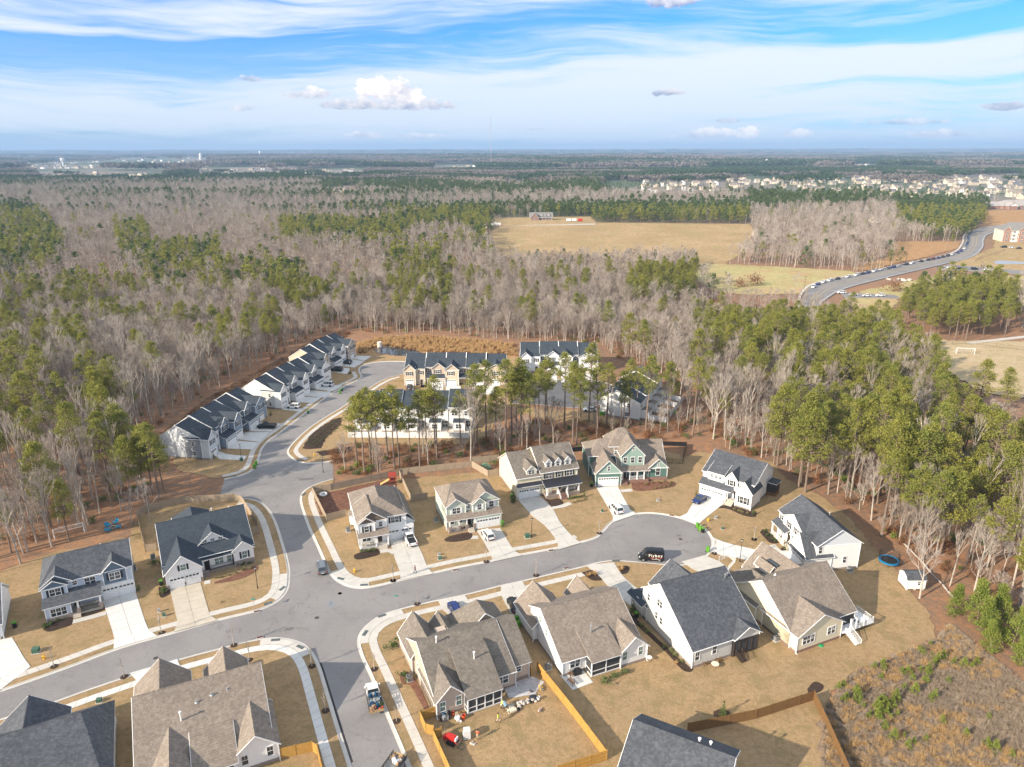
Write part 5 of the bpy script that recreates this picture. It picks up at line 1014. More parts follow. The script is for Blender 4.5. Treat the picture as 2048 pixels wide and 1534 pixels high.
def car(kind, label, pos, heading, p_, cat='car', simple=False, group=None, z=.04):
    """heading in degrees: direction of the front"""
    L, Wd, H_ = dict(sedan=(4.7, 1.82, 1.45), hatch=(4.5, 1.83, 1.62), suv=(4.8, 1.92, 1.78), wagon=(4.9, 1.95, 1.75), pickup=(5.7, 2.0, 1.88))[kind]
    hw = Wd/2; root = thing({'sedan': 'sedan', 'hatch': 'hatchback', 'suv': 'suv', 'wagon': 'minivan', 'pickup': 'pickup_truck'}[kind], label, cat, (pos[0], pos[1], z), R(heading), group)
    belt = H_*.58; lo = .22; f, r_ = L/2, -L/2
    def hr(w_, zb, zt, crown=.03): return [(0, zb), (w_*.90, zb), (w_, zb+.18), (w_*1.0, zb+(zt-zb)*.62), (w_*.95, zt-.03), (w_*.80, zt+crown*.4), (0, zt+crown)]
    hood = belt-.06
    b = MB(); st = [(r_, hr(hw*.86, .38, belt-.14)), (r_+.12, hr(hw*.96, lo+.06, belt-.03)), (r_+.7, hr(hw, lo, belt)), (0, hr(hw, lo, belt)), (f-1.25, hr(hw, lo, belt)), (f-1.15, hr(hw, lo, hood)), (f-.35, hr(hw*.97, lo, hood-.12)), (f-.05, hr(hw*.86, .32, hood-.24)), (f, hr(hw*.80, .40, hood-.36))]
    ring_loft(b, st, p_)
    for x in (f-.95, r_+.95):
        for q in (-1, 1): b.tube((x, q*(hw-.12), .36), (x, q*(hw+.012), .36), .42, .42, BLACK, 14)
    b.obj('body', root)
    # cabin: glass shell with painted roof and pillars
    if kind == 'sedan': base_r, base_f, top_r, top_f = r_+.55, f-1.25, r_+1.35, f-2.15
    elif kind == 'pickup': base_r, base_f, top_r, top_f = -.35, f-1.35, -.15, f-2.15
    else: base_r, base_f, top_r, top_f = r_+.10, f-1.2, r_+.42, f-2.05
    hw1, hw2 = hw*.93, hw*.74; g = MB(); rp = MB()
    B = [(base_r, -hw1, belt-.02), (base_f, -hw1, belt-.02), (base_f, hw1, belt-.02), (base_r, hw1, belt-.02)]; T = [(top_r, -hw2, H_-.04), (top_f, -hw2, H_-.04), (top_f, hw2, H_-.04), (top_r, hw2, H_-.04)]
    for i in range(4): j = (i+1) % 4; g.poly([B[i], B[j], T[j], T[i]], GLASS)
    for i in range(4): rp.tube(B[i], T[i], .055, .05, p_, 5)
    for q in (0, 2):
        nb = 2 if kind != 'pickup' else 1
        for t in ([.38, .70] if nb == 2 else [.5]):
            a_, b_ = Vector(B[0 if q == 0 else 3]), Vector(B[1 if q == 0 else 2]); c_, d_ = Vector(T[0 if q == 0 else 3]), Vector(T[1 if q == 0 else 2]); rp.tube(a_.lerp(b_, t), c_.lerp(d_, t), .045, .045, p_, 4)
    ring_loft(rp, [(top_r-.10, [(0, H_-.08), (hw2*.9, H_-.08), (hw2*1.0, H_-.05), (hw2*.8, H_-.01), (0, H_)]), (top_r+.25, [(0, H_-.07), (hw2, H_-.07), (hw2*1.06, H_-.03), (hw2*.8, H_+.01), (0, H_+.02)]), (top_f-.2, [(0, H_-.07), (hw2, H_-.07), (hw2*1.06, H_-.03), (hw2*.8, H_+.01), (0, H_+.02)]), (top_f+.06, [(0, H_-.08), (hw2*.9, H_-.08), (hw2*1.0, H_-.05), (hw2*.8, H_-.02), (0, H_-.01)])], p_)
    g.obj('windows', root); rp.obj('cabin_roof', root)
    if kind == 'pickup':
        bd = MB(); bd.box(r_+.12, -.45, -hw*.8, hw*.8, belt-.0, belt+.035, BLACK); bd.box(r_+.05, -.40, -hw*.97, -hw*.84, belt-.02, belt+.08, p_); bd.box(r_+.05, -.40, hw*.84, hw*.97, belt-.02, belt+.08, p_); bd.obj('truck_bed', root)
    if not simple:
        for q in (-1, 1):
            a = MB(); a.box(f-.22, f-.03, q*hw*.62-.17, q*hw*.62+.17, hood-.34, hood-.18, HEADL); a.obj('headlight', root)
            a = MB(); a.box(r_-.01, r_+.12, q*hw*.72-.13, q*hw*.72+.13, belt-.32, belt-.08, TAILL); a.obj('tail_light', root)
            a = MB(); a.box(base_f-.55, base_f-.38, q*(hw+.09)-.09, q*(hw+.09)+.09, belt+.0, belt+.14, p_); a.obj('wing_mirror', root)
        a = MB(); a.box(r_-.03, r_+.02, -.26, .26, .55, .68, HEADL); a.box(r_-.02, r_+.10, -hw*.8, hw*.8, .36, .5, BLACK); a.obj('rear_bumper', root)
        a = MB(); a.box(f-.06, f+.02, -hw*.5, hw*.5, .42, .62, BLACK); a.obj('grille', root)
        if kind in ('suv', 'hatch', 'wagon'):
            for q in (-1, 1): a = MB(); a.tube((top_r+.2, q*hw2*.86, H_+.05), (top_f-.2, q*hw2*.86, H_+.05), .025, .025, BLACK, 5); a.obj('roof_rail', root)
    add_wheels(root, (f-.95, r_+.95), hw-.10); return root
PW, PB, PS, PBK, PG, PR = paint('white', (.78, .78, .77), 0), paint('dark_blue', (.015, .035, .16)), paint('silver_grey', (.22, .24, .26), .5), paint('black', (.014, .015, .018)), paint('graphite', (.06, .07, .08), .4), paint('maroon', (.16, .02, .02))
def g2(p): return tuple(P(*p)[:2])
car('suv', 'silver grey suv parked at the kerb beside the mulch yard fence', g2((643, 1138)), 108, PS, 'car')
car('pickup', 'big white crew cab pickup on the driveway of the white corner house', g2(c6(862, 800)), 112, PW, 'pickup truck', z=.17)
car('hatch', 'white hatchback with dark sunroof on the driveway of the pale sage house', g2(c6(1475, 765)), 112, PW, 'car', z=.17)
car('suv', 'white suv on the driveway of the green house', g2(c7(1222, 940)), 108, PW, 'car', z=.17)
car('sedan', 'dark blue sedan on the driveway of the white house by the turnaround', g2(c8(280, 755)), -135, PB, 'car', z=.17)
car('sedan', 'black car half hidden beside the brown garage roof of the white rear house', g2(c4(105, 650)), 106, PBK, 'car', z=.17)
car('hatch', 'blue car showing its roof behind the gables of the tan house', g2(c3(985, 235)), 110, PB, 'car', z=.17)
car('pickup', 'black pickup on the drive of the grey townhouses', g2(t1(1085, 1000)), 178, PBK, 'pickup truck', z=.2)
car('hatch', 'white hatchback on the drive of the near white townhouse', g2(t1(1330, 815)), 174, PW, 'car', z=.2); car('suv', 'white suv on the drive of the farther white townhouse', g2(t1(1645, 612)), 172, PW, 'car', z=.2)
car('wagon', 'dark olive minivan on the drive before the beige far townhouses', g2(t1(1735, 472)), 170, paint('olive_dark', (.05, .055, .045), .4), 'car', z=.2); car('hatch', 'dark grey car on the drive nearest the round turnaround of the townhouses', g2(t1(1825, 405)), 170, PG, 'car', z=.2)
car('hatch', 'dark grey car before the leftmost garage of the beige townhouses', g2(t2(812, 600)), 90, PG, 'car', z=.2); car('sedan', 'white sedan beside the turned townhouses, behind the pine trunks', g2(t3(815, 835)), 175, PW, 'car', z=.12)
# black van with lettering
vx, vy = g2((1300, 1120)); van = thing('delivery_van', 'black high roofed van with white Flyboy lettering on the turnaround', 'van', (vx, vy, .04), R(176)); van.scale = (.92, .95, .95); b = MB()
VB = paint('van_black', (.012, .014, .02))
def vr(w_, zb, zt): return [(0, zb), (w_*.92, zb), (w_, zb+.2), (w_, (zb+zt)*.55), (w_*.94, zt-.35), (w_*.84, zt-.08), (w_*.6, zt), (0, zt+.03)]
ring_loft(b, [(-2.75, vr(.96, .35, 2.5)), (-2.6, vr(1.0, .3, 2.58)), (0, vr(1.0, .28, 2.62)), (.95, vr(1.0, .28, 2.58)), (1.25, vr(.99, .28, 2.42)), (1.95, vr(.98, .28, 1.42)), (2.5, vr(.95, .28, 1.15)), (2.72, vr(.86, .32, .85))], VB); b.obj('body', van)
a = MB(); a.poly([(1.32, -.80, 2.36), (1.98, -.86, 1.47), (1.98, .86, 1.47), (1.32, .80, 2.36)], GLASS); a.obj('windscreen', van)
for q in (-1, 1):
    a = MB(); a.poly([(.45, q*1.006, 1.35), (1.75, q*.998, 1.35), (1.35, q*.98, 1.95), (.45, q*.985, 2.0)][::q], GLASS); a.obj('side_window', van)
    a = MB(); a.box(1.45, 1.7, q*1.12-.1, q*1.12+.1, 1.3, 1.6, VB); a.obj('wing_mirror', van)
    a = MB(); a.box(2.45, 2.68, q*.68-.16, q*.68+.16, .86, 1.06, HEADL); a.obj('headlight', van); a = MB(); a.box(-2.78, -2.68, q*.85-.09, q*.85+.09, .9, 1.3, TAILL); a.obj('tail_light', van)
a = MB(); a.box(2.55, 2.78, -.9, .9, .32, .6, PG); a.obj('bumper', van); add_wheels(van, (1.75, -1.75), .9, .37)
def lettering(txt, parent, loc, rot, size, m, sx_=1.0, ext=.01):
    cu = bpy.data.curves.new('lettering', 'FONT'); cu.body = txt; cu.size = size; cu.extrude = ext; cu.align_x = 'CENTER'; cu.materials.append(m); cu.offset = .006*size/.6
    cu.space_character = 1.22; tmp = bpy.data.objects.new('lettering', cu); COL.objects.link(tmp); me = bpy.data.meshes.new_from_object(tmp.evaluated_get(bpy.context.evaluated_depsgraph_get())); bpy.data.objects.remove(tmp)
    o = bpy.data.objects.new('lettering', me); COL.objects.link(o); o.parent = parent; o.location = loc; o.rotation_euler = rot; o.scale = (sx_, 1, 1); return o
# the van faces west, its left side (+y) looks at the camera
LW = mat('lettering_white', (.82, .80, .70), .6, 'flat'); LR = mat('lettering_red', (.42, .03, .03), .6, 'flat')
lettering('Flyboy', van, (-.85, 1.03, 1.25), (R(90), 0, R(180)), .92, LW, 1.05); lettering('&', van, (-1.0, 1.03, .86), (R(90), 0, R(180)), .34, LW)
def marks(x0, x1, z, hgt, m, sd):
    r_ = random.Random(sd); a = MB(); x = x0
    while x < x1: w_ = r_.uniform(.04, .12); a.box(x, x+w_, 1.015, 1.03, z+r_.uniform(0, hgt*.3), z+hgt*r_.uniform(.7, 1), m); x += w_+.035
    a.obj('small_print', van)
marks(-.75, .35, .86, .26, LR, 1); marks(-2.4, -1.2, .90, .28, LR, 2); marks(-1.9, -.1, .62, .13, LW, 3)
# loaded landscaping truck
def work_truck(label, pos, heading, cabp, bedlen=3.6, load=True):
    t = thing('work_truck', label, 'truck', (pos[0], pos[1], .04), R(heading)); b = MB()
    def hr(w_, zb, zt): return [(0, zb), (w_*.92, zb), (w_, zb+.2), (w_, zt-.2), (w_*.9, zt-.02), (0, zt+.02)]
    ring_loft(b, [(.6, hr(.98, .4, 1.25)), (2.0, hr(.98, .4, 1.25)), (2.1, hr(.97, .4, 1.15)), (3.1, hr(.93, .4, 1.05)), (3.25, hr(.8, .45, .8))], cabp); b.obj('cab_body', t)
    c = MB(); bs = [(.62, -.93, 1.22), (2.15, -.93, 1.22), (2.15, .93, 1.22), (.62, .93, 1.22)]; tp = [(.7, -.78, 1.85), (1.5, -.76, 1.85), (1.5, .76, 1.85), (.7, .78, 1.85)]
    for i in range(4): j = (i+1) % 4; c.poly([bs[i], bs[j], tp[j], tp[i]], GLASS)
    co = c.obj('cab_windows', t); d = MB(); d.box(.62, 1.58, -.8, .8, 1.85, 1.93, cabp)
    for i in range(4): d.tube(bs[i], tp[i], .06, .06, cabp, 4)
    d.obj('cab_roof', t); e = MB(); x0, x1 = .5-bedlen, .5
    e.box(x0, x1, -1.08, 1.08, .75, .87, GREYM)
    for i in range(9): x = x0+(x1-x0)*i/8; e.box(x-.03, x+.03, -1.1, -1.04, .87, 1.5, BLACK); e.box(x-.03, x+.03, 1.04, 1.1, .87, 1.5, BLACK)
    for z in (1.05, 1.27, 1.48): e.box(x0, x1, -1.09, -1.05, z-.05, z+.02, BLACK); e.box(x0, x1, 1.05, 1.09, z-.05, z+.02, BLACK)
    e.box(x0-.05, x0, -1.1, 1.1, .8, 1.25, mat('bed_wood', (.40, .28, .15), .8)); e.obj('stake_bed', t); add_wheels(t, (2.45, -1.9), .9, .40)
    f = MB(); f.box(3.2, 3.3, -.9, .9, .42, .62, GREYM); f.obj('bumper', t)
    for q in (-1, 1): m_ = MB(); m_.box(1.85, 2.05, q*1.12-.1, q*1.12+.1, 1.25, 1.5, cabp); m_.obj('wing_mirror', t)
    return t
DT = Vector(g2(c3(470, 810))); DTH = 90+math.degrees(math.atan2(.38, 1.0))-0
wt = work_truck('white work truck at the kerb with a stake bed full of tools and blue barrels', DT, 108, PW)
BLUEP = mat('blue_plastic', (.010, .065, .14), .5); ORANGE = mat('orange_plastic', (.75, .10, .03), .5)
def rest(base, hd, dx, dy): a = R(hd); return (base[0]+dx*math.cos(a)-dy*math.sin(a), base[1]+dx*math.sin(a)+dy*math.cos(a))
def barrel(label, xy, z, r=.24, h_=.72, m=BLUEP):
    t = thing('barrel', label, 'barrel', (xy[0], xy[1], z)); a = MB(); a.tube((0, 0, 0), (0, 0, h_*.5), r*.92, r, m, 12); a.tube((0, 0, h_*.5), (0, 0, h_), r, r*.9, m, 12); a.obj('drum', t); b = MB(); b.tube((0, 0, h_), (0, 0, h_+.03), r*.93, r*.93, m, 12); b.tube((r*.5, 0, h_+.03), (r*.5, 0, h_+.06), .05, .05, WHITE, 6); b.obj('lid', t)
barrel('blue barrel on the work truck, left one behind the cab', rest(DT, 108, .1, .45), .95); barrel('blue barrel on the work truck, right one behind the cab', rest(DT, 108, .1, -.35), .95); barrel('small blue barrel on the right side of the truck bed', rest(DT, 108, -.9, -.75), .95, .25, .6)
def junk(name, label, xy, z, m, sz, n_=5, cat='load', sd=1, kind=None):
    r_ = random.Random(sd); a = MB()
    for i in range(n_):
        s_ = [sz*r_.uniform(.25, .6) for _ in range(3)]; p = Vector((r_.uniform(-sz, sz)*.6, r_.uniform(-sz, sz)*.6, s_[2]*.5+r_.uniform(0, .15))); rt = Matrix.Rotation(r_.uniform(0, 3), 3, 'Z') @ Matrix.Rotation(r_.uniform(-.4, .4), 3, 'X')
        b = len(a.v); a.box(-s_[0]/2, s_[0]/2, -s_[1]/2, s_[1]/2, -s_[2]/2, s_[2]/2, m if not isinstance(m, tuple) else m[i % len(m)], rt)
        a.v[b:] = [tuple(Vector(q)+p) for q in a.v[b:]]
    return a.obj(name, None, label=label, category=cat, kind=kind, ) if False else _loc(a.obj(name, None, label=label, category=cat, kind=kind), (xy[0], xy[1], z))
def _loc(o, l): o.location = l; return o
TANB = mat('cardboard', (.42, .27, .15), .9)
junk('tool_heap', 'heap of grey tools in the middle of the truck bed', rest(DT, 108, -1.5, .1), .9, (GREYM, METAL, BLUEP), 1.0, 12, 'tools', 3); junk('lumber_pile', 'broken boards at the tail of the truck bed', rest(DT, 108, -2.6, .3), .9, (TANB, mat('rust_brown', (.2, .09, .05), .9)), .9, 9, 'boards', 4)
junk('sapling_bundle', 'small green plant lying on the right of the truck bed', rest(DT, 108, -1.9, -.75), .95, NEEDLE2, .6, 12, 'plant', 5); junk('orange_cooler', 'orange cooler at the right rear of the truck bed', rest(DT, 108, -2.7, -.7), .95, ORANGE, .5, 2, 'cooler', 6)
D2 = Vector(g2(c3(628, 1190))); wt2 = work_truck('dark cabbed flatbed truck cut off by the lower edge of the street', D2+Vector((-.9, -2.6)), 248, PBK, 3.4)
junk('lumber_pile', 'brown boards and a white panel on the flatbed at the lower edge', rest(D2+Vector((-.9, -2.6)), 248, -1.8, 0), .9, (TANB, WHITE), 1.0, 8, 'boards', 8)

# ================================================================== STREET FURNITURE
def lamp_post(label, px, h_=4.7):
    x, y = g2(px); t = thing('street_lamp', label, 'street lamp', (x, y, .1), group='street lamps'); a = MB(); a.tube((0, 0, 0), (0, 0, .6), .12, .09, BLACK, 8); a.tube((0, 0, .6), (0, 0, h_-.5), .065, .05, BLACK, 8); a.obj('pole', t)
    b = MB(); b.tube((0, 0, h_-.5), (0, 0, h_-.42), .16, .2, BLACK, 8); b.tube((0, 0, h_-.12), (0, 0, h_), .30, .06, BLACK, 8); b.obj('lantern_cap', t); c = MB(); c.tube((0, 0, h_-.42), (0, 0, h_-.12), .12, .2, HEADL, 8); c.obj('lantern_glass', t)
lamp_post('black street lamp before the cream and sage houses', (1062, 1076)); lamp_post('black street lamp at the corner lawn of the white stone porch house', (514, 1176)); lamp_post('black street lamp above the wide drive right of the turnaround', (1478, 1126), 5.2)
lamp_post('black street lamp beside the end grey townhouse', t1(848, 1300)); lamp_post('black street lamp before the white townhouses', t1(1352, 790)); lamp_post('black street lamp by the dark minivan', t1(1862, 495)); lamp_post('black post standing at the end of the side stub', t1(1608, 1415), 4.4)
def bin_(label, px, hd=0, tip=0, body=BLACK, z=.12):
    x, y = g2(px); t = thing('wheelie_bin', label, 'rubbish bin', (x, y, z), R(hd), 'wheelie bins'); a = MB(); 
    a.prism([(-.26, -.28), (.26, -.28), (.26, .28), (-.26, .28)], 0, 1.0, body); a.v = [(v[0]*(1+.16*v[2]), v[1]*(1+.16*v[2]), v[2]) for v in a.v]; a.obj('tub', t)
    b = MB(); b.prism([(-.34, -.38), (.34, -.38), (.34, .36), (-.34, .36)], 1.0, 1.1, LIME); b.box(-.3, .3, -.3, .3, 1.1, 1.13, LIME); b.obj('lid', t); 
    for q in (-1, 1): c = MB(); c.tube((q*.3, .3, .12), (q*.36, .3, .12), .12, .12, RUBBER, 8); c.obj('wheel', t)
for lb, p, hd, bd in (('bin against the left garage of the white stone porch house', c1(1265, 860), 20, BLACK), ('bin at the corner of the house on the left edge', c1(112, 1190), 30, BLACK), ('bin at the left wall of the lower brown roofed house', c2(915, 960), 20, BLACK),
                      ('left of the three bins at the turnaround', c8(262, 1012), 30, LIME), ('middle bin of the three at the turnaround', c8(285, 1040), 50, LIME), ('black bin of the three at the turnaround', c8(312, 1056), 10, BLACK), ('lone bin at the kerb before the wide driveway', c8(360, 1245), 60, LIME),
                      ('bin at the left wall of the green house', c7(985, 705), 10, BLACK), ('bin beside the right garage of the pale sage house', c6(1588, 672), 10, LIME), ('bin at the left wall of the cream house', c7(205, 815), 10, LIME),
                      ('bin at the wall of the white house behind the black car', c4(125, 765), 20, LIME), ('second bin beside the white house wall', c4(140, 805), 20, LIME), ('bin at the tall house wall under the cypress', c4(1065, 735), 20, BLACK),
                      ('upright bin at the kerb by the grey townhouses', t1(985, 1345), 30, LIME), ('bin lying by the kerb near the grey townhouses', t1(970, 1375), 70, LIME), ('dark bin at the kerb before the white townhouses', t1(1468, 868), 20, DGREEN),
                      ('green bin at the kerb before the farther white townhouses', t1(1765, 680), 30, LIME), ('black bin at the kerb before the farther white townhouses', t1(1785, 660), 30, BLACK), ('green bin at the turned townhouse gable', t3(925, 880), 10, LIME), ('second green bin at the turned townhouse gable', t3(950, 880), 20, LIME), ('green bin behind the patio fence corner', t3(1685, 865), 20, LIME)):
    bin_('green lidded '+lb if bd is not BLACK or 'black' not in lb else 'dark '+lb, p, hd, 0, bd)
def hydrant(label, px):
    x, y = g2(px); t = thing('fire_hydrant', label, 'hydrant', (x, y, .1)); Y = mat('hydrant_yellow', (.75, .42, .02), .5); a = MB(); a.tube((0, 0, 0), (0, 0, .1), .2, .2, Y, 8); a.tube((0, 0, .1), (0, 0, .65), .15, .14, Y, 8); a.tube((0, 0, .65), (0, 0, .85), .17, .05, Y, 8); a.tube((-.28, 0, .5), (.28, 0, .5), .08, .08, Y, 6); a.tube((0, -.25, .45), (0, 0, .45), .1, .1, Y, 6); a.obj('barrel_body', t)
hydrant('yellow fire hydrant on the corner lawn of the white brown roofed house', c6(425, 1040)); hydrant('yellow fire hydrant before the slate blue house', c1(342, 1440)); hydrant('yellow fire hydrant on the lawn above the turnaround bins', c8(365, 948)); hydrant('yellow fire hydrant near the side stub', t1(1525, 1262))
def ubox(label, px, s_=(1.0, .9, .75), m=UGREEN, nm='utility_box', hd=15):
    x, y = g2(px); t = thing(nm, label, 'utility box', (x, y, .1), R(hd)); a = MB(); a.box(-s_[0]/2, s_[0]/2, -s_[1]/2, s_[1]/2, .05, s_[2], m); a.obj('cabinet', t); b = MB(); b.box(-s_[0]/2-.03, s_[0]/2+.03, -s_[1]/2-.03, s_[1]/2+.03, s_[2], s_[2]+.07, m); b.obj('lid', t); c = MB(); c.box(-s_[0]/2-.12, s_[0]/2+.12, -s_[1]/2-.12, s_[1]/2+.12, -.02, .05, CONC); c.obj('pad', t)
ubox('green transformer box before the slate blue house', c1(278, 1385)); ubox('green transformer box beside the front street lamp', c6(1785, 770)); ubox('green utility box on the lawn of the sage house', c6(1098, 940), (.7, .6, .5)); ubox('small pale utility box above the green one on the sage lawn', c6(1090, 908), (.4, .4, .4), METAL)
ubox('green utility pedestal between the two left driveways', c1(1285, 1105), (.45, .45, .6)); ubox('pale utility pedestal between the two left driveways', c1(1245, 1072), (.35, .35, .6), METAL); ubox('green utility box on the lower left lawn', c2(650, 832), (.7, .6, .5)); ubox('small utility box on the turnaround lawn of the cream house', c7(1088, 952), (.4, .4, .6)); ubox('pale utility box on the lawn of the green house', c7(1632, 845), (.6, .5, .35), METAL)
ubox('small dark utility box on the lawn beside the turnaround bins', c8(505, 1028), (.35, .35, .5)); ubox('pale utility box above the turnaround bins', c8(440, 922), (.5, .4, .5), METAL); ubox('green utility box beside the end grey townhouse lamp', t1(848, 1305), (.8, .7, .7))
def ac(label, px, hd=25):
    x, y = g2(px); t = thing('air_conditioner', label, 'air conditioner', (x, y, .1), R(hd), 'outdoor air conditioners'); a = MB(); a.box(-.42, .42, -.42, .42, .08, .95, GREYM); 
    for z in [.2+.1*i for i in range(7)]: a.box(-.43, .43, -.43, .43, z, z+.03, METAL)
    a.obj('casing', t); b = MB(); b.tube((0, 0, .95), (0, 0, .99), .38, .38, BLACK, 14); b.tube((0, 0, .99), (0, 0, 1.01), .12, .12, METAL, 8)
    for i in range(8): an = i*math.pi/4; b.tube((0, 0, 1.0), (.38*math.cos(an), .38*math.sin(an), 1.0), .012, .012, METAL, 4)
    b.obj('fan_grille', t); c = MB(); c.box(-.55, .55, -.55, .55, -.02, .08, CONC); c.obj('pad', t)
for lb, p in (('beside the tan house left wall', c3(695, 675)), ('behind the white house by the new cedar fence', c4(372, 1135)), ('behind the yellow house left wall', c5(588, 1310)), ('at the left wall of the white corner house', c6(375, 720)), ('in the mulch ring left of the sage house', c6(1070, 640)), ('at the lower left house wall by the bins', c2(965, 1235)), ('beside the wide gable of the far right house', c5(1170, 770)), ('at the right wall of the slate blue house', c1(1050, 740)), ('at the right wall of the white grey roofed house', c8(985, 690)), ('left of the white stone porch house', c1(1200, 650))):
    ac('grey air conditioner '+lb, p)
def flat_thing(nm, label, cat, px, r=.35, m=IRONRED, z=.03):
    x, y = g2(px); a = MB(); a.tube((0, 0, 0), (0, 0, .025), r, r, m, 14); a.tube((0, 0, .025), (0, 0, .03), r*.8, r*.8, m, 14); _loc(a.obj(nm, None, label=label, category=cat), (x, y, z))
MH = mat('manhole_iron', (.07, .06, .055), .7)
for lb, p in (('on the left street below the stone porch house', c2(1022, 542)), ('upper one at the crossroads', c3(250, 115)), ('lower one at the crossroads', c3(102, 270)), ('above the street corner of the white house', c6(307, 1205)), ('on the turnaround', c8(95, 1120))): flat_thing('manhole_cover', 'dark manhole cover '+lb, 'manhole cover', p, .38, MH)
def drain(label, px, hd): x, y = g2(px); a = MB(); a.box(-.55, .55, -.28, .28, 0, .13, CONC); a.box(-.5, .5, -.2, .24, .13, .15, IRONRED); [a.box(-.45+i*.15, -.39+i*.15, -.17, .21, .15, .165, MH) for i in range(6)]; o = a.obj('storm_drain', None, label=label, category='storm drain', group='storm drains'); o.location = (x, y, .03); o.rotation_euler = (0, 0, R(hd))
for lb, p, hd in (('rusty storm drain at the left corner above the crossroads', c2(1692, 240), 25), ('rusty storm drain at the lower left corner kerb', c2(1712, 410), 25), ('rusty storm drain before the sage house', c6(1215, 1028), 20), ('rusty storm drain before the cream house', c6(1970, 877), 20), ('rusty storm drain on the near kerb by the curving drive', c4(515, 345), 15), ('red storm drain at the top of the turnaround', c7(1765, 990), -20), ('rusty storm drain right of the near lamp', c4(395, 205), 15)): drain(lb, p, hd)
def pad(label, px, hd): x, y = g2(px); a = MB(); a.box(-.75, .75, -.32, .32, 0, .012, DARKPAD); [a.tube((-.65+i*.19, -.15+j*.3, .012), (-.65+i*.19, -.15+j*.3, .022), .05, .04, DARKPAD, 6) for i in range(8) for j in range(2)]; o = a.obj('tactile_pad', None, label=label, category='tactile paving', group='tactile pads at the kerb ramps'); o.location = (x, y, .16); o.rotation_euler = (0, 0, R(hd))
for lb, p, hd in (('right ramp at the upper left corner', c2(1860, 88), 65), ('lower ramp at the upper left corner', c2(1765, 186), 30), ('left ramp at the lower left corner', c2(1815, 428), 5), ('right ramp at the lower left corner', c2(1978, 475), -30), ('left ramp at the upper right corner', c6(315, 1092), -20), ('right ramp at the upper right corner', c6(500, 1142), 5), ('upper ramp at the lower right corner', c3(520, 262), 30), ('lower ramp at the lower right corner', c3(412, 373), 75), ('ramp at the side stub kerb', c6(25, 425), 70), ('ramp near the grey townhouses', t1(770, 1450), 15), ('ramp on the right of the curved street', t1(1385, 1307), -5), ('ramp on the near kerb before the van', c4(905, 288), 5)): pad('dark tactile pad, '+lb, p, hd)
def street_sign(label, px, h_=2.6):
    x, y = g2(px); t = thing('street_sign', label, 'street sign', (x, y, .1)); a = MB(); a.tube((0, 0, 0), (0, 0, h_), .035, .035, METAL, 6); a.obj('post', t); b = MB(); b.box(-.45, .45, -.012, .012, h_, h_+.2, mat('sign_green', (.03, .30, .24), .5)); b.box(-.012, .012, -.45, .45, h_+.21, h_+.41, mat('sign_green', (.03, .30, .24), .5)); b.obj('blades', t)
street_sign('green street name sign on the corner right of the crossroads', c3(615, 215)); street_sign('green street name sign on the corner left of the crossroads', (508, 1221), 2.4)
# ================================================================== GARDEN THINGS
x, y = g2(c5(1475, 705)); t = thing('trampoline', 'round trampoline with bright blue edge pad and black net by the woods', 'trampoline', (x, y, .1)); a = MB(); TB = mat('trampoline_blue', (.01, .20, .42), .5)
n_ = 24; Rr = 1.9
for i in range(n_):
    a0, a1 = 2*math.pi*i/n_, 2*math.pi*(i+1)/n_
    for (r0, r1, m_, z0) in ((1.55, 1.95, TB, .78),): a.poly([(r0*math.cos(a0), r0*math.sin(a0), z0), (r1*math.cos(a0), r1*math.sin(a0), z0), (r1*math.cos(a1), r1*math.sin(a1), z0), (r0*math.cos(a1), r0*math.sin(a1), z0)], m_); a.poly([(r1*math.cos(a0), r1*math.sin(a0), z0-.22), (r1*math.cos(a1), r1*math.sin(a1), z0-.22), (r1*math.cos(a1), r1*math.sin(a1), z0), (r1*math.cos(a0), r1*math.sin(a0), z0)], m_)
a.obj('edge_pad', t); b = MB(); b.poly([(1.56*math.cos(2*math.pi*i/n_), 1.56*math.sin(2*math.pi*i/n_), .76) for i in range(n_)], BLACK); b.obj('jumping_mat', t); c = MB()
for i in range(6):
    an = 2*math.pi*i/6; c.tube((1.9*math.cos(an), 1.9*math.sin(an), 0), (1.95*math.cos(an), 1.95*math.sin(an), 2.3), .03, .03, BLACK, 6)
for i in range(48):
    an = 2*math.pi*i/48; an2 = 2*math.pi*(i+1)/48; c.tube((1.9*math.cos(an), 1.9*math.sin(an), .8), (1.9*math.cos(an), 1.9*math.sin(an), 2.2), .018, .018, BLACK, 3, False)
    for z in (1.1, 1.5, 1.9, 2.2): c.tube((1.9*math.cos(an), 1.9*math.sin(an), z), (1.9*math.cos(an2), 1.9*math.sin(an2), z), .025, .025, BLACK, 3, False)
c.obj('safety_net', t)
# shed
h = House('garden_shed', 'small white garden shed with grey barrel roof beside the blue trampoline', 'shed', 74.7, 115.9, 0, S_WHITE, RF_DARK, found=None, oh=.1)
h.box('wall', 0, 3.6, 0, 3.0, .35, 2.3, S_WHITE); r = MB(); prof = [(-.12, 2.2), (.35, 2.85), (1.5, 3.3), (2.65, 2.85), (3.12, 2.2)]
for (y0, z0), (y1, z1) in zip(prof[:-1], prof[1:]): r.poly([(-.12, y0, z0+.06), (3.72, y0, z0+.06), (3.72, y1, z1+.06), (-.12, y1, z1+.06)], RF_DARK); r.poly([(-.12, y1, z1), (3.72, y1, z1), (3.72, y0, z0), (-.12, y0, z0)], WHITE)
r.obj('roof', h.o); g = MB()
for xx, o_ in ((0.0, 1), (3.6, -1)): q = [(xx, y_, z_-.02) for y_, z_ in [(0, 2.3), (.35, 2.85), (1.5, 3.3), (2.65, 2.85), (3.0, 2.3)]]; g.poly(q if o_ < 0 else q[::-1], S_WHITE)
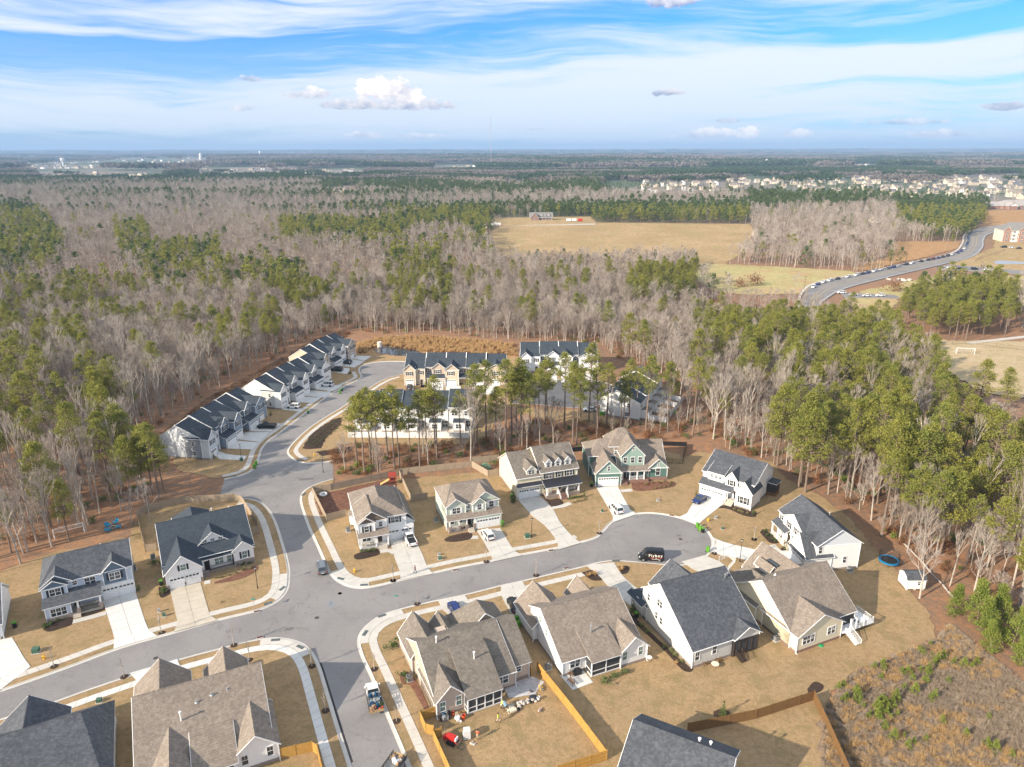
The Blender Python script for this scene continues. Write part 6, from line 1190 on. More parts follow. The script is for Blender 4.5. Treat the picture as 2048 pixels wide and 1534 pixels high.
g.obj('gable', h.o); h.win('S', 2.3, 0, 1.2, .5, .8); d = MB(); d.box(-.05, 0, .5, 2.5, .4, 2.3, WHITE)
for yy in (.5, 1.5): d.box(-.08, -.05, yy+.08, yy+.92, .5, 1.2, WHITE); d.box(-.08, -.05, yy+.08, yy+.92, 1.35, 2.2, WHITE)
d.obj('door', h.o)
for xx in (.3, 1.8, 3.3): h.box('foot_block', xx-.2, xx+.2, .1, .4, 0, .35, CONC)
# log border
x0, y0 = g2(c5(1600, 560))
pl = [Vector(q) for q in W2([c5(1600, 560), c5(1720, 680), c5(1810, 790), c5(1880, 860), c5(1980, 980)])]; rr = random.Random(5)
pl = resample(pl, .75)
for i, (a_, b_) in enumerate(zip(pl[:-1], pl[1:])):
    m = MB(); r_ = rr.uniform(.12, .24); m.tube((-(b_-a_).length/2, 0, r_), ((b_-a_).length/2, 0, r_+rr.uniform(-.04, .06)), r_, r_*.85, BARKG, 7); o = m.obj('log', None, label='pale log lying end to end along the wood edge behind the shed', category='log', group='logs along the wood edge'); o.location = ((a_.x+b_.x)/2, (a_.y+b_.y)/2, .05); o.rotation_euler = (0, 0, math.atan2(b_.y-a_.y, b_.x-a_.x)+rr.uniform(-.15, .15))
# play set
x, y = g2(c6(725, 345)); t = thing('play_tower', 'red roofed wooden play tower with a yellow slide in the mulch yard', 'play set', (x, y, .1), R(15)); RW = mat('red_stained_wood', (.30, .045, .03), .8); a = MB()
for q in ((-.7, -.7), (.7, -.7), (.7, .7), (-.7, .7)): a.box(q[0]-.06, q[0]+.06, q[1]-.06, q[1]+.06, 0, 2.5, RW)
a.box(-.8, .8, -.8, .8, 1.2, 1.3, RW)
for q in (-.75, .75): a.box(q-.03, q+.03, -.75, .75, 1.5, 2.0, RW)
a.obj('frame', t); b = MB(); b.poly([(-.95, -1, 2.45), (.95, -1, 2.45), (.95, 0, 3.3), (-.95, 0, 3.3)], RW); b.poly([(.95, 1, 2.45), (-.95, 1, 2.45), (-.95, 0, 3.3), (.95, 0, 3.3)], RW); b.obj('roof', t); c = MB(); SL = mat('slide_yellow', (.85, .62, .25), .4)
c.poly([(-.75, -.3, 1.3), (-.75, .3, 1.3), (-3.0, .3, .2), (-3.0, -.3, .2)], SL); c.tube((-.75, -.3, 1.45), (-3.0, -.3, .35), .07, .07, SL, 6); c.tube((-.75, .3, 1.45), (-3.0, .3, .35), .07, .07, SL, 6); c.obj('slide', t)
def kids_pool(label, px): x, y = g2(px); a = MB(); [a.tube((.75*math.cos(i*math.pi/6), .75*math.sin(i*math.pi/6), .35), (.75*math.cos((i+1)*math.pi/6), .75*math.sin((i+1)*math.pi/6), .35), .28, .28, WHITE, 6) for i in range(12)]; _loc(a.obj('inflatable_pool', None, label=label, category='inflatable pool'), (x, y, .1))
kids_pool('white inflatable pool in the fenced mulch yard', c6(180, 435))
# climbing dome
x, y = g2(c6(1455, 225)); a = MB(); DGM = mat('dome_green', (.12, .38, .25), .5); ico = bmesh.new(); bmesh.ops.create_icosphere(ico, subdivisions=2, radius=1.5)
for e in ico.edges:
    p, q = e.verts[0].co, e.verts[1].co
    if p.z > -.2 and q.z > -.2: a.tube((p.x, p.y, max(p.z, 0)), (q.x, q.y, max(q.z, 0)), .035, .035, DGM, 5, False)
ico.free(); _loc(a.obj('climbing_dome', None, label='green metal climbing dome behind the sage house fence', category='climbing frame'), (x, y, .1))
# volleyball net
A_, B_ = [Vector(q) for q in W2([c1(425, 495), c1(660, 440)])]; t = thing('volleyball_net', 'white volleyball net between two posts behind the slate blue house', 'net', (A_.x, A_.y, .08)); q = B_-A_; a = MB()
for p in (Vector((0, 0)), q): b = MB(); b.tube((p.x, p.y, 0), (p.x, p.y, 2.4), .09, .08, WHITE, 6); b.obj('post', t)
for z in (1.5, 2.35): a.tube((0, 0, z), (q.x, q.y, z), .07, .07, WHITE, 4)
for i in range(25): p = q*(i/24); a.tube((p.x, p.y, 1.5), (p.x, p.y, 2.35), .01, .01, WHITE, 3, False)
for z in (1.7, 1.9, 2.1): a.tube((0, 0, z), (q.x, q.y, z), .01, .01, WHITE, 3, False)
a.obj('netting', t)
CH = mat('turquoise_chair', (.01, .30, .50), .5)
def garden_chair(nm, label, xy, rz, m, z=.1, s_=1.0, group=None):
    t = thing(nm, label, 'chair', (xy[0], xy[1], z), R(rz), group); a = MB(); a.box(-.32, .32, -.35, .3, .32, .37, m); a.obj('seat', t); b = MB()
    for i in range(5): x_ = -.3+i*.15; b.box(x_-.06, x_+.06, .28, .33, .35, 1.0-.02*abs(i-2)**2, m, Matrix.Rotation(R(-18), 3, 'X'))
    b.obj('backrest', t)
    for q in (-1, 1):
        c = MB(); c.box(q*.38-.06, q*.38+.06, -.4, .35, .55, .59, m); c.obj('armrest', t)
        for yy in (-.35, .3): d = MB(); d.box(q*.36-.03, q*.36+.03, yy-.04, yy+.04, 0, .55, m); d.obj('leg', t)
    t.scale = (s_,)*3
for i, (p, rz, lb) in enumerate(((c1(845, 400), 60, 'upper left'), (c1(905, 375), -10, 'topmost'), (c1(848, 435), 110, 'lower left'), (c1(930, 410), -70, 'right'))): garden_chair('garden_chair', 'turquoise garden chair, '+lb+' of the four round the fire pit', g2(p), rz, CH, s_=1.15)
x, y = g2(c1(885, 410)); a = MB(); [a.box(.5, .75, -.16, .16, 0, .3, STONE, Matrix.Rotation(i*math.pi/5, 3, 'Z')) for i in range(10)]; _loc(a.obj('fire_pit', None, label='stone ring fire pit between the turquoise chairs', category='fire pit'), (x, y, .1))
WK = mat('wicker_white', (.62, .60, .55), .8)
HA = Matrix.Translation((-82.6, 106.4, 0)) @ Matrix.Rotation(R(29), 4, 'Z')
for u_, v_, rz, lb in ((5.6, 1.6, -30, 'left'), (7.6, 1.6, 30, 'right')): p = HA @ Vector((u_, v_, 0)); garden_chair('wicker_chair', lb+' round white wicker chair on the porch of the slate blue house', (p.x, p.y), 29+rz+180, WK, .6, 1.0)
HC = Matrix.Translation((-31.9, 130.3, 0)) @ Matrix.Rotation(R(19), 4, 'Z'); BRN = mat('brown_wicker', (.12, .07, .045), .8); CUSH = mat('tan_cushion', (.5, .36, .22), .9)
for u_, lb in ((1.0, 'left'), (2.6, 'right')): p = HC @ Vector((u_, .6, 0)); garden_chair('porch_chair', lb+' brown chair on the porch of the white corner house', (p.x, p.y), 19+180, CUSH if u_ < 2 else BRN, .65)
HE = Matrix.Translation((1.3, 153.2, 0)) @ Matrix.Rotation(R(19), 4, 'Z')
for u_, lb in ((7.7, 'left end'), (13.0, 'right end'), (14.0, 'far right end')): p = HE @ Vector((u_, -1.0, 0)); garden_chair('porch_chair', 'white porch chair at the '+lb+' of the dark metal roofed porch', (p.x, p.y), 19+180, WK, 1.0)
HF = Matrix.Translation((20.6, 159.8, 0)) @ Matrix.Rotation(R(5), 4, 'Z')
for u_, lb in ((9.7, 'left'), (11.8, 'right')): p = HF @ Vector((u_, 2.0, 0)); garden_chair('porch_chair', lb+' slate blue chair on the porch of the green house', (p.x, p.y), 180, S_MBLUE, 1.0)
# patio grill and bench
x, y = g2(c4(600, 1185)); t = thing('grill', 'black covered grill on the patio slab by the screened porch', 'grill', (x, y, .18), R(23)); a = MB(); a.box(-.7, .7, -.3, .3, .1, .85, BLACK); a.obj('cabinet', t); b = MB(); b.tube((-.4, 0, .9), (.4, 0, .9), .32, .32, BLACK, 10); b.obj('hood', t)
for px, lb in ((c4(535, 1190), 'upper'), (c4(550, 1255), 'lower')):
    x, y = g2(px); t = thing('garden_bench', lb+' brown metal bench on the patio slab', 'bench', (x, y, .18), R(-60)); a = MB(); [a.box(-.7, .7, -.2+i*.1, -.13+i*.1, .4, .43, BRN) for i in range(5)]; a.obj('seat', t); b = MB(); [b.box(-.7, .7, .26, .29, .5+i*.12, .57+i*.12, BRN) for i in range(3)]; b.obj('backrest', t)
    for q in (-.65, .65): c = MB(); c.box(q-.03, q+.03, -.2, -.15, 0, .4, BRN); c.box(q-.03, q+.03, .24, .3, 0, .85, BRN); c.obj('leg', t)
def table(label, px, r=.6, m=WHITE):
    x, y = g2(px); t = thing('round_table', label, 'table', (x, y, .1)); a = MB(); a.tube((0, 0, .68), (0, 0, .73), r, r, m, 16); a.obj('table_top', t)
    for i in range(3): an = i*2.1; b = MB(); b.tube((.35*math.cos(an), .35*math.sin(an), 0), (.1*math.cos(an), .1*math.sin(an), .68), .03, .03, W_OLD, 5); b.obj('leg', t)
table('round cream table on the grass behind the tall charcoal roofed house', c4(1682, 1128), .62, mat('cream_top', (.75, .68, .52), .6)); table('small white round dish stand at the corner of the screened porch house', c4(1165, 1075), .45)
for px, lb in ((c4(1600, 1105), 'left'), (c4(1712, 1080), 'right')): garden_chair('adirondack_chair', lb+' brown chair behind the tall charcoal roofed house', g2(px), 30, W_MID)
x, y = g2(c5(942, 1352)); a = MB(); a.tube((0, 0, 0), (0, 0, .12), .5, .42, mat('hose_green', (.02, .28, .10), .5), 12); a.tube((0, 0, .12), (0, 0, .2), .2, .15, mat('hose_green', (.02, .28, .10), .5), 10); _loc(a.obj('coiled_hose', None, label='coiled green hose at the rear wall of the yellow house', category='hose'), (x, y, .1))
# ---- building works behind the tan house
x, y = g2((903, 1486)); t = thing('mini_skid_steer', 'red tracked mini loader with an empty black fork frame near the cedar fence', 'loader', (x, y, .1), R(-28)); MR = mat('machine_red', (.50, .03, .025), .4); a = MB()
a.box(-.9, .6, -.38, .38, .5, 1.15, MR); a.box(-.5, .5, -.3, .3, 1.15, 1.3, MR); a.box(-1.3, -.9, -.45, .2, .4, 1.0, MR); a.box(.6, .75, -.36, .36, .6, 1.2, WHITE); a.obj('engine_body', t)
for q in (-1, 1):
    b = MB(); b.tube((-.6, q*.5, .28), (.6, q*.5, .28), .28, .28, BLACK, 8); b.box(-.6, .6, q*.5-.16, q*.5+.16, .02, .54, BLACK); b.obj('track', t); c = MB(); c.tube((-.4, q*.45, 1.1), (1.2, q*.42, .5), .06, .06, MR, 5); c.obj('lift_arm', t)
d = MB()
for pp in (((1.2, -.55, .1), (1.2, .55, .1)), ((1.2, -.55, .8), (1.2, .55, .8)), ((1.2, -.55, .1), (1.2, -.55, .8)), ((1.2, .55, .1), (1.2, .55, .8)), ((1.2, -.5, .1), (1.95, -.5, .08)), ((1.2, .5, .1), (1.95, .5, .08)), ((1.95, -.55, .08), (1.95, .55, .08)), ((1.2, 0, .1), (1.2, 0, .8))): d.tube(pp[0], pp[1], .05, .05, mat('fork_steel', (.16, .15, .12), .6), 5)
d.obj('fork_frame', t)
x, y = g2((932, 1476)); t = thing('bulk_bag', 'tall white bulk bag on a pallet beside the red mini loader', 'bulk bag', (x, y, .1), R(8)); a = MB(); [a.box(-.6, .6, -.5+i*.25, -.38+i*.25, .1, .13, W_OLD) for i in range(5)]; a.box(-.6, .6, -.5, -.4, 0, .1, W_OLD); a.box(-.6, .6, .4, .5, 0, .1, W_OLD); a.obj('pallet', t); b = MB(); BAG = mat('woven_bag', (.60, .58, .56), .9); ring_loft(b, [(0, [(0, -.5), (.5, -.5), (.55, 0), (.5, .5), (0, .5)])]*1+[(.7, [(0, -.52), (.5, -.52), (.6, 0), (.5, .52), (0, .52)]), (1.35, [(0, -.5), (.46, -.5), (.52, 0), (.46, .5), (0, .5)])], BAG); b.v = [(v[1], v[2], v[0]+.13) for v in b.v]; b.f = [tuple(reversed(f)) for f in b.f]; b.obj('bag', t)
STN = mat('field_stone', (.42, .38, .33), .95, 'random', stops=[(0, (.50, .45, .38)), (.35, (.36, .33, .30)), (.7, (.55, .50, .44)), (1, (.30, .27, .25))])
cr = crop(960, 1350, 11.38); stone_me = []
for i in range(5):
    bm_ = bmesh.new(); bmesh.ops.create_icosphere(bm_, subdivisions=1, radius=.24)
    for v in bm_.verts: v.co = Vector((v.co.x*random.uniform(.8, 1.3), v.co.y*random.uniform(.7, 1.2), v.co.z*random.uniform(.5, .9)))
    me = bpy.data.meshes.new('stone'); bm_.to_mesh(me); bm_.free(); me.materials.append(STN); stone_me.append(me)
rs = random.Random(11)
for i in range(46):
    f = rs.random(); px = 600+f*620+rs.uniform(-40, 40); py = 800-f*200+rs.uniform(-60, 60); x, y = g2(cr(px, py)); o = link('stone', stone_me[i % 5], None, (x, y, .14+rs.random()*.35), rs.random()*6, label='rough grey stone in the heap at the edge of the unfinished patio', category='stone', group='stones heaped by the patio works'); o.scale = (rs.uniform(.7, 1.4),)*3
for i in range(7): x, y = g2((940+rs.uniform(-6, 9), 1487+rs.uniform(-3, 4))); o = link('stone', stone_me[i % 5], None, (x, y, .15), rs.random()*6, label='pale stone lying at the foot of the white bulk bag', category='stone', group='stones at the foot of the bulk bag'); o.scale = (.8,)*3
x, y = g2(cr(545, 780)); t = thing('cement_mixer', 'blue grey mixer between the bending worker and the stones', 'mixer', (x, y, .1), R(30)); a = MB(); a.tube((0, -.3, .9), (0, .35, 1.1), .35, .22, mat('mixer_blue', (.20, .30, .38), .5), 10); a.tube((0, -.5, .85), (0, -.3, .9), .2, .35, mat('mixer_blue', (.20, .30, .38), .5), 10); a.obj('drum', t); b = MB(); [b.tube((qx, qy, 0), (qx*.4, qy*.4, .8), .04, .04, BLACK, 5) for qx in (-.4, .4) for qy in (-.4, .4)]; b.obj('stand', t)
x, y = g2(cr(745, 860)); t = thing('wheelbarrow', 'pale upturned wheelbarrow frame in front of the stone heap', 'wheelbarrow', (x, y, .1), R(20)); a = MB(); [a.tube(p_, q_, .035, .035, mat('bone_white', (.62, .56, .44), .6), 5) for p_, q_ in (((-1, -.3, .2), (.7, -.12, .35)), ((-1, .3, .2), (.7, .12, .35)), ((-.9, -.3, .2), (-.9, .3, .7)), ((-.3, -.3, .25), (.2, .3, .8)))]; a.obj('frame', t); b = MB(); b.tube((.75, -.05, .3), (.75, .05, .3), .28, .28, RUBBER, 12); b.obj('wheel', t); c = MB(); c.prism([(-.6, -.35), (.4, -.3), (.4, .3), (-.6, .35)], .35, .62, mat('bone_white', (.62, .56, .44), .6)); c.obj('tray', t)
def bucket(label, px, m=WHITE, s_=1.0): x, y = g2(px); t = thing('bucket', label, 'bucket', (x, y, .12)); a = MB(); a.tube((0, 0, 0), (0, 0, .42*s_), .15*s_, .19*s_, m, 10, False); a.tube((0, 0, 0), (0, 0, .02), .15*s_, .15*s_, m, 10); a.obj('pail', t); b = MB(); b.tube((-.18*s_, 0, .42*s_), (0, 0, .6*s_), .012, .012, METAL, 4); b.tube((0, 0, .6*s_), (.18*s_, 0, .42*s_), .012, .012, METAL, 4); b.obj('handle', t)
bucket('white bucket at the right end of the stone heap', cr(1308, 580), WHITE, 1.4); crb = crop(820, 1400, 11.38)
bucket('orange bucket by the tan wall, left one', crb(955, 350), ORANGE, 1.3); bucket('orange bucket below the corner of the screened porch', crb(1200, 430), ORANGE, 1.6)
x, y = g2(cr(1190, 560)); a = MB(); a.tube((0, 0, 0), (0, 0, .35), .75, .6, mat('black_tarp', (.025, .03, .04), .7), 9); a.tube((0, 0, .35), (0, 0, .5), .6, .2, mat('black_tarp', (.025, .03, .04), .7), 9); _loc(a.obj('tarp_heap', None, label='heap under a black tarp behind the stones', category='tarp'), (x, y, .12))
junk('tool_heap', 'blue and grey tools piled against the tan wall by the fence', g2(crb(780, 410)), .12, (GREYM, BLACK, BLUEP, METAL), 1.1, 14, 'tools', 21); junk('cement_bags', 'white cement bags on the grass below the tan wall', g2(crb(1060, 470)), .12, WHITE, .8, 5, 'bags', 22); junk('red_machine', 'small red and black plate compactor at the screened porch corner', g2(cr(510, 350)), .15, (MR, BLACK, GREYM), .7, 9, 'compactor', 23)
junk('plank_pile', 'red and green planks lying before the tan wall', g2(crb(1060, 360)), .12, (mat('rust_brown', (.2, .09, .05), .9), W_MID, W_OLD), 1.0, 6, 'planks', 24); junk('yellow_saw', 'yellow masonry saw on the dusty patio near the fence', g2(cr(1365, 340)), .17, (mat('tool_yellow', (.70, .42, .04), .6), GREYM, W_OLD), .6, 7, 'saw', 25)
junk('slab_box', 'dark square slab lying on the dusty patio', g2(cr(1120, 360)), .17, mat('dark_slab', (.06, .065, .07), .8), .9, 1, 'slab', 26); junk('pink_planter', 'pinkish wheelbarrow load standing alone on the grass', g2(cr(1345, 830)), .1, (mat('pink_clay', (.55, .35, .30), .8), GREYM), .5, 4, 'wheelbarrow', 27)

# ================================================================== PEOPLE
SKIN = mat('skin', (.42, .25, .17), .6, 'flat'); HAIR = mat('dark_hair', (.03, .022, .018), .8, 'flat')
def person(label, xy, rz, top, legs, pose='stand', shoe=BLACK, z=.12, hat=None):
    t = thing('person', label, 'person', (xy[0], xy[1], z), R(rz))
    # joints (x right, y front, z up)
    lean = 0.0 if pose != 'bend' else 1.0
    pel = Vector((0, 0, .95)); st = .28 if pose == 'walk' else .06
    kn = [Vector((-.11, st*.6, .52)), Vector((.11, -st*.3, .52))]; an = [Vector((-.12, st, .09)), Vector((.12, -st*1.1, .09))]; toe = [a_+Vector((0, .18, -.05)) for a_ in an]
    if lean: pel = Vector((0, -.15, .82)); kn = [Vector((-.14, .12, .45)), Vector((.14, .12, .45))]; an = [Vector((-.15, -.02, .09)), Vector((.15, -.02, .09))]; toe = [a_+Vector((0, .18, -.05)) for a_ in an]
    ch = Vector((0, .02, 1.36)) if not lean else Vector((0, .32, 1.02)); nk = Vector((0, .02, 1.50)) if not lean else Vector((0, .45, 1.08)); hd = Vector((0, .05, 1.64)) if not lean else Vector((0, .58, 1.10))
    sh = [ch+Vector((-.19, 0, .06)), ch+Vector((.19, 0, .06))]
    if pose == 'walk': el = [sh[0]+Vector((-.05, -.14, -.27)), sh[1]+Vector((.05, .12, -.27))]; ha = [el[0]+Vector((0, .06, -.25)), el[1]+Vector((0, .14, -.22))]
    elif lean: el = [sh[0]+Vector((-.05, .08, -.27)), sh[1]+Vector((.05, .08, -.27))]; ha = [el[0]+Vector((.02, .12, -.22)), el[1]+Vector((-.02, .12, -.22))]
    elif pose == 'hold': el = [sh[0]+Vector((-.07, .05, -.27)), sh[1]+Vector((.07, .05, -.27))]; ha = [el[0]+Vector((.10, .24, .04)), el[1]+Vector((-.10, .24, .04))]
    else: el = [sh[0]+Vector((-.08, -.02, -.28)), sh[1]+Vector((.08, -.02, -.28))]; ha = [el[0]+Vector((.0, .08, -.25)), el[1]+Vector((.0, .08, -.25))]
    V = [pel, (pel+ch)/2, ch, nk, hd, hd+Vector((0, 0, .11))]; E_ = [(0, 1), (1, 2), (2, 3), (3, 4), (4, 5)]; Rd = [.15, .135, .165, .06, .095, .07]
    tag_ = ['L', 'T', 'T', 'S', 'S', 'H']
    for i in range(2):
        b = len(V); V += [pel+Vector((-.09 if i == 0 else .09, 0, -.06)), kn[i], an[i], toe[i]]; E_ += [(0, b), (b, b+1), (b+1, b+2), (b+2, b+3)]; Rd += [.10, .068, .05, .045]
        b = len(V); V += [sh[i], el[i], ha[i], ha[i]+(ha[i]-el[i]).normalized()*.09]; E_ += [(2, b), (b, b+1), (b+1, b+2), (b+2, b+3)]; Rd += [.072, .05, .036, .03]
        for f in range(4): V.append(ha[i]+(ha[i]-el[i]).normalized()*.15+Vector(((f-1.5)*.022, .01*f, 0))); E_.append((b+3, len(V)-1)); Rd.append(.012)
        V.append(ha[i]+(ha[i]-el[i]).normalized()*.06+Vector((.05 if i == 0 else -.05, .03, 0))); E_.append((b+2, len(V)-1)); Rd.append(.012)
    me = bpy.data.meshes.new('body'); me.from_pydata([tuple(v) for v in V], E_, []); o = link('body', me, t)
    sk = o.modifiers.new('skin', 'SKIN'); 
    for i, r_ in enumerate(Rd): me.skin_vertices[0].data[i].radius = (r_, r_)
    me.skin_vertices[0].data[0].use_root = True; ss = o.modifiers.new('sub', 'SUBSURF'); ss.levels = ss.render_levels = 1
    dg = bpy.context.evaluated_depsgraph_get(); ev = bpy.data.meshes.new_from_object(o.evaluated_get(dg)); o.modifiers.clear(); ev.name = 'body'
    ev.materials.clear(); [ev.materials.append(m_) for m_ in (SKIN, top, legs, shoe, HAIR)]
    waist = pel.z+.02
    for pf in ev.polygons:
        c_ = pf.center; dmin, wi = 9, 0
        for i, v in enumerate(V):
            d_ = (c_-v).length
            if d_ < dmin: dmin, wi = d_, i
        v = V[wi]; mi = 0
        if v.z < .14 : mi = 3
        elif wi == 0 or (v in kn) : mi = 2
        elif any((v-q).length < .02 for q in kn+an) or abs(v.z-(pel.z-.06)) < .01: mi = 2
        elif wi in (1, 2) or any((v-q).length < .01 for q in sh+el): mi = 1
        elif wi in (4, 5): mi = 4 if (c_.z > hd.z+.03 or c_.y < hd.y-.02) else 0
        pf.material_index = mi; pf.use_smooth = True
    o.data = ev
    fc = MB(); fy = hd.y+.105; fz = hd.z; fc.ell((-.035, fy-.015, fz+.02), (.013, .01, .01), BLACK, 6, 4); fc.ell((.035, fy-.015, fz+.02), (.013, .01, .01), BLACK, 6, 4); fc.ell((0, fy+.005, fz-.015), (.014, .02, .022), SKIN, 6, 4); fc.box(-.025, .025, fy-.015, fy-.008, fz-.062, fz-.054, mat('lips', (.3, .12, .1), .6, 'flat'))
    for q in (-1, 1): fc.ell((q*.098, hd.y, fz), (.012, .02, .032), SKIN, 6, 4)
    fc.obj('face', t)
    hr = MB(); hr.ell((hd.x, hd.y-.02, hd.z+.06), (.105, .112, .085), hat or HAIR, 10, 6)
    if hat: hr.tube((0, hd.y+.02, hd.z+.06), (0, hd.y+.02, hd.z+.075), .15, .14, hat, 12)
    hr.obj('cap' if hat else 'hair', t)
    return t
JEAN = mat('denim', (.05, .10, .20), .9, 'flat'); VEST = mat('hi_vis_yellow', (.60, .75, .10), .7, 'flat'); HVO = mat('hi_vis_orange', (.80, .13, .04), .7, 'flat'); KHAKI = mat('khaki', (.50, .40, .28), .9, 'flat'); REDS = mat('dark_red_shirt', (.20, .06, .05), .9, 'flat'); PALE = mat('pale_trousers', (.58, .45, .38), .9, 'flat')
person('person in a dark shirt and jeans walking across the foot of the corner driveway', g2(c6(903, 1050)), 80, REDS, JEAN, 'walk', z=.16)
person('person in an orange top and tan trousers standing beside the white bulk bag', g2((953, 1480)), -20, HVO, KHAKI, 'hold'); person('person in a yellow vest and pale trousers walking on the grass below the stones', g2(crop(960, 1350, 11.38)(395, 1095)), 60, VEST, PALE, 'walk'); person('person in a bright yellow top bending over at the screened porch corner', g2(cr(470, 775)), -40, VEST, KHAKI, 'bend')
# ================================================================== VEGETATION
def np_mesh(name, V, F, mats, mi=None, tri=False):
    me = bpy.data.meshes.new(name); V = np.asarray(V, dtype=np.float32); F = np.asarray(F, dtype=np.int32); k_ = F.shape[1]
    me.vertices.add(len(V)); me.vertices.foreach_set('co', V.ravel()); me.loops.add(F.size); me.loops.foreach_set('vertex_index', F.ravel())
    me.polygons.add(len(F)); me.polygons.foreach_set('loop_start', np.arange(0, F.size, k_, dtype=np.int32)); me.polygons.foreach_set('loop_total', np.full(len(F), k_, dtype=np.int32))
    for m in mats: me.materials.append(m)
    if mi is not None: me.polygons.foreach_set('material_index', np.asarray(mi, dtype=np.int32))
    me.update(calc_edges=True); return me
def quads(C, size, g, up=0.35, asp=.6):
    """random little leaf cards round the centres C"""
    n_ = len(C); nrm = g.normal(size=(n_, 3)); nrm[:, 2] = np.abs(nrm[:, 2])+up; nrm /= np.linalg.norm(nrm, axis=1)[:, None]
    t = np.cross(nrm, g.normal(size=(n_, 3))); t /= np.linalg.norm(t, axis=1)[:, None]; b = np.cross(nrm, t); s_ = size*g.uniform(.6, 1.35, n_)[:, None]
    t = t*s_*.5; b = b*s_*.5*asp; V = np.stack([C-t-b*.5, C-t*.2+b, C+t+b*.2, C+t*.3-b], 1).reshape(-1, 3); F = np.arange(4*n_).reshape(-1, 4); return V, F
def clumps(g, centers, radii, per, size, flat=.6, asp=.6):
    P_ = []
    for c, r in zip(centers, radii):
        k_ = max(3, int(per*r**1.6)); d = g.normal(size=(k_, 3)); d /= np.linalg.norm(d, axis=1)[:, None]; rr = r*g.uniform(.45, 1.05, k_)[:, None]; q = d*rr; q[:, 2] *= flat; P_.append(c+q)
    return quads(np.concatenate(P_), size, g, asp=asp)
def pine(sd, h, cs, cr, ncl, per, size, m=NEEDLE, nb=True, conic=.3):
    """tall pine: returns trunk mesh and crown mesh"""
    g = np.random.default_rng(sd); r_ = random.Random(sd); tr = MB(); pts = [Vector((0, 0, -.2))]; lean = Vector((r_.uniform(-.5, .5), r_.uniform(-.5, .5), 0))
    for i in range(1, 6): f = i/5; pts.append(Vector((lean.x*f*f+r_.uniform(-.12, .12), lean.y*f*f+r_.uniform(-.12, .12), h*.94*f)))
    rb = .012*h+.03
    for i in range(5): tr.tube(pts[i], pts[i+1], rb*(1-i/5.6), rb*(1-(i+1)/5.6), BARKP, 7, i == 4)
    def axis(z): f = max(0, min(.999, z/(h*.94)))*5; i = int(f); return pts[i].lerp(pts[i+1], f-i)
    C, Rr = [], []
    for i in range(ncl):
        f = r_.random()**.85; z = h*(cs+(1-cs)*f*.97); prof = math.sin(math.pi*min(1, (f*.82+.18)))**.7*(1-conic*f); an = r_.random()*6.283; rad = cr*prof*math.sqrt(r_.uniform(.12, 1)); a = axis(z)
        c = (a.x+rad*math.cos(an), a.y+rad*math.sin(an), z+rad*.12); C.append(c); Rr.append(r_.uniform(.65, 1.25)*cr/3.2*1.05)
        if nb and rad > .6: a2 = axis(z-rad*.35); tr.tube(a2, c, .05+.012*rad, .02, BARKP, 4, False)
    C.append((axis(h).x, axis(h).y, h*.97)); Rr.append(cr/3.4)
    for i in range(5):
        z = h*cs*r_.uniform(.5, .98); an = r_.random()*6.28; a = axis(z); L = r_.uniform(.6, 1.8); tr.tube(a, (a.x+L*math.cos(an), a.y+L*math.sin(an), z+.2), .035, .01, BARKP, 3, False)
    V, F = clumps(g, np.array(C), [q*.92 for q in Rr], per*(2.0 if nb else 1), size*(.74 if nb else 1), .62, .5)
    return tr.mesh('trunk'), np_mesh('crown', V, F, [m])
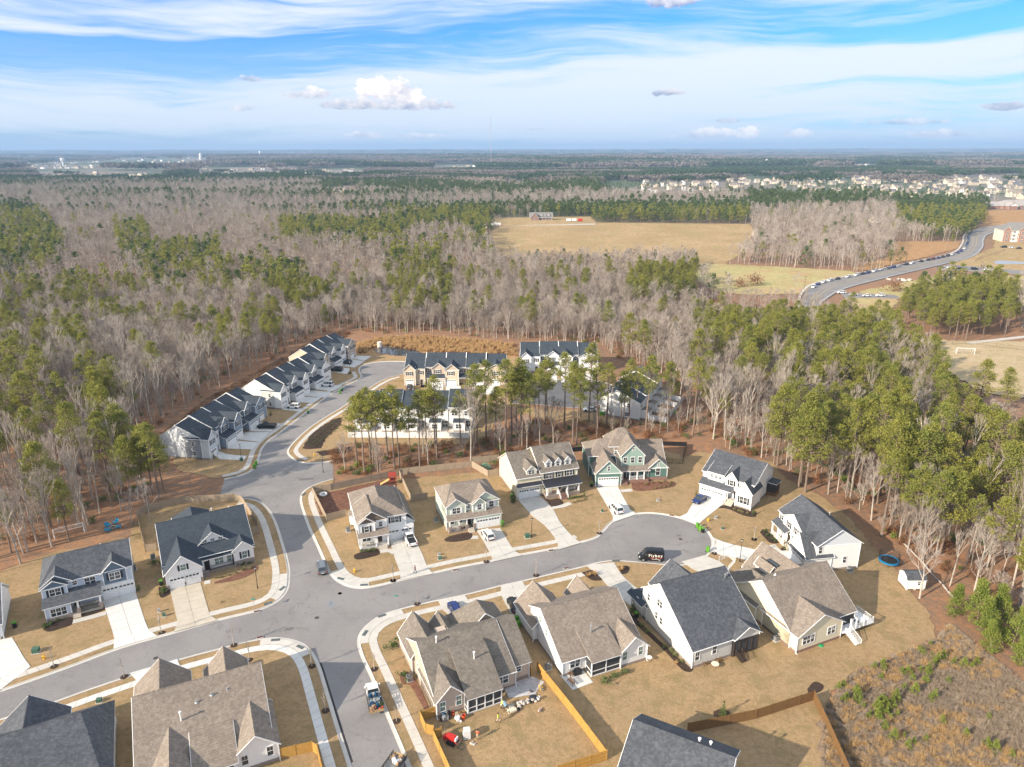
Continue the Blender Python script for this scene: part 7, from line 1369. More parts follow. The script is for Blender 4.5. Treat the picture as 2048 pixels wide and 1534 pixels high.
def branchy(sd, h, spread, depth=4, nl=9, twig=900, tw=.035, bark=BARKG, low=.25, lenf=1.0):
    """leafless tree: trunk mesh and twig crown"""
    r_ = random.Random(sd); g = np.random.default_rng(sd); tr = MB(); cr_ = MB(); tips = []; rb = .009*h+.03
    def grow(p, d, L, r, lev):
        q = p+d*L; (tr if lev == 0 else cr_).tube(p, q, r, r*.62, bark if lev < 2 else TWIG, 6 if lev == 0 else (4 if lev < 3 else 3), False)
        if lev >= depth: tips.append((p, q)); return
        k_ = r_.choice((2, 3)) if lev else 3
        for i in range(k_):
            ax = Vector((r_.gauss(0, 1), r_.gauss(0, 1), r_.gauss(0, .4))).normalized(); nd = (d+ax*r_.uniform(.28, .62)*spread+Vector((0, 0, .18))).normalized(); grow(q, nd, L*r_.uniform(.62, .85), max(.018, r*.60), lev+1)
        if lev > 0: tips.append((p, q))
    t0 = Vector((0, 0, -.2)); seg = h*low; p = t0; d = Vector((r_.uniform(-.06, .06), r_.uniform(-.06, .06), 1)).normalized()
    tr.tube(p, p+d*seg, rb*1.15, rb*.9, bark, 7, False); p = p+d*seg
    for i in range(nl):
        f = i/nl; q = p+d*(h*(1-low)*.55/nl); tr.tube(p, q, rb*(.9-.7*f), rb*(.9-.7*(f+1/nl)), bark, 6, i == nl-1)
        an = i*2.4+r_.random(); nd = (Vector((math.cos(an), math.sin(an), 0))*.55*spread*(1.1-.5*f)+Vector((0, 0, 1))).normalized(); grow(q, nd, h*.17*lenf*(1.05-.35*f)*r_.uniform(.8, 1.15), rb*.40*(1-.3*f)+.02, 1); p = q
        d = (d+Vector((r_.gauss(0, .05), r_.gauss(0, .05), .05))).normalized()
    grow(p, d, h*.14, rb*.3, 1)
    n_ = twig; idx = g.integers(0, len(tips), n_); A_ = np.array([tuple(tips[i][0]) for i in idx]); B_ = np.array([tuple(tips[i][1]) for i in idx]); s0 = A_+(B_-A_)*g.uniform(.1, 1, n_)[:, None]
    dr = (B_-A_); dr /= np.linalg.norm(dr, axis=1)[:, None]+1e-6; dd = dr+g.normal(size=(n_, 3))*.55*spread; dd[:, 2] += .35; dd /= np.linalg.norm(dd, axis=1)[:, None]; L = g.uniform(.5, 1.5, n_)[:, None]*h/18
    e = s0+dd*L; sd_ = np.cross(dd, g.normal(size=(n_, 3))); sd_ /= np.linalg.norm(sd_, axis=1)[:, None]; sd_ *= tw*.5
    V = np.stack([s0-sd_, s0+sd_, e], 1).reshape(-1, 3); F = np.arange(3*n_).reshape(-1, 3); F = F
    cm = cr_.mesh('branches'); b = len(cm.vertices); bm_ = bmesh.new(); bm_.from_mesh(cm)
    tmp = np_mesh('tw', V, F, [TWIG]); bm_.from_mesh(tmp); out = bpy.data.meshes.new('branches'); bm_.to_mesh(out); bm_.free()
    for m_ in cm.materials: out.materials.append(m_)
    if TWIG.name not in [m_.name for m_ in out.materials]: out.materials.append(TWIG)
    ti = [m_.name for m_ in out.materials].index(TWIG.name); mi = np.zeros(len(out.polygons), np.int32); out.polygons.foreach_get('material_index', mi); mi[len(cm.polygons):] = ti; out.polygons.foreach_set('material_index', mi)
    return tr.mesh('trunk'), out
PINES = [pine(100+i, hh, cs, crr, ncl, 24, .50) for i, (hh, cs, crr, ncl) in enumerate(((21, .45, 3.7, 76), (19, .40, 3.8, 78), (22, .52, 3.6, 68), (18, .42, 3.3, 64), (20, .34, 4.0, 88), (21, .58, 3.5, 58)))]
PINE_S = [pine(150+i, hh, cs, crr, ncl, 30, .48) for i, (hh, cs, crr, ncl) in enumerate(((21, .54, 3.1, 64), (19, .52, 3.3, 66), (22, .58, 3.0, 56), (18, .54, 2.9, 54), (20, .46, 3.3, 70), (21, .62, 2.9, 50)))]
BARE = [branchy(200+i, hh, sp, dp, nl, tw) for i, (hh, sp, dp, nl, tw) in enumerate(((18, .9, 4, 9, 1500), (16, 1.05, 4, 9, 1500), (20, .75, 4, 10, 1600), (15, 1.15, 4, 8, 1300), (17, .85, 4, 9, 1500), (19, 1.0, 4, 9, 1600)))]
SLIM = [branchy(230+i, hh, .6, 3, 6, 420, .035, BARKG, .55) for i, hh in enumerate((14, 17, 12))]
def single(name, tc_):  # merge trunk + crown into one template for scattering
    bm_ = bmesh.new(); bm_.from_mesh(tc_[0]); n0 = len(bm_.faces); bm_.from_mesh(tc_[1]); me = bpy.data.meshes.new(name); bm_.to_mesh(me); bm_.free()
    ml = [m_ for m_ in tc_[0].materials]; off = len(ml); ml += [m_ for m_ in tc_[1].materials]; mi = np.zeros(len(me.polygons), np.int32); me.polygons.foreach_get('material_index', mi); mi[n0:] += off
    for m_ in ml: me.materials.append(m_)
    me.polygons.foreach_set('material_index', mi); return me
def group_nodes():
    ng = bpy.data.node_groups.new('scatter', 'GeometryNodeTree'); ng.interface.new_socket('Geometry', in_out='INPUT', socket_type='NodeSocketGeometry'); ng.interface.new_socket('Geometry', in_out='OUTPUT', socket_type='NodeSocketGeometry'); return ng
def scatter(name, meshes, pts, label, category=None, kind='stuff'):
    """pts: rows x, y, z, rotation, scale, variant"""
    pts = np.asarray(pts, dtype=np.float32)
    if not len(pts): return
    src = bpy.data.collections.new(name+'_kinds')
    for i, me in enumerate(meshes): o = bpy.data.objects.new('%s_kind_%02d' % (name, i), me); src.objects.link(o)
    me = bpy.data.meshes.new(name); me.vertices.add(len(pts)); me.vertices.foreach_set('co', pts[:, :3].ravel().copy())
    for nm, tp, col_ in (('rz', 'FLOAT', 3), ('sc', 'FLOAT', 4), ('vi', 'INT', 5)):
        a = me.attributes.new(nm, tp, 'POINT'); a.data.foreach_set('value', pts[:, col_].astype(np.int32 if tp == 'INT' else np.float32))
    o = link(name, me, None, label=label, kind=kind, category=category); ng = group_nodes(); nd, lk = ng.nodes, ng.links
    gi, go = nd.new('NodeGroupInput'), nd.new('NodeGroupOutput'); ip = nd.new('GeometryNodeInstanceOnPoints'); ci = nd.new('GeometryNodeCollectionInfo'); ci.inputs[0].default_value = src; ci.inputs[1].default_value = True; ci.inputs[2].default_value = True
    def at(nm, dt): a = nd.new('GeometryNodeInputNamedAttribute'); a.data_type = dt; a.inputs[0].default_value = nm; return a.outputs[0]
    mp_ = nd.new('GeometryNodeMeshToPoints'); lk.new(gi.outputs[0], mp_.inputs[0]); lk.new(mp_.outputs[0], ip.inputs['Points']); lk.new(ci.outputs[0], ip.inputs['Instance']); ip.inputs['Pick Instance'].default_value = True
    lk.new(at('vi', 'INT'), ip.inputs['Instance Index']); cx = nd.new('ShaderNodeCombineXYZ'); lk.new(at('rz', 'FLOAT'), cx.inputs[2]); er = nd.new('FunctionNodeEulerToRotation'); lk.new(cx.outputs[0], er.inputs[0]); lk.new(er.outputs[0], ip.inputs['Rotation']); lk.new(at('sc', 'FLOAT'), ip.inputs['Scale']); lk.new(ip.outputs[0], go.inputs[0])
    md = o.modifiers.new('scatter', 'NODES'); md.node_group = ng; return o
def tree(kind, idx, xy, label, group=None, s_=1.0, rz=None, nm=None, cat='tree'):
    src = {'pine': PINES, 'bare': BARE, 'slim': SLIM}.get(kind) if isinstance(kind, str) else kind; tm_, cm_ = src[idx % len(src)]; rz = random.random()*6.28 if rz is None else rz
    t = thing(nm or {'pine': 'pine_tree', 'bare': 'bare_tree', 'slim': 'bare_tree'}[kind], label, cat, (xy[0], xy[1], 0), rz, group); t.scale = (s_, s_, s_)
    link('trunk', tm_, t); link('crown', cm_, t); return t
# ---- hero pines: the row before the townhouses (base position, height factor)
ROW = [(t2(270, 1380), 4, .95), (t2(350, 1465), 2, .98), (t2(412, 1360), 0, 1.0), (t2(490, 1470), 5, 1.05), (t2(588, 1310), 1, 1.0), (t2(655, 1440), 0, 1.12), (t2(702, 1400), 3, 1.05), (t2(915, 1390), 2, .95), (t2(985, 1300), 5, .9), (t2(1090, 1310), 0, 1.1), (t2(1075, 1240), 1, .95),
       (t2(1470, 1270), 2, 1.15), (t2(1330, 1150), 3, .85), (t2(1590, 1110), 5, 1.1), (t2(1790, 1260), 2, 1.2), (t2(1955, 1220), 0, 1.25), (t3(120, 1225), 4, 1.2), (t3(350, 960), 1, 1.1), (t3(372, 920), 3, 1.0), (t3(548, 1010), 5, 1.1), (t3(640, 1150), 2, 1.05), (t3(678, 1180), 0, 1.0), (t3(720, 900), 1, .9), (t3(800, 980), 2, 1.15), (t3(885, 1100), 3, 1.15), (t3(985, 1010), 5, .95), (t3(1125, 1020), 5, .85), (t3(1150, 1030), 3, .8),
       (t3(1210, 1010), 2, .95), (t3(1290, 900), 5, .75), (t3(1385, 1080), 0, 1.15), (t3(1620, 950), 4, .95), (t3(1865, 1080), 5, 1.1)]
where = ['left end of the row beyond the mulch yard fence', 'second from the left beyond the mulch yard fence', 'third from the left beyond the mulch yard fence', 'fourth from the left, near the red play tower', 'fifth from the left', 'sixth from the left, broad crown', 'right beside the broad sixth pine', 'behind the sage yard fence, left one', 'behind the sage yard fence, short one', 'behind the sage yard fence, tallest', 'behind the sage yard fence, set back',
         'left of the cream house roof, tall', 'short one left of the cream house roof', 'before the right end of the white vinyl fence', 'straight behind the left part of the cream house roof', 'straight behind the middle of the cream house roof', 'behind the right part of the cream house roof', 'in front of the second close, left of a pair', 'in front of the second close, right of a pair', 'standing alone before the second close', 'with a bare lower trunk left of the white sedan', 'next to the bare trunked pine', 'small one left of the white sedan', 'directly before the white sedan', 'right of the white sedan', 'before the white gable of the turned townhouses', 'slender left one before the white gable', 'slender right one before the white gable',
         'before the middle of the white gable', 'small one at the gable corner', 'before the patio fence, full crown', 'behind the patio fence corner', 'isolated one right of the patio fence']
for i, (p, k_, s_) in enumerate(ROW):
    tree(PINE_S, k_, g2(p), 'tall thin pine with high crown, '+where[i], 'pines in the strip before the townhouses', s_*1.03, nm='pine_tree')
for i, (p, k_, s_) in enumerate(((t3(60, 1010), 1, .95), (t3(200, 1060), 3, 1.0), (t3(290, 1100), 5, 1.0), (t2(1500, 1180), 1, .95), (t2(1690, 1190), 4, .9), (t2(1850, 1150), 5, 1.0), (t2(440, 1400), 5, .85), (t2(820, 1330), 3, .85))): tree(PINE_S, k_, g2(p), 'thin pine among the taller ones in the middle of the strip behind the cream house' if i < 6 else 'thin pine among the taller ones behind the play tower', 'infill pines in the strip before the townhouses', s_, nm='pine_tree')
RB = [(c8(1040, 405), 4, 1.15, 'dark trunked pine behind the right of the white grey roofed house'), (c8(1000, 310), 1, .95, 'pine just behind the dark trunked one by the grey roofed house'), (c8(1245, 622), 4, 1.15, 'big pine of the three trunk group by the far right houses, left trunk'), (c8(1262, 600), 0, 1.2, 'big pine of the three trunk group by the far right houses, middle trunk'), (c8(1310, 668), 1, 1.15, 'big pine of the three trunk group by the far right houses, right trunk'),
      (c8(1830, 650), 2, 1.15, 'tall pine with long bare trunk at the wood edge behind the trampoline, left one'), (c8(1960, 742), 5, 1.25, 'tall pine with long bare trunk at the wood edge behind the trampoline, right one'), (r5(1000, 1450), 0, 1.2, 'leaning pine right of the long bare trunked pines'), (r5(1080, 1400), 4, 1.1, 'full pine above the trampoline'), (r5(1230, 1490), 4, 1.15, 'wide crowned pine above the garden shed'), (c5(1150, 20), 1, .9, 'pine in the gap above the far right house'), ((1949, 838), 4, .95, 'round headed pine standing alone before the football pitch, left one'), ((1997, 858), 0, .9, 'round headed pine standing alone before the football pitch, right one')]
for p, k_, s_, lb in RB: tree('pine', k_, g2(p), lb, 'pines at the edge of the right hand wood', s_)
for p, k_, s_, lb in ((c5(1720, 980), 3, .95, 'leafless leaning tree standing before the white shed'), (c5(1735, 690), 0, .8, 'pale trunked leafless tree behind the shed'), (t2(1435, 1330), 2, 1.05, 'large leafless tree at the right end of the white vinyl fence'), (t2(1000, 1385), 4, .75, 'small leafless tree behind the sage yard fence'), (c1(400, 550), 2, .9, 'pale leafless tree behind the volleyball net'), (c1(160, 690), 0, .95, 'pale leafless tree left of the slate blue house'), (c1(210, 590), 4, .8, 'slim leafless tree left of the volleyball net'), (c1(1030, 380), 3, .6, 'small leafless tree by the turquoise chairs'), (c1(1175, 360), 5, .55, 'small leafless tree inside the weathered fence'), (t3(440, 1160), 1, .9, 'spreading leafless tree behind the cream house')):
    tree('bare', k_, g2(p), lb, None, s_)
# ---- zones of the woods (map polygons)
ZR = W2([(1395, 880), (1560, 935), (1650, 990), (1730, 1045), (1775, 1100), (1860, 1130), (1910, 1190), (1990, 1255), (2060, 1300), (2400, 1420), (2600, 1000), (2300, 990), (2060, 945), (1985, 930), (1915, 895), (1868, 830), (1838, 745), (1770, 668), (1700, 655), (1600, 625), (1400, 600), (1230, 610), (1235, 720), (1330, 770), (1390, 830)])
ZL = W2([(-500, 1300), (-250, 1225), (-120, 1180), (0, 1128), (60, 1100), (160, 1075), (230, 1040), (262, 1005), (296, 992), (296, 930), (262, 885), (420, 785), (560, 708), (640, 668), (695, 655), (700, 610), (500, 590), (-300, 600), (-900, 800)])
ZC = W2([(695, 655), (760, 668), (850, 664), (1030, 682), (1200, 690), (1235, 720), (1230, 610), (1400, 600), (1385, 545), (1330, 545), (1000, 552), (960, 560), (700, 560), (600, 600)])
ZP = W2([(1790, 640), (1830, 612), (1900, 600), (2012, 600), (2014, 678), (1930, 684), (1850, 680)]); ZQ = W2([(2014, 600), (2300, 590), (2300, 655), (2020, 668)])
LOWZ = W2([(1390, 575), (1420, 592), (1600, 592), (1660, 610), (1650, 655), (1560, 668), (1400, 640), (1385, 600)])
STRIP = W2([(668, 950), (800, 950), (950, 915), (1000, 935), (1160, 900), (1300, 885), (1380, 880), (1390, 835), (1340, 850), (1240, 845), (1060, 840), (945, 890), (700, 892), (660, 905)])
OPEN = [W2(f[0]) for f in FLD]+[W2([(1600, 650), (1600, 590), (1900, 500), (1960, 455), (2200, 420), (2200, 560), (1900, 570), (1790, 600), (1760, 640), (1650, 640)])]
def zpx(pp, z=10): return W2(pp, z)
PZ = [(zpx([(0, 400), (60, 398), (130, 470), (100, 520), (30, 525), (-60, 560), (-60, 400)]), .8), (zpx([(225, 440), (300, 436), (300, 510), (240, 505)]), .85), (zpx([(555, 435), (615, 429), (731, 436), (827, 420), (977, 412), (982, 465), (960, 475), (919, 440), (827, 446), (799, 467), (663, 464), (560, 474)]), .97),
      (zpx([(478, 530), (590, 520), (640, 560), (663, 585), (600, 605), (545, 575)]), .8), (zpx([(765, 490), (900, 488), (905, 600), (790, 610)]), .5), (zpx([(297, 480), (444, 478), (444, 513), (297, 513)]), .75), (zpx([(270, 513), (509, 512), (509, 557), (330, 560)]), .55), (zpx([(1080, 405), (1500, 400), (1500, 450), (1180, 450), (1090, 440)]), .97), (zpx([(1484, 380), (1974, 380), (1980, 440), (1850, 455), (1750, 430), (1514, 418)]), .97),
      (zpx([(1845, 405), (1985, 405), (1985, 465), (1850, 460)]), 1.0), (zpx([(1255, 530), (1392, 530), (1392, 580), (1255, 582)]), .95), (zpx([(1775, 570), (2010, 560), (2012, 665), (1790, 665)]), .95), (zpx([(1380, 630), (1720, 600), (1880, 660), (1880, 760), (1500, 760)]), .62), (zpx([(640, 350), (1040, 370), (1040, 388), (640, 372)]), .9), (zpx([(1040, 352), (1300, 350), (1300, 384), (1040, 384)]), .9),
      (zpx([(-80, 640), (160, 640), (300, 820), (100, 980), (-80, 980)]), .30), (zpx([(400, 600), (560, 600), (560, 700), (400, 700)]), .22)]
GROVE = zpx([(1508, 418), (1790, 410), (1795, 480), (1790, 535), (1510, 530)], 6)
def pfrac(x, y):
    if inside(x, y, GROVE): return .03
    f = None
    for pp, v in PZ:
        if inside(x, y, pp): f = v if f is None else max(f, v)
    return f
def fbm(x, y):
    s_ = 0
    for a, k_, p_ in ((1, .004, 1.3), (.6, .011, 4.1), (.4, .027, 2.2)): s_ += a*math.sin(x*k_+p_+1.7*math.sin(y*k_*1.3+p_))*math.cos(y*k_*2.3-p_+math.sin(x*k_*.7))
    return s_
R_ = random.Random(33)
pines_n, bare_n = [], []
def near_zone(poly, step, pf, kmin=0):
    xs_ = [p[0] for p in poly]; ys_ = [p[1] for p in poly]; x = min(xs_)
    while x < max(xs_):
        y = min(ys_)
        while y < max(ys_):
            px, py = x+R_.uniform(-.48, .48)*step, y+R_.uniform(-.48, .48)*step
            if py < 1.05*430 and abs(px) < py*.80+15 and py > 60 and inside(px, py, poly) and not inside(px, py, LOWZ):
                f = pfrac(px, py); f = (pf(px, py) if callable(pf) else pf) if f is None else f
                (pines_n if R_.random() < f else bare_n).append((px, py))
            y += step
        x += step
BAREZ = W2([(1225, 605), (1400, 595), (1480, 620), (1540, 680), (1570, 780), (1530, 880), (1390, 885), (1330, 770), (1235, 720)])
def pf_right(x, y):
    if y < 175 and x > 60: return .64
    if inside(x, y, BAREZ): return .12
    return .70 if fbm(x*2.2, y*2.2) > -.45 else .35
def pf_left(x, y):
    if y < 185: return .52
    return .30 if fbm(x*1.7+40, y*1.7) > .7 else .04
near_zone(ZR, 5.3, pf_right); near_zone(ZL, 4.9, pf_left); near_zone(ZC, 4.9, .10); near_zone(ZP, 5.0, .95); near_zone(ZQ, 6.0, .25)
strip_pts = []
for _ in range(34):
    x, y = R_.uniform(-60, 70), R_.uniform(140, 215)
    if inside(x, y, STRIP): strip_pts.append((x, y))
bare_n += strip_pts
LEFTBIG = [((305, 985), 4, .92), ((318, 996), 0, .95), ((288, 992), 1, .85), ((326, 984), 3, .82), ((262, 1000), 4, .85)]
for i, (p, k_, s_) in enumerate(LEFTBIG): tree('pine', k_, g2(p), ('bright pine nearest the grey end townhouse', 'tallest bright pine by the grey end townhouse', 'bright pine left of the tallest one by the grey townhouse', 'slim pine touching the grey townhouse gable', 'bright pine farther left of the grey townhouse')[i], 'pines at the edge of the left hand wood', s_)
def hf(y): return 1.0 if y < 230 else max(.74, 1-(y-230)/330)
def view_key(p): return p[1]
pines_n.sort(key=view_key); bare_n.sort(key=view_key)
def region(x, y):
    if inside(x, y, STRIP): return 'in the leafy strip behind the garden fences'
    if x > 0 and inside(x, y, ZR):
        return 'in the wood behind the garden shed and trampoline' if y < 165 else ('in the wood between the far right house and the football pitch' if x > 85 else 'in the wood right of the turned townhouses')
    if inside(x, y, ZL):
        return 'in the wood left of the slate blue house' if y < 150 else ('in the wood behind the volleyball net and grey townhouses' if y < 215 else 'in the wood left of the townhouse rows')
    return 'in the wood beyond the pond and orange grass bank'
def adj(x, y, s_, nm): return ('tall ' if s_ > 1.0 else ('low ' if s_ < .82 else 'middling '))+nm+('at the front edge ' if y < 150 else '')
NP_, NBT = 292-len(ROW)-len(RB)-len(LEFTBIG), 290
for i, (x, y) in enumerate(pines_n[:NP_]):
    rg = region(x, y); tree(PINE_S if y < 215 and R_.random() < .7 else PINES, R_.randrange(6), (x, y), adj(x, y, (s_ := R_.uniform(.72, 1.12)), 'green pine ')+rg, 'pines '+rg, s_*hf(y), nm='pine_tree')
for i, (x, y) in enumerate(bare_n[:NBT]):
    rg = region(x, y); sl = R_.random() < (.65 if y < 175 else .25) or inside(x, y, STRIP); tree('slim' if sl else 'bare', R_.randrange(6), (x, y), adj(x, y, (s_ := R_.uniform(.6, 1.15)), 'leafless tree ')+rg, 'leafless trees '+rg, s_*hf(y))
PS_ = [single('pine_%d' % i, p) for i, p in enumerate(PINES)]; BS_ = [single('bare_%d' % i, p) for i, p in enumerate(BARE)]
# mid distance kinds: lighter meshes with wider twigs
PM_ = [single('pine_mid_%d' % i, pine(300+i, hh, cs, crr, 24, 12, 1.0, nb=False)) for i, (hh, cs, crr) in enumerate(((16, .20, 4.0), (15, .24, 3.8), (17, .30, 4.2), (14, .12, 3.8)))]
DM_ = [single('evergreen_mid_%d' % i, pine(320+i, hh, .12, crr, 24, 11, 1.0, NEEDLE2, False, .6)) for i, (hh, crr) in enumerate(((13.5, 4.6), (12, 4.3), (14.5, 4.8)))]
BM_ = [single('bare_mid_%d' % i, branchy(340+i, hh, sp, 3, 6, 620, .085, BARKG, .3)) for i, (hh, sp) in enumerate(((14, 1.2), (13, 1.35), (15.5, 1.1), (13.5, 1.25)))]
rows_p = [(x, y, 0, R_.random()*6.28, R_.uniform(.72, 1.12)*hf(y), R_.randrange(6)) for x, y in pines_n[NP_:]]
rows_b = [(x, y, 0, R_.random()*6.28, R_.uniform(.55, 1.15)*hf(y), R_.randrange(6)) for x, y in bare_n[NBT:]]
for poly, n_ in ((ZL, 1500), (ZC, 1500), (ZR, 900), (STRIP, 26)):
    xs_ = [p[0] for p in poly]; ys_ = [p[1] for p in poly]
    for _ in range(n_*6):
        x, y = R_.uniform(max(-330, min(xs_)), min(330, max(xs_))), R_.uniform(min(ys_), min(430, max(ys_)))
        if n_ and abs(x) < y*.8+10 and inside(x, y, poly) and not inside(x, y, LOWZ): rows_b.append((x, y, 0, R_.random()*6.28, R_.uniform(.28, .6), R_.randrange(6))); n_ -= 1
scatter('pine_woodland', PS_, rows_p, 'green pines mixed through the nearer woods', 'woodland'); scatter('leafless_woodland', BS_, rows_b, 'leafless grey trees massed in the nearer woods', 'woodland')
mp_, mb_, md_ = [], [], []
def blocked(x, y):
    if inside(x, y, LOWZ): return True
    for o_ in OPEN:
        if inside(x, y, o_): return True
    return False
HOMES = [zpx(q, 0) for q in ([(1010, 350), (1110, 348), (1110, 376), (1010, 376)], [(1200, 363), (1480, 362), (1480, 396), (1250, 398), (1200, 388)], [(1430, 352), (1700, 350), (1700, 404), (1430, 392)], [(1690, 352), (2200, 350), (2200, 416), (1850, 413), (1690, 392)], [(600, 334), (745, 332), (745, 364), (600, 364)], [(30, 317), (220, 315), (220, 338), (30, 338)], [(215, 313), (425, 313), (425, 337), (215, 337)], [(60, 336), (345, 338), (345, 360), (60, 360)], [(380, 330), (600, 330), (600, 352), (380, 352)], [(950, 345), (1000, 345), (1000, 360), (950, 360)], [(1980, 398), (2200, 396), (2200, 428), (1980, 425)])]
y = 395.0
while y < 1750:
    st = 6.2 if y < 650 else (8.0 if y < 1000 else 11.5); hw = y*.80+30; x = -hw
    while x < hw:
        px, py = x+R_.uniform(-.5, .5)*st, y+R_.uniform(-.5, .5)*st; x += st
        if blocked(px, py) or (py < 452 and (inside(px, py, ZP) or inside(px, py, ZQ) or inside(px, py, ZR) or inside(px, py, ZL) or inside(px, py, ZC))): continue
        hm = any(inside(px, py, q) for q in HOMES)
        if hm and R_.random() < .90: continue
        f = pfrac(px, py); nz = fbm(px, py*1.6)
        if f is None: f = (.03 if nz < .8 else .6) if py < 700 else (.03 if nz < .5 else .8)
        if R_.random() < f: (mp_ if py < 900 and R_.random() < .6 else md_).append((px, py, 0, R_.random()*6.28, R_.uniform(.75, 1.15)*(1.0 if py < 1000 else 1.25)*(.75 if hm else 1), R_.randrange(4 if py < 900 else 3)))
        else: mb_.append((px, py, 0, R_.random()*6.28, R_.uniform(.75, 1.15)*(1.0 if py < 1000 else 1.25)*(.75 if hm else 1), R_.randrange(4)))
    y += st
for _ in range(420):
    q_ = R_.random(); x, y = P(970+q_*420+R_.uniform(-15, 15), 512+R_.random()**.6*32, 0)[:2]; (mb_ if R_.random() < .85 else md_).append((x, y, 0, R_.random()*6.28, R_.uniform(.3, .75), R_.randrange(3)))
for _ in range(1500):
    x, y = R_.uniform(90, 240), R_.uniform(330, 440)
    if inside(x, y, LOWZ): mb_.append((x, y, 0, R_.random()*6.28, R_.uniform(.18, .42), R_.randrange(4)))
mp_ = [r for r in mp_]; md_ = [(a, b, c, d, e_, v % 3) for a, b, c, d, e_, v in md_]
scatter('far_pine_woodland', PM_, mp_, 'green pines in the middle distance woods', 'woodland'); scatter('far_evergreen_woodland', DM_, md_, 'dark evergreen stands in the distance', 'woodland'); scatter('far_leafless_woodland', BM_, mb_, 'leafless brown grey trees in the middle distance woods', 'woodland')
# distant canopy patches
def patch(sd, m, n_, bare=False, S=60):
    g = np.random.default_rng(sd)
    C = np.stack([g.uniform(-S/2, S/2, n_), g.uniform(-S/2, S/2, n_), g.uniform(9, 16, n_)], 1)
    P_ = []
    for c in C:
        k_ = 26; d = g.normal(size=(k_, 3)); d /= np.linalg.norm(d, axis=1)[:, None]; P_.append(c+d*np.array([4.2, 4.2, 3.4])*g.uniform(.7, 1.0, k_)[:, None])
    V, F = quads(np.concatenate(P_), 3.0, g, .5, .8); base = np_mesh('canopy', V, F, [m]); return base
CP = [patch(500+i, FGREEN, 46) for i in range(3)]; CBm = [patch(510+i, FTWIG, 46) for i in range(3)]
cp_, cb_ = [], []; FARH = [zpx(q, 0) for q in ([(30, 317), (220, 315), (220, 338), (30, 338)], [(215, 313), (425, 313), (425, 336), (215, 336)], [(60, 336), (345, 338), (345, 360), (60, 360)], [(380, 330), (600, 330), (600, 352), (380, 352)], [(600, 334), (745, 332), (745, 364), (600, 364)], [(845, 327), (970, 326), (970, 340), (845, 340)], [(1680, 327), (1770, 326), (1770, 340), (1680, 340)])]
y = 1720.0
while y < 26000:
    st = 46*(1 if y < 3000 else (1.8 if y < 6500 else (4.0 if y < 13000 else 8.0))); sc = st/46; hw = y*.78+60; x = -hw
    while x < hw:
        px, py = x+R_.uniform(-.4, .4)*st, y+R_.uniform(-.4, .4)*st; x += st
        if any(inside(px, py, q) for q in (FARH if py > 2300 else HOMES)) and R_.random() < (.97 if py > 2300 else .8): continue
        nz = fbm(px*.45, py*.30)+.5*fbm(px*1.3+900, py*.9)
        if nz > .95 and R_.random() < .85: continue
        zz = -3+(0 if py < 5000 else R_.uniform(-4, 10)+8*math.sin(px*.0006)*math.sin(py*.0009))
        (cp_ if nz > -.02+.25*R_.uniform(-1, 1) else cb_).append((px, py, hill(px, py)-2, R_.random()*6.28, min(sc, 2.2) if sc < 4 else sc*.42, R_.randrange(3)))
    y += st
# the larger far steps need wide flat patches: thin them by anisotropic scale through density instead
scatter('distant_evergreen_canopy', CP, cp_, 'dark green forest running to the horizon', 'forest'); scatter('distant_leafless_canopy', CBm, cb_, 'grey brown leafless forest running to the horizon', 'forest')
print('trees', len(pines_n), len(bare_n), len(mp_), len(md_), len(mb_), len(cp_), len(cb_))
# ---- undergrowth, saplings, shrubs
def bush(sd, m, n_=9, r=.7, per=26, size=.22, flat=.8):
    g = np.random.default_rng(sd); C = g.normal(size=(n_, 3))*np.array([.4, .4, .25])*r; C[:, 2] = np.abs(C[:, 2])+r*.4; V, F = clumps(g, C, [r*.5]*n_, per/(r*.5)**1.6, size, flat); V[:, 2] = np.maximum(V[:, 2], .01); return np_mesh('foliage', V, F, [m])
def cone_bush(sd, m, h_=2.2, r=.55):
    g = np.random.default_rng(sd); C = []; Rr = []
    for i in range(26): f = g.random(); an = g.random()*6.28; q = r*(1-f)*.8; C.append((q*math.cos(an), q*math.sin(an), .15+f*h_*.9)); Rr.append(.28*(1.1-f*.7))
    V, F = clumps(g, np.array(C), Rr, 24/.12, .17, 1.0); V[:, 2] = np.maximum(V[:, 2], .01); return np_mesh('foliage', V, F, [m])
def tuft(sd, m, h_=.8, n_=50, r=.25):
    g = np.random.default_rng(sd); an = g.random(n_)*6.28; b = np.stack([np.cos(an)*r*.4*g.random(n_), np.sin(an)*r*.4*g.random(n_), np.zeros(n_)], 1); t = np.stack([np.cos(an)*r*g.uniform(.3, 1.6, n_), np.sin(an)*r*g.uniform(.3, 1.6, n_), h_*g.uniform(.6, 1.1, n_)], 1); s_ = np.cross(t-b, g.normal(size=(n_, 3))); s_ /= np.linalg.norm(s_, axis=1)[:, None]; s_ *= .03
    V = np.stack([b-s_, b+s_, t], 1).reshape(-1, 3); return np_mesh('blades', V, np.arange(3*n_).reshape(-1, 3), [m])
RUSTB = [bush(600+i, RUST, 12, 1.5, 22, .28, 1.1) for i in range(3)]; GRNB = [bush(610+i, NEEDLE2, 10, 1.3, 24, .26, 1.0) for i in range(2)]; YGB = [bush(612+i, SHRUBM, 10, 1.1, 24, .26, 1.0) for i in range(2)]
und = []
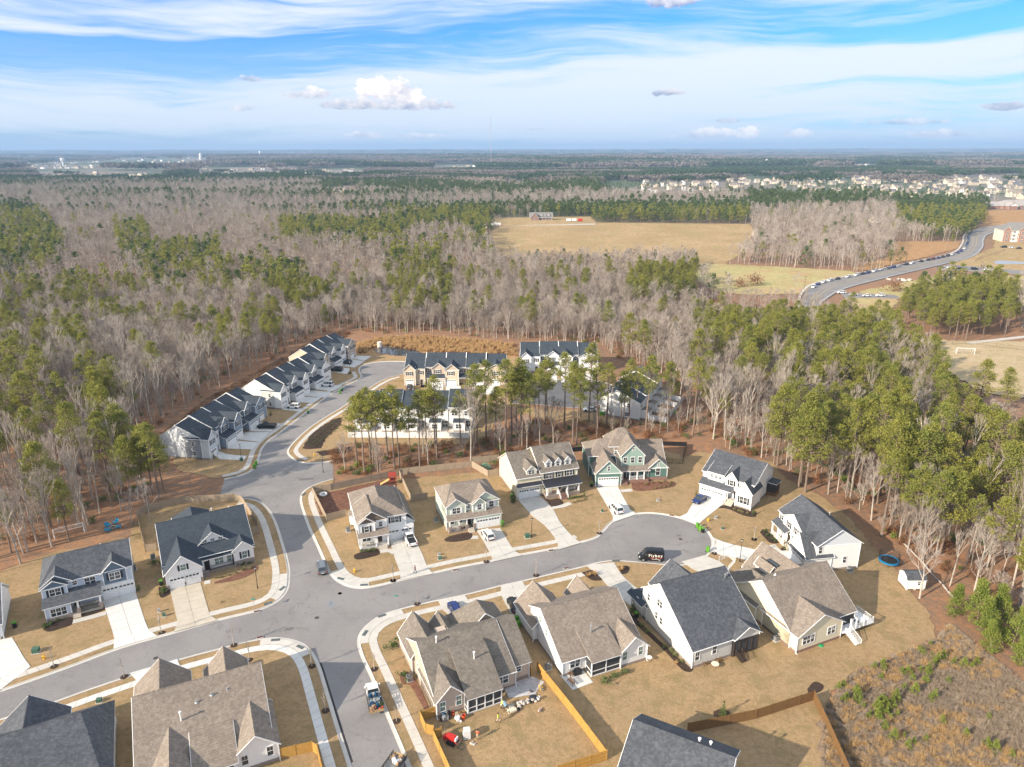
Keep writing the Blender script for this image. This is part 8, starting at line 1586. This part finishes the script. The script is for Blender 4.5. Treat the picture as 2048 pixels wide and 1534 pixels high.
for poly, n_, pr in ((STRIP, 260, .7), (ZR, 1500, .6), (ZL, 900, .45), (ZC, 800, .6)):
    xs_ = [p[0] for p in poly]; ys_ = [p[1] for p in poly]; c_ = 0; tries = 0
    while c_ < n_ and tries < n_*12:
        tries += 1; x, y = R_.uniform(min(xs_), max(xs_)), R_.uniform(min(ys_), min(max(ys_), 420))
        if abs(x) > y*.8+10 or not inside(x, y, poly): continue
        q = R_.random(); und.append((x, y, 0, R_.random()*6.28, R_.uniform(.4, 1.15), R_.randrange(3) if q < pr else (3+R_.randrange(2) if q < pr+.2 else 5+R_.randrange(2)))); c_ += 1
scatter('undergrowth', RUSTB+GRNB+YGB, und, 'rust leaved saplings and low evergreen shrubs under the trees', 'undergrowth')
# brushy strip behind left townhouses and reeds on the bank
brush = []
bp_ = W2([(300, 885), (420, 795), (560, 718), (640, 675), (690, 662), (700, 668), (590, 733), (480, 798), (350, 880)])
for _ in range(4000):
    x, y = R_.uniform(-140, -60), R_.uniform(170, 330)
    if inside(x, y, bp_): brush.append((x, y, 0, R_.random()*6.28, R_.uniform(.35, .8), R_.randrange(3)))
TUF = [tuft(700+i, m_, hh, 60, .35) for i, (m_, hh) in enumerate(((STRAW, .9), (STRAW, 1.2), (RUST, .8)))]
scatter('brush', RUSTB[:1]+TUF[:2], brush, 'brown brush on the slope behind the left townhouses', 'brush')
reeds = []; rp = W2([(712, 688), (760, 676), (850, 672), (1030, 690), (1036, 712), (880, 706), (845, 704), (775, 692), (745, 696), (720, 712)])
for _ in range(9000):
    x, y = R_.uniform(-70, 10), R_.uniform(250, 320)
    if inside(x, y, rp): reeds.append((x, y, 0, R_.random()*6.28, R_.uniform(.8, 1.6), R_.choice((0, 1, 1, 2))))
scatter('dry_reeds', TUF, reeds, 'orange dry grass standing on the bank by the pond', 'dry grass')
# scrub field
DULL = mat('grey_weed', (.40, .32, .24), .9, 'leaf', (.32, .25, .19), col3=(.48, .39, .28), trans=.2, spec=.1)
WT = [tuft(720+i, m_, hh, 46, .5) for i, (m_, hh) in enumerate(((DULL, .5), (DULL, .8), (DULL, .35), (STRAW, .8), (DULL, .6)))]; wd = []
sp_ = W2([(1645, 1425), (1700, 1354), (1800, 1314), (1870, 1284), (1900, 1255), (2000, 1335), (2400, 1700), (2350, 2000), (1725, 2000), (1645, 1540)])
for _ in range(26000):
    x, y = R_.uniform(36, 110), R_.uniform(52, 118)
    if inside(x, y, sp_): d_ = fbm(x*14, y*14); wd.append((x, y, .12, R_.random()*6.28, R_.uniform(.5, 1.2), R_.choice((0, 1, 2)) if d_ < -.1 else R_.choice((0, 1, 2, 3, 3, 2, 4))))
scatter('dead_weeds', WT, wd, 'dead grey and straw weeds covering the rough ground', 'weeds')
SAP = [cone_bush(740+i, SHRUBM, 1.7, .62) for i in range(3)]
sp_pts = [c0(a, b) for a, b in ((520, 870), (545, 850), (630, 810), (640, 850), (660, 880), (690, 920), (730, 1010), (800, 920), (810, 890), (830, 850), (850, 870), (870, 910), (890, 940), (930, 890), (945, 930), (960, 850), (880, 990), (920, 1020), (865, 1090), (800, 1010), (940, 1190), (1025, 1170), (1030, 770), (1100, 700), (1090, 650), (1060, 640), (1010, 640), (1225, 640), (1230, 620), (1120, 800), (1210, 710), (1400, 710), (1165, 620), (1350, 510), (1310, 545), (1530, 580), (1160, 450), (1190, 470), (850, 580), (860, 610), (840, 680), (780, 590), (1740, 1010), (1280, 860), (1545, 1160), (1930, 1330), (1345, 1050), (480, 760), (520, 740), (1450, 560), (1600, 590), (1640, 560), (1250, 400), (1210, 1200), (1110, 1220), (1060, 1250), (1790, 1290), (1720, 1240), (740, 1000), (780, 930), (1260, 500), (1290, 560), (970, 990), (820, 960))]
for i, p in enumerate(sp_pts):
    x, y = g2(p); o = link('pine_sapling', SAP[i % 3], None, (x, y, .1), R_.random()*6, label='small bright green pine sapling among the dead weeds of the rough ground', category='sapling', group='pine saplings on the rough ground'); o.scale = (R_.uniform(.6, 1.3),)*3
YP = [pine(760+i, 6.5, .02, 2.0, 95, 120, .22, SHRUBM, False, .85) for i in range(3)]
for i, (p, s_, lb) in enumerate(((c0(1450, 130), 1.0, 'leftmost of the bright young pines at the wood edge above the rough ground'), (c0(1640, 200), 1.35, 'tall bright young pine beside the leftmost one'), (c0(1720, 330), 1.2, 'bright young pine at the front of the clump above the rough ground'), (c0(1820, 250), 1.3, 'bright young pine behind the front one in the clump'), (c0(1940, 420), 1.25, 'bright young pine near the right edge, upper one'), (c0(2030, 560), 1.1, 'bright young pine at the right edge, lower one'), (c0(1750, 440), .9, 'low bright young pine below the clump'))):
    tree(YP, i, g2(p), lb, 'bright young pines at the wood edge', s_, nm='young_pine')
SHB = {'g': [bush(800+i, NEEDLE2, 9, .55, 26, .16) for i in range(2)], 'y': [bush(803+i, mat('tan_shrub', (.26, .22, .09), .8, 'leaf', (.20, .17, .07), col3=(.33, .27, .12), trans=.2), 9, .5, 26, .15) for i in range(2)], 's': [tuft(806, STRAW, 1.0, 130, .55)], 'c': [cone_bush(808, NEEDLE2, 3.0, .55)], 'u': [bush(810, mat('light_shrub', (.12, .17, .05), .8, 'leaf', (.16, .18, .06), col3=(.2, .2, .08), trans=.2), 9, .5, 26, .15)]}
def shrub(kind, px, s_, label, group=None):
    x, y = g2(px); r_ = R_.randrange(len(SHB[kind])); nm = {'g': 'green_shrub', 'y': 'tan_shrub', 's': 'straw_grass_clump', 'c': 'cypress', 'u': 'young_shrub'}[kind]; o = link(nm, SHB[kind][r_], None, (x, y, .12), R_.random()*6, label=label, category='shrub' if kind != 'c' else 'conifer', group=group); o.scale = (s_, s_, s_)
for k_, p, s_, lb in (('c', c4(1038, 690), 1.0, 'narrow dark cypress at the corner of the tall charcoal roofed house'), ('c', c4(1742, 1510), 1.0, 'cone shaped evergreen in the round black mulch ring'), ('c', c7(220, 850), 1.0, 'narrow cypress left of the cream house garage'), ('c', c7(915, 810), .75, 'cypress right of the cream house porch'), ('c', c7(1765, 690), .6, 'round cypress at the right end of the green house bed'), ('c', c7(2005, 800), .6, 'cypress left of the white grey roofed house'), ('c', c6(1675, 495), 1.0, 'dark cypress between the sage house and the cream house'), ('c', c6(1590, 690), .7, 'cypress by the garage of the sage house'), ('c', c1(1085, 905), .75, 'small cypress right of the slate blue garage'), ('c', t1(1120, 885), .8, 'cypress at the corner between the grey and white townhouses'), ('c', c8(805, 885), .7, 'dark cone shrub at the right end of the bed of the grey roofed house'), ('c', t1(590, 1280), .7, 'cypress before the first grey townhouse'),
                    ('g', c1(1280, 920), 1.6, 'bushy green shrub left of the stone porch house drive'), ('g', c1(1215, 700), 1.8, 'dark evergreen shrubs between the slate and the stone porch house'), ('g', c3(590, 465), 2.0, 'round bright shrub on the lawn left of the tan house'), ('g', c3(660, 660), 1.8, 'green shrub beside the tan house air conditioner'), ('g', c8(610, 210), 3.0, 'big dark evergreen behind the white grey roofed house'), ('g', c8(810, 290), 2.6, 'second evergreen behind the white grey roofed house'), ('g', t1(1860, 500), 1.3, 'shrub ring round the lamp by the dark minivan'), ('g', c6(455, 270), 1.8, 'small bright pine by the mulch yard fence'), ('s', c4(690, 410), 1.0, 'straw grass clump left of the curving drive, left one'), ('s', c4(740, 400), 1.1, 'straw grass clump left of the curving drive, right one'), ('s', c4(940, 365), 1.2, 'straw grass clump right of the curving drive'), ('s', c4(1380, 1100), .6, 'dry tuft at the end of the black planting strip'), ('u', c4(810, 1250), 1.6, 'grey green shrub by the patio, left one'), ('u', c4(890, 1200), 1.3, 'brownish shrub by the patio, middle one'), ('u', c4(970, 1170), 1.4, 'brownish shrub under the screened porch'), ('y', c1(1740, 1000), .5, 'low dry plant before the stone porch house')):
    shrub(k_, p, s_, lb)
for grp, k_, pts_, lb in (('hedge shrubs right of the cream house steps', 'g', [c7(770, 830), c7(800, 820), c7(830, 815), c7(860, 812), c7(885, 805)], 'dark green hedge shrub beside the brick steps of the cream house'), ('tan shrubs before the cream house', 'y', [c7(805, 865), c7(845, 850), c7(880, 845), c7(915, 835)], 'rounded tan shrub edging the cream house bed'), ('tan shrubs in the bed of the green house', 'y', [c7(1580, 670), c7(1640, 670), c7(1600, 730), c7(1645, 718), c7(1690, 715), c7(1735, 705), c7(1690, 660), c7(1520, 690)], 'rounded tan shrub in the long bed of the green house'),
                          ('shrubs before the slate blue house', 'g', [c1(350, 1190), c1(390, 1175), c1(450, 1140), c1(510, 1120)], 'small green shrub in the bed of the slate blue house'), ('shrubs before the stone porch house', 'y', [c1(1690, 810), c1(1740, 800), c1(1790, 790), c1(1850, 770), c1(1900, 750), c1(1960, 735)], 'tan shrub along the stone porch'), ('shrubs by the right wing of the stone porch house', 'g', [c1(1860, 710), c1(1910, 705), c1(1960, 695)], 'dark hedge shrub under the shuttered window of the stone porch house'), ('shrubs before the white corner house', 'g', [c6(480, 880), c6(520, 880), c6(550, 875), c6(580, 870)], 'small green shrub before the porch of the white corner house'),
                          ('tan shrubs before the white grey roofed house', 'y', [c8(615, 840), c8(665, 850), c8(700, 870), c8(750, 880)], 'rounded tan shrub before the white grey roofed house'), ('shrubs by the porch of the far right house', 'g', [c5(505, 455), c5(530, 490), c5(560, 520), c5(580, 530)], 'shrub beside the porch of the far right house'), ('shrubs by the walk of the far right house', 'u', [c5(660, 590), c5(690, 610), c5(680, 580)], 'spiky shrub beside the walk of the far right house'), ('plants in the black planting strip', 'u', [c4(1290, 970), c4(1340, 1005), c4(1370, 1040), c4(1420, 1090), c4(1150, 850), c4(1100, 800)], 'low green plant in the black strip along the tall house'), ('trees in the wood edge hedge', 'g', [c8(1450, 400), c8(1510, 430), c8(1570, 460), c8(1620, 500), c8(1670, 540), c8(1710, 580), c8(1750, 620), c8(1780, 655)], 'evergreen shrub in the line at the wood edge behind the far right house')):
    for p in pts_: shrub(k_, p, R_.uniform(.75, 1.05)*(1.9 if 'wood edge' in grp else 1), lb, grp)
for i in range(26):
    f = i/26; row = i % 3; a, b = t1(1470+f*300, 1160-f*240+row*12), None; shrub('g', (a[0]+row*4, a[1]+row*3-4), .7, 'small dark shrub in the planted rows beside the curved street', 'shrubs planted in rows beside the curved street')
# street saplings with mulch rings
SS = [branchy(900+i, 4.2, .5, 2, 5, 90, .022, BARKG, .35) for i in range(2)]
for p, lb in ((c2(352, 598), 'before the slate blue house'), (c2(1063, 378), 'between the two left driveways'), (c2(815, 668), 'on the lower left verge, left one'), (c2(1540, 462), 'on the lower left verge, right one'), (c3(745, 187), 'on the verge right of the crossroads'), (c3(470, 603), 'on the verge beside the white truck'), (c3(612, 937), 'on the verge below the white truck'), (c3(72, 583), 'on the lower left sidewalk, upper one'), (c3(158, 868), 'on the lower left sidewalk, lower one'), (c6(728, 1108), 'at the foot of the corner driveway'), (c6(1462, 960), 'before the hatchback driveway'), (c4(278, 400), 'on the near verge above the white house'), (c4(775, 70), 'on the bulge of verge by the turnaround'), (c4(1680, 232), 'beside the lone bin'), (c3(590, 35), 'at the upper right corner'), (c5(420, 515), 'before the porch of the far right house'), (c2(1640, 560), 'on the corner lawn at the lower left'), (c8(812, 1130), 'on the lawn right of the turnaround bins')):
    x, y = g2(p); tree(SS, R_.randrange(2), (x, y), 'young leafless street tree '+lb, None, R_.uniform(.85, 1.1), nm='street_sapling'); bpy.context.scene.objects
    m = MB(); m.tube((0, 0, 0), (0, 0, .06), .62, .55, MULCH, 12); _loc(m.obj('mulch_ring', None, kind='structure', label='mulch ring round the tree '+lb), (x, y, .11))
# lone round trees near the far road
for p, s_, lb in ((r4(1195, 495), .62, 'round green tree alone beside the far road'), (r4(1020, 490), .5, 'smaller green tree left of the round roadside tree'), (r4(1080, 490), .42, 'low green bush between the two roadside trees'), (r4(1590, 355), .45, 'small green tree at the left edge of the far road'), (r4(265, 465), .5, 'dark green tree at the grove edge')): tree(PINES[4:5]+PINES[1:2], 0, g2(p), lb, None, s_, nm='green_tree')
for p, s_, lb in ((r4(330, 610), 1.1, 'brown round shrub on the far mown field'), (r4(240, 620), .8, 'smaller brown shrub on the far mown field'), (r4(1218, 650), 1.0, 'grey brown bush right of the far road')): x, y = g2(p); o = link('brown_shrub', RUSTB[0], None, (x, y, .2), 1.0, label=lb, category='shrub'); o.scale = (s_*4, s_*4, s_*3.2)
# grass tufts: uneven dormant turf near the camera
# ================================================================== FAR BUILDINGS AND THINGS
# queue on the far road
QP = [(745, 632, 'w'), (806, 618, 'b'), (850, 607, 'w'), (886, 597, 'w'), (924, 585, 'k'), (978, 571, 'w'), (1020, 558, 'w'), (1063, 550, 'k'), (1092, 543, 'b'), (1128, 533, 'w'), (1172, 525, 'w'), (1222, 517, 's'), (1256, 509, 'b'), (1284, 503, 'w'), (1325, 490, 'k'), (1360, 482, 'w'), (1402, 468, 'k'), (1435, 458, 'k'), (1470, 453, 'r'), (1505, 446, 'b'), (1530, 440, 'k'), (1552, 432, 'k'), (1583, 424, 'w'), (1618, 413, 'b'), (1650, 403, 'b'),
      (1678, 388, 'w'), (1684, 374, 's'), (1690, 361, 'b'), (1696, 348, 'k'), (1700, 336, 's'), (1703, 325, 'b'), (1706, 314, 'k'), (1709, 304, 's'), (1712, 295, 'b'), (1715, 287, 'k')]
PC = dict(w=PW, b=PB, k=PBK, s=PS, r=PR); PN = dict(w='white', b='dark blue', k='black', s='silver', r='maroon'); first = {}
for i, (a, b, c) in enumerate(QP):
    p = Vector(g2(r4(a, b))); n_ = min(range(len(RL)), key=lambda j: (RL[j]-p).length); t_ = (RL[min(n_+1, len(RL)-1)]-RL[max(n_-1, 0)]).normalized(); p = RL[n_]+Vector((t_.y, -t_.x))*2.2+t_*((p-RL[n_]).dot(t_)); hd = math.degrees(math.atan2(t_.y, t_.x))+180
    kd = ('suv', 'sedan', 'hatch')[i % 3]; key = (kd, c)
    pos_ = 'nearest the woods' if i < 3 else ('before the junction with the side road' if i < 16 else ('after the junction, before the bend' if i < 25 else 'on the bend running away'))
    lb = '%s %s queueing on the far road %s' % (PN[c], {'suv': 'suv', 'sedan': 'saloon', 'hatch': 'hatchback'}[kd], pos_)
    if key not in first: first[key] = car(kd, lb, p, hd, PC[c], 'car', True, 'cars queueing along the far road', .46)
    else: copy_tree(first[key], (p.x, p.y, .46), R(hd), lb, 'cars queueing along the far road')
for (a, b, c, kd, lb) in ((1520, 505, 'b', 'sedan', 'blue saloon first on the side road'), (1578, 508, 'w', 'sedan', 'white saloon second on the side road'), (1643, 515, 'k', 'hatch', 'black hatchback in the middle of the side road'), (1731, 517, 'k', 'suv', 'black suv fourth on the side road'), (1810, 521, 'w', 'sedan', 'white saloon last on the side road'),
                      (890, 665, 'w', 'suv', 'white suv leftmost on the lower lane'), (965, 678, 'w', 'sedan', 'white saloon behind the cedars on the lower lane'), (1048, 684, 'w', 'sedan', 'white saloon in the middle of the lower lane'), (1135, 684, 'w', 'suv', 'white suv rightmost on the lower lane'), (1915, 378, 'k', 'suv', 'dark suv at the left of the apartment car park'), (1965, 381, 'w', 'sedan', 'white saloon in the apartment car park'), (2010, 386, 'k', 'sedan', 'dark saloon at the right of the apartment car park')):
    car(kd, lb, g2(r4(a, b)), 178 if a < 1500 or a > 1900 else -4, PC[c], 'car', True, z=.45)
def copy_mesh_thing(nm, me, label, cat, loc, rz, group=None, sc=1.0):
    o = link(nm, me, None, loc, rz, label=label, category=cat, group=group); o.scale = (sc,)*3 if not isinstance(sc, tuple) else sc; return o
ROOFS = [mat('far_roof_'+n_, c_, .9) for n_, c_ in (('tan', (.26, .22, .18)), ('grey', (.13, .13, .14)), ('brown', (.20, .16, .13)))]
FWALL = [mat('far_wall_'+n_, c_, .8) for n_, c_ in (('cream', (.64, .58, .47)), ('white', (.78, .78, .76)), ('beige', (.52, .44, .34)))]
def far_house_mesh(wm, rm, L, Wd, h_, rh, wing):
    b = MB()
    def g_(x0, x1, y0, y1, z, zr, ax):
        b.box(x0, x1, y0, y1, 0, z, wm)
        if ax == 'u':
            ym = (y0+y1)/2; b.poly([(x0-.4, y0-.4, z), (x1+.4, y0-.4, z), (x1+.4, ym, zr), (x0-.4, ym, zr)], rm); b.poly([(x1+.4, y1+.4, z), (x0-.4, y1+.4, z), (x0-.4, ym, zr), (x1+.4, ym, zr)], rm); b.poly([(x0, y1, z), (x0, y0, z), (x0, ym, zr)], wm); b.poly([(x1, y0, z), (x1, y1, z), (x1, ym, zr)], wm)
        else:
            xm = (x0+x1)/2; b.poly([(x0-.4, y1+.4, z), (x0-.4, y0-.4, z), (xm, y0-.4, zr), (xm, y1+.4, zr)], rm); b.poly([(x1+.4, y0-.4, z), (x1+.4, y1+.4, z), (xm, y1+.4, zr), (xm, y0-.4, zr)], rm); b.poly([(x0, y0-.02, z), (x1, y0-.02, z), (xm, y0-.02, zr)], wm)
    g_(-L/2, L/2, -Wd/2, Wd/2, h_, h_+rh, 'u'); g_(-L/2+.5, -L/2+.5+wing, -Wd/2-1.5, 0, h_-.1, h_+rh*.8, 'v')
    for x in [-L/2+1.5+i*3.0 for i in range(int(L/3))]:
        for z in ([1.2, 4.2] if h_ > 4 else [1.2]): b.box(x, x+1.1, -Wd/2-1.56 if x < -L/2+wing-1 else -Wd/2-.06, -Wd/2-1.5 if x < -L/2+wing-1 else -Wd/2+.02, z, z+1.3, GLASS)
    return b.mesh('far_house')
FH = [far_house_mesh(FWALL[i % 3], ROOFS[(i*2) % 3], *q) for i, q in enumerate(((14, 11, 5.6, 3.6, 5), (13, 12, 5.8, 3.8, 6), (15, 10, 5.6, 3.4, 5), (16, 12, 3.2, 3.6, 5), (14, 12, 5.8, 4.0, 5), (12, 11, 5.6, 3.5, 4.5)))]
NB = [([(1690, 358), (2050, 356), (2050, 402), (1860, 400), (1700, 378)], 84, 'in the large cream estate at the right', 1.15), ([(1430, 358), (1690, 355), (1690, 385), (1430, 374)], 42, 'in the estate left of the cream one', 1.0), ([(1230, 366), (1430, 364), (1430, 384), (1250, 384)], 24, 'beyond the long pine band', 1.0), ([(1020, 352), (1105, 351), (1105, 366), (1020, 366)], 12, 'right of the thin mast', 1.0), ([(600, 336), (742, 335), (742, 356), (600, 356)], 24, 'in the estate left of the thin mast', 1.0),
      ([(40, 320), (212, 318), (212, 330), (40, 330)], 42, 'in the bright estate at the far left', 1.35), ([(222, 317), (410, 316), (410, 328), (222, 328)], 34, 'right of the big water tower', 1.35), ([(70, 340), (335, 342), (335, 352), (70, 352)], 20, 'below the left estates', 1.15), ([(390, 333), (590, 333), (590, 346), (390, 346)], 20, 'scattered left of centre under the horizon', 1.2), ([(1180, 345), (1240, 344), (1240, 358), (1180, 358)], 6, 'near the middle of the horizon', 1.0), ([(855, 330), (960, 329), (960, 334), (855, 334)], 10, 'in the strip close to the horizon', 1.2), ([(1690, 330), (1760, 329), (1760, 334), (1690, 334)], 6, 'close to the horizon at the right', 1.2)]
RH = random.Random(9)
for pp, n_, where_, sc in NB:
    poly = W2(pp, 3); xs_ = [q[0] for q in poly]; ys_ = [q[1] for q in poly]; pts_ = []; tr_ = 0; dmin = 24 if n_ > 20 else 20
    if min(ys_) > 2200: dmin = 40
    while len(pts_) < n_ and tr_ < 9000:
        tr_ += 1; p = (RH.uniform(min(xs_), max(xs_)), RH.uniform(min(ys_), max(ys_)))
        if inside(p[0], p[1], poly) and all((p[0]-q[0])**2+(p[1]-q[1])**2 > dmin**2 for q in pts_): pts_.append(p)
        if tr_ % 2500 == 0: dmin *= .8
    for p in pts_: k_ = RH.randrange(6); copy_mesh_thing('far_house', FH[0 if 'cream' in where_ and k_ in (1, 4) and RH.random() < .5 else k_], 'small far house '+where_, 'house', (p[0], p[1], hill(*p)), RH.choice((0, .2, -.3, 1.5, 3.1)), 'far houses '+where_, sc)
for p, k_, lb in (((548, 397), 1, 'white house alone in the leafless wood'), ((676, 383), 4, 'pale house beside the small clearing, left'), ((694, 380), 1, 'pale house beside the small clearing, right'), ((850, 386), 1, 'white gabled house left of a pair before the dark pines'), ((876, 382), 1, 'white house right of a pair before the dark pines'), ((800, 386), 0, 'pale house left of the white gabled pair'), ((590, 428), 3, 'long low blue roofed house behind the pine band'), ((1755, 447), 3, 'low pale house among bare trees left of the far road, left one'), ((1830, 450), 3, 'low pale house among bare trees left of the far road, right one'), ((1525, 473), 3, 'low house at the edge of the dry field'), ((958, 455), 3, 'white house behind the pine band end')):
    x, y = P(p[0], p[1])[:2]; copy_mesh_thing('far_house', FH[k_], lb, 'house', (x, y, 0), .2, None, 1.0)
# brick farmhouse
x, y = g2((1086, 441)); h = House('brick_farmhouse', 'red brick farmhouse with grey gables alone at the top of the dry field', 'house', x-15, y, 0, BRICK, mat('far_grey_shingle', (.18, .17, .16), .9, 'shingle', (.26, .25, .24)), found=None, oh=.5)
h.blk(0, 26, 0, 11, 'u', 3.4, 8.6); h.blk(.5, 9.5, -2.5, 8, 'v', 3.4, 8.3); [h.blk(12+i*4, 14+i*4, .5, 5, 'v', 6.0, 7.4, base=5, wall=S_WHITE) for i in range(3)]; h.shed(10, 25, -2, .5, 3.0, 3.8); h.cols((10.2, 14, 18, 22, 24.8), -1.8, 0, 3.0); h.win('S', 5, -2.5, 1.2, 1.2, 1.6, 2); [h.win('S', 12+i*4, 0, 1.2, 1.0, 1.6) for i in range(4)]; [h.win('S', 13+i*4, .5, 5.4, .8, 1.1) for i in range(3)]
def trailer(label, p, L=9, c=WHITE): x, y = g2(p); t = thing('box_trailer', label, 'trailer', (x, y, .4)); a = MB(); a.box(-L/2, L/2, -1.2, 1.2, .6, 3.2, c); a.obj('box_body', t); [link('wheel', WM[0], t, (q*L*.25, -1.1, .34)) for q in (-1, 1)]
trailer('long white trailer at the left corner of the dry field', (991, 452), 11); trailer('small white trailer on the farmhouse yard, left', (1137, 444), 5); trailer('small white trailer on the farmhouse yard, middle', (1148, 444), 5); trailer('small red trailer on the farmhouse yard', (1160, 444), 5, mat('machine_red', (.50, .03, .025), .4))
# apartment block
x, y = g2((2000, 487)); h = House('apartment_block', 'three storey red brick and cream apartment block with hipped grey roof at the right edge', 'apartments', x, y, -14, FWALL[0], mat('far_grey_shingle', (.18, .17, .16), .9), found=None, oh=.6)
h.blk(0, 60, 0, 18, 'u', 10.5, 16.5, ha=8, hb=8)
for i in range(5): u_ = 1+i*12; h.blk(u_, u_+5.5, -1.2, 6, 'v', 10.3, 13.4, wall=mat('far_brick', (.30, .17, .125), .9)); [h.win('S', u_+2.7, -1.2, .8+3.4*k_, 1.0, 1.7, 2) for k_ in range(3)]; [h.box('balcony', u_+6.2, u_+11.2, -.9, 0, 3.3*k_+.1, 3.3*k_+1.3, WHITE) for k_ in range(3)]; [h.win('S', u_+8.7, 0, .8+3.4*k_, 1.0, 2.0, 2) for k_ in range(3)]
x, y = g2((2004, 422)); h = House('shop_building', 'low red brick building with pale hipped roof at the upper right edge', 'building', x, y, 0, mat('far_brick', (.30, .17, .125), .9), mat('pale_roof', (.36, .33, .31), .9), found=None, oh=1.0); h.blk(0, 70, 0, 30, 'u', 5, 11, ha=12, hb=12); h.blk(-22, 0, 4, 24, 'u', 4.5, 9, ha=8); h.blk(4, 16, -6, 10, 'v', 5, 9, gable=WHITE); [h.win('S', 22+i*7, 0, 1, 1.6, 2.2, 2) for i in range(6)]
# water towers and mast
def water_tower(label, px, top, base_y, r, tank, legs=True):
    dist = base_y; x = (px-1024)/FPX*dist/math.cos(PITCH)*.955; t = thing('water_tower', label, 'water tower', (x, dist, hill(x, dist))); zt = CAMH+(297-top)/FPX*dist*1.06; a = MB(); a.tube((0, 0, 0), (0, 0, zt-tank), r*.35, r*.30, WHITE, 10); a.obj('stem', t)
    b = MB(); b.tube((0, 0, zt-tank*1.25), (0, 0, zt-tank), r*.3, r, WHITE, 14, False); b.tube((0, 0, zt-tank), (0, 0, zt-tank*.2), r, r, WHITE, 14, False); b.tube((0, 0, zt-tank*.2), (0, 0, zt), r, r*.3, WHITE, 14); b.obj('tank', t)
water_tower('white water tower with wide round tank rising at the far left', 171, 305, 4200, 12, 14); water_tower('white cylindrical water tower on the horizon left of centre', 434, 304, 5200, 9, 30); water_tower('tiny white water tower between the left tower and the mast', 547, 303, 6000, 7, 18); water_tower('pale water tower on the horizon right of centre', 1507, 315, 3400, 6, 22)
dist = 3300; x = (984-1024)/FPX*dist; t = thing('radio_mast', 'thin tall radio mast breaking the horizon near the centre', 'radio mast', (x, dist, 0)); a = MB(); zt = CAMH+(297-237)/FPX*dist
a.tube((0, 0, 0), (0, 0, zt), 1.1, .8, mat('mast_steel', (.35, .32, .32), .6), 3); a.obj('mast', t); b = MB(); [b.tube((90*math.cos(q), 90*math.sin(q), 0), (0, 0, zt*.8), .12, .12, METAL, 3) for q in (0.3, 2.4, 4.5)]; b.obj('guy_wires', t)
# goal, poles
A_, B_ = [Vector(q) for q in W2([(1911, 712), (1951, 714)])]; t = thing('football_goal', 'white football goal on the bare pitch', 'goal', (A_.x, A_.y, .35)); q = (B_-A_)*.9
for p in (Vector((0, 0)), q): b = MB(); b.tube((p.x, p.y, 0), (p.x, p.y, 2.44), .10, .10, WHITE, 6); b.tube((p.x, p.y, 2.44), (p.x, p.y+2, 0), .05, .05, WHITE, 5); b.obj('goal_post', t)
b = MB(); b.tube((0, 0, 2.44), (q.x, q.y, 2.44), .10, .10, WHITE, 6); b.obj('crossbar', t); b = MB()
for i in range(15): p = q*(i/14); b.tube((p.x, p.y, 2.4), (p.x, p.y+2, 0), .012, .012, WHITE, 3, False)
for i in range(6): f = i/6; b.tube((0, 2*f, 2.4*(1-f)), (q.x, q.y+2*f, 2.4*(1-f)), .012, .012, WHITE, 3, False)
b.obj('goal_net', t)
def pole(label, p, h_=11, m=BARKP): x, y = g2(p); t = thing('utility_pole', label, 'utility pole', (x, y, .3)); a = MB(); a.tube((0, 0, 0), (0, 0, h_), .17, .12, m, 6); a.obj('shaft', t); b = MB(); b.box(-1.2, 1.2, -.06, .06, h_-1, h_-.8, m); b.obj('crossarm', t)
pole('utility pole at the near end of the far road', r4(655, 642), 9); pole('utility pole by the smaller roadside tree', r4(1013, 540), 11); pole('utility pole right of the round roadside tree', r4(1298, 470), 11); pole('utility pole at the rusty meadow', r4(1558, 415), 11); pole('pale pole at the top right corner of the dry field', r4(285, 235), 13, METAL)
t = r4(1260, 580); x, y = g2(t)
for i in range(16): o = link('stone', stone_me[i % 5], None, (x+RH.uniform(-7, 7), y+RH.uniform(-4, 4), .5), RH.random()*6, label='boulder in the pale rock pile right of the far road', category='stone', group='boulders right of the far road'); o.scale = (RH.uniform(3, 6),)*3
sheet('pond', W2([r4(1850, 468), r4(1890, 460), r4(2048, 470), r4(2048, 482), r4(1870, 482)]), .5, mat('pale_pond', (.30, .33, .36), .4, 'flat'), label='small pale pond before the apartment block', thick=.3)
o = None
# pale buildings left of far woods: bright roofs near the horizon
# cardboard drinking hut by the pond and small white block
x, y = g2((759, 694)); a = MB(); a.tube((0, 0, .6), (0, 0, 2.2), 1.0, 1.0, mat('pump_white', (.6, .55, .48), .8), 10); a.tube((0, 0, 2.2), (0, 0, 2.4), 1.1, .9, mat('pump_white', (.6, .55, .48), .8), 10); a.tube((0, 0, 0), (0, 0, .6), 1.15, 1.15, CONC, 10); _loc(a.obj('pond_outlet', None, label='pale round outlet structure at the left end of the pond', category='pond outlet'), (x, y, .1))
# ================================================================== HAZE
hz = MB(); hz.box(-24000, 24000, -650, 31000, -2, 262, None) if False else None
me = bpy.data.meshes.new('haze'); bm_ = bmesh.new(); bmesh.ops.create_cube(bm_, size=1.0); bm_.to_mesh(me); bm_.free()
hm = bpy.data.materials.new('haze'); hm.use_nodes = True; t_ = hm.node_tree; t_.nodes.clear(); pv = t_.nodes.new('ShaderNodeVolumePrincipled'); mo = t_.nodes.new('ShaderNodeOutputMaterial'); t_.links.new(pv.outputs[0], mo.inputs['Volume'])
pv.inputs['Color'].default_value = (.40, .60, .89, 1); pv.inputs['Density'].default_value = 0.00009; pv.inputs['Anisotropy'].default_value = 0.0
hm.cycles.homogeneous_volume = True; me.materials.append(hm); ho = link('haze', me, None, kind='stuff', label='thin blue haze lying over the far country'); ho.scale = (66000, 33500, 250); ho.location = (0, 16000, 123)
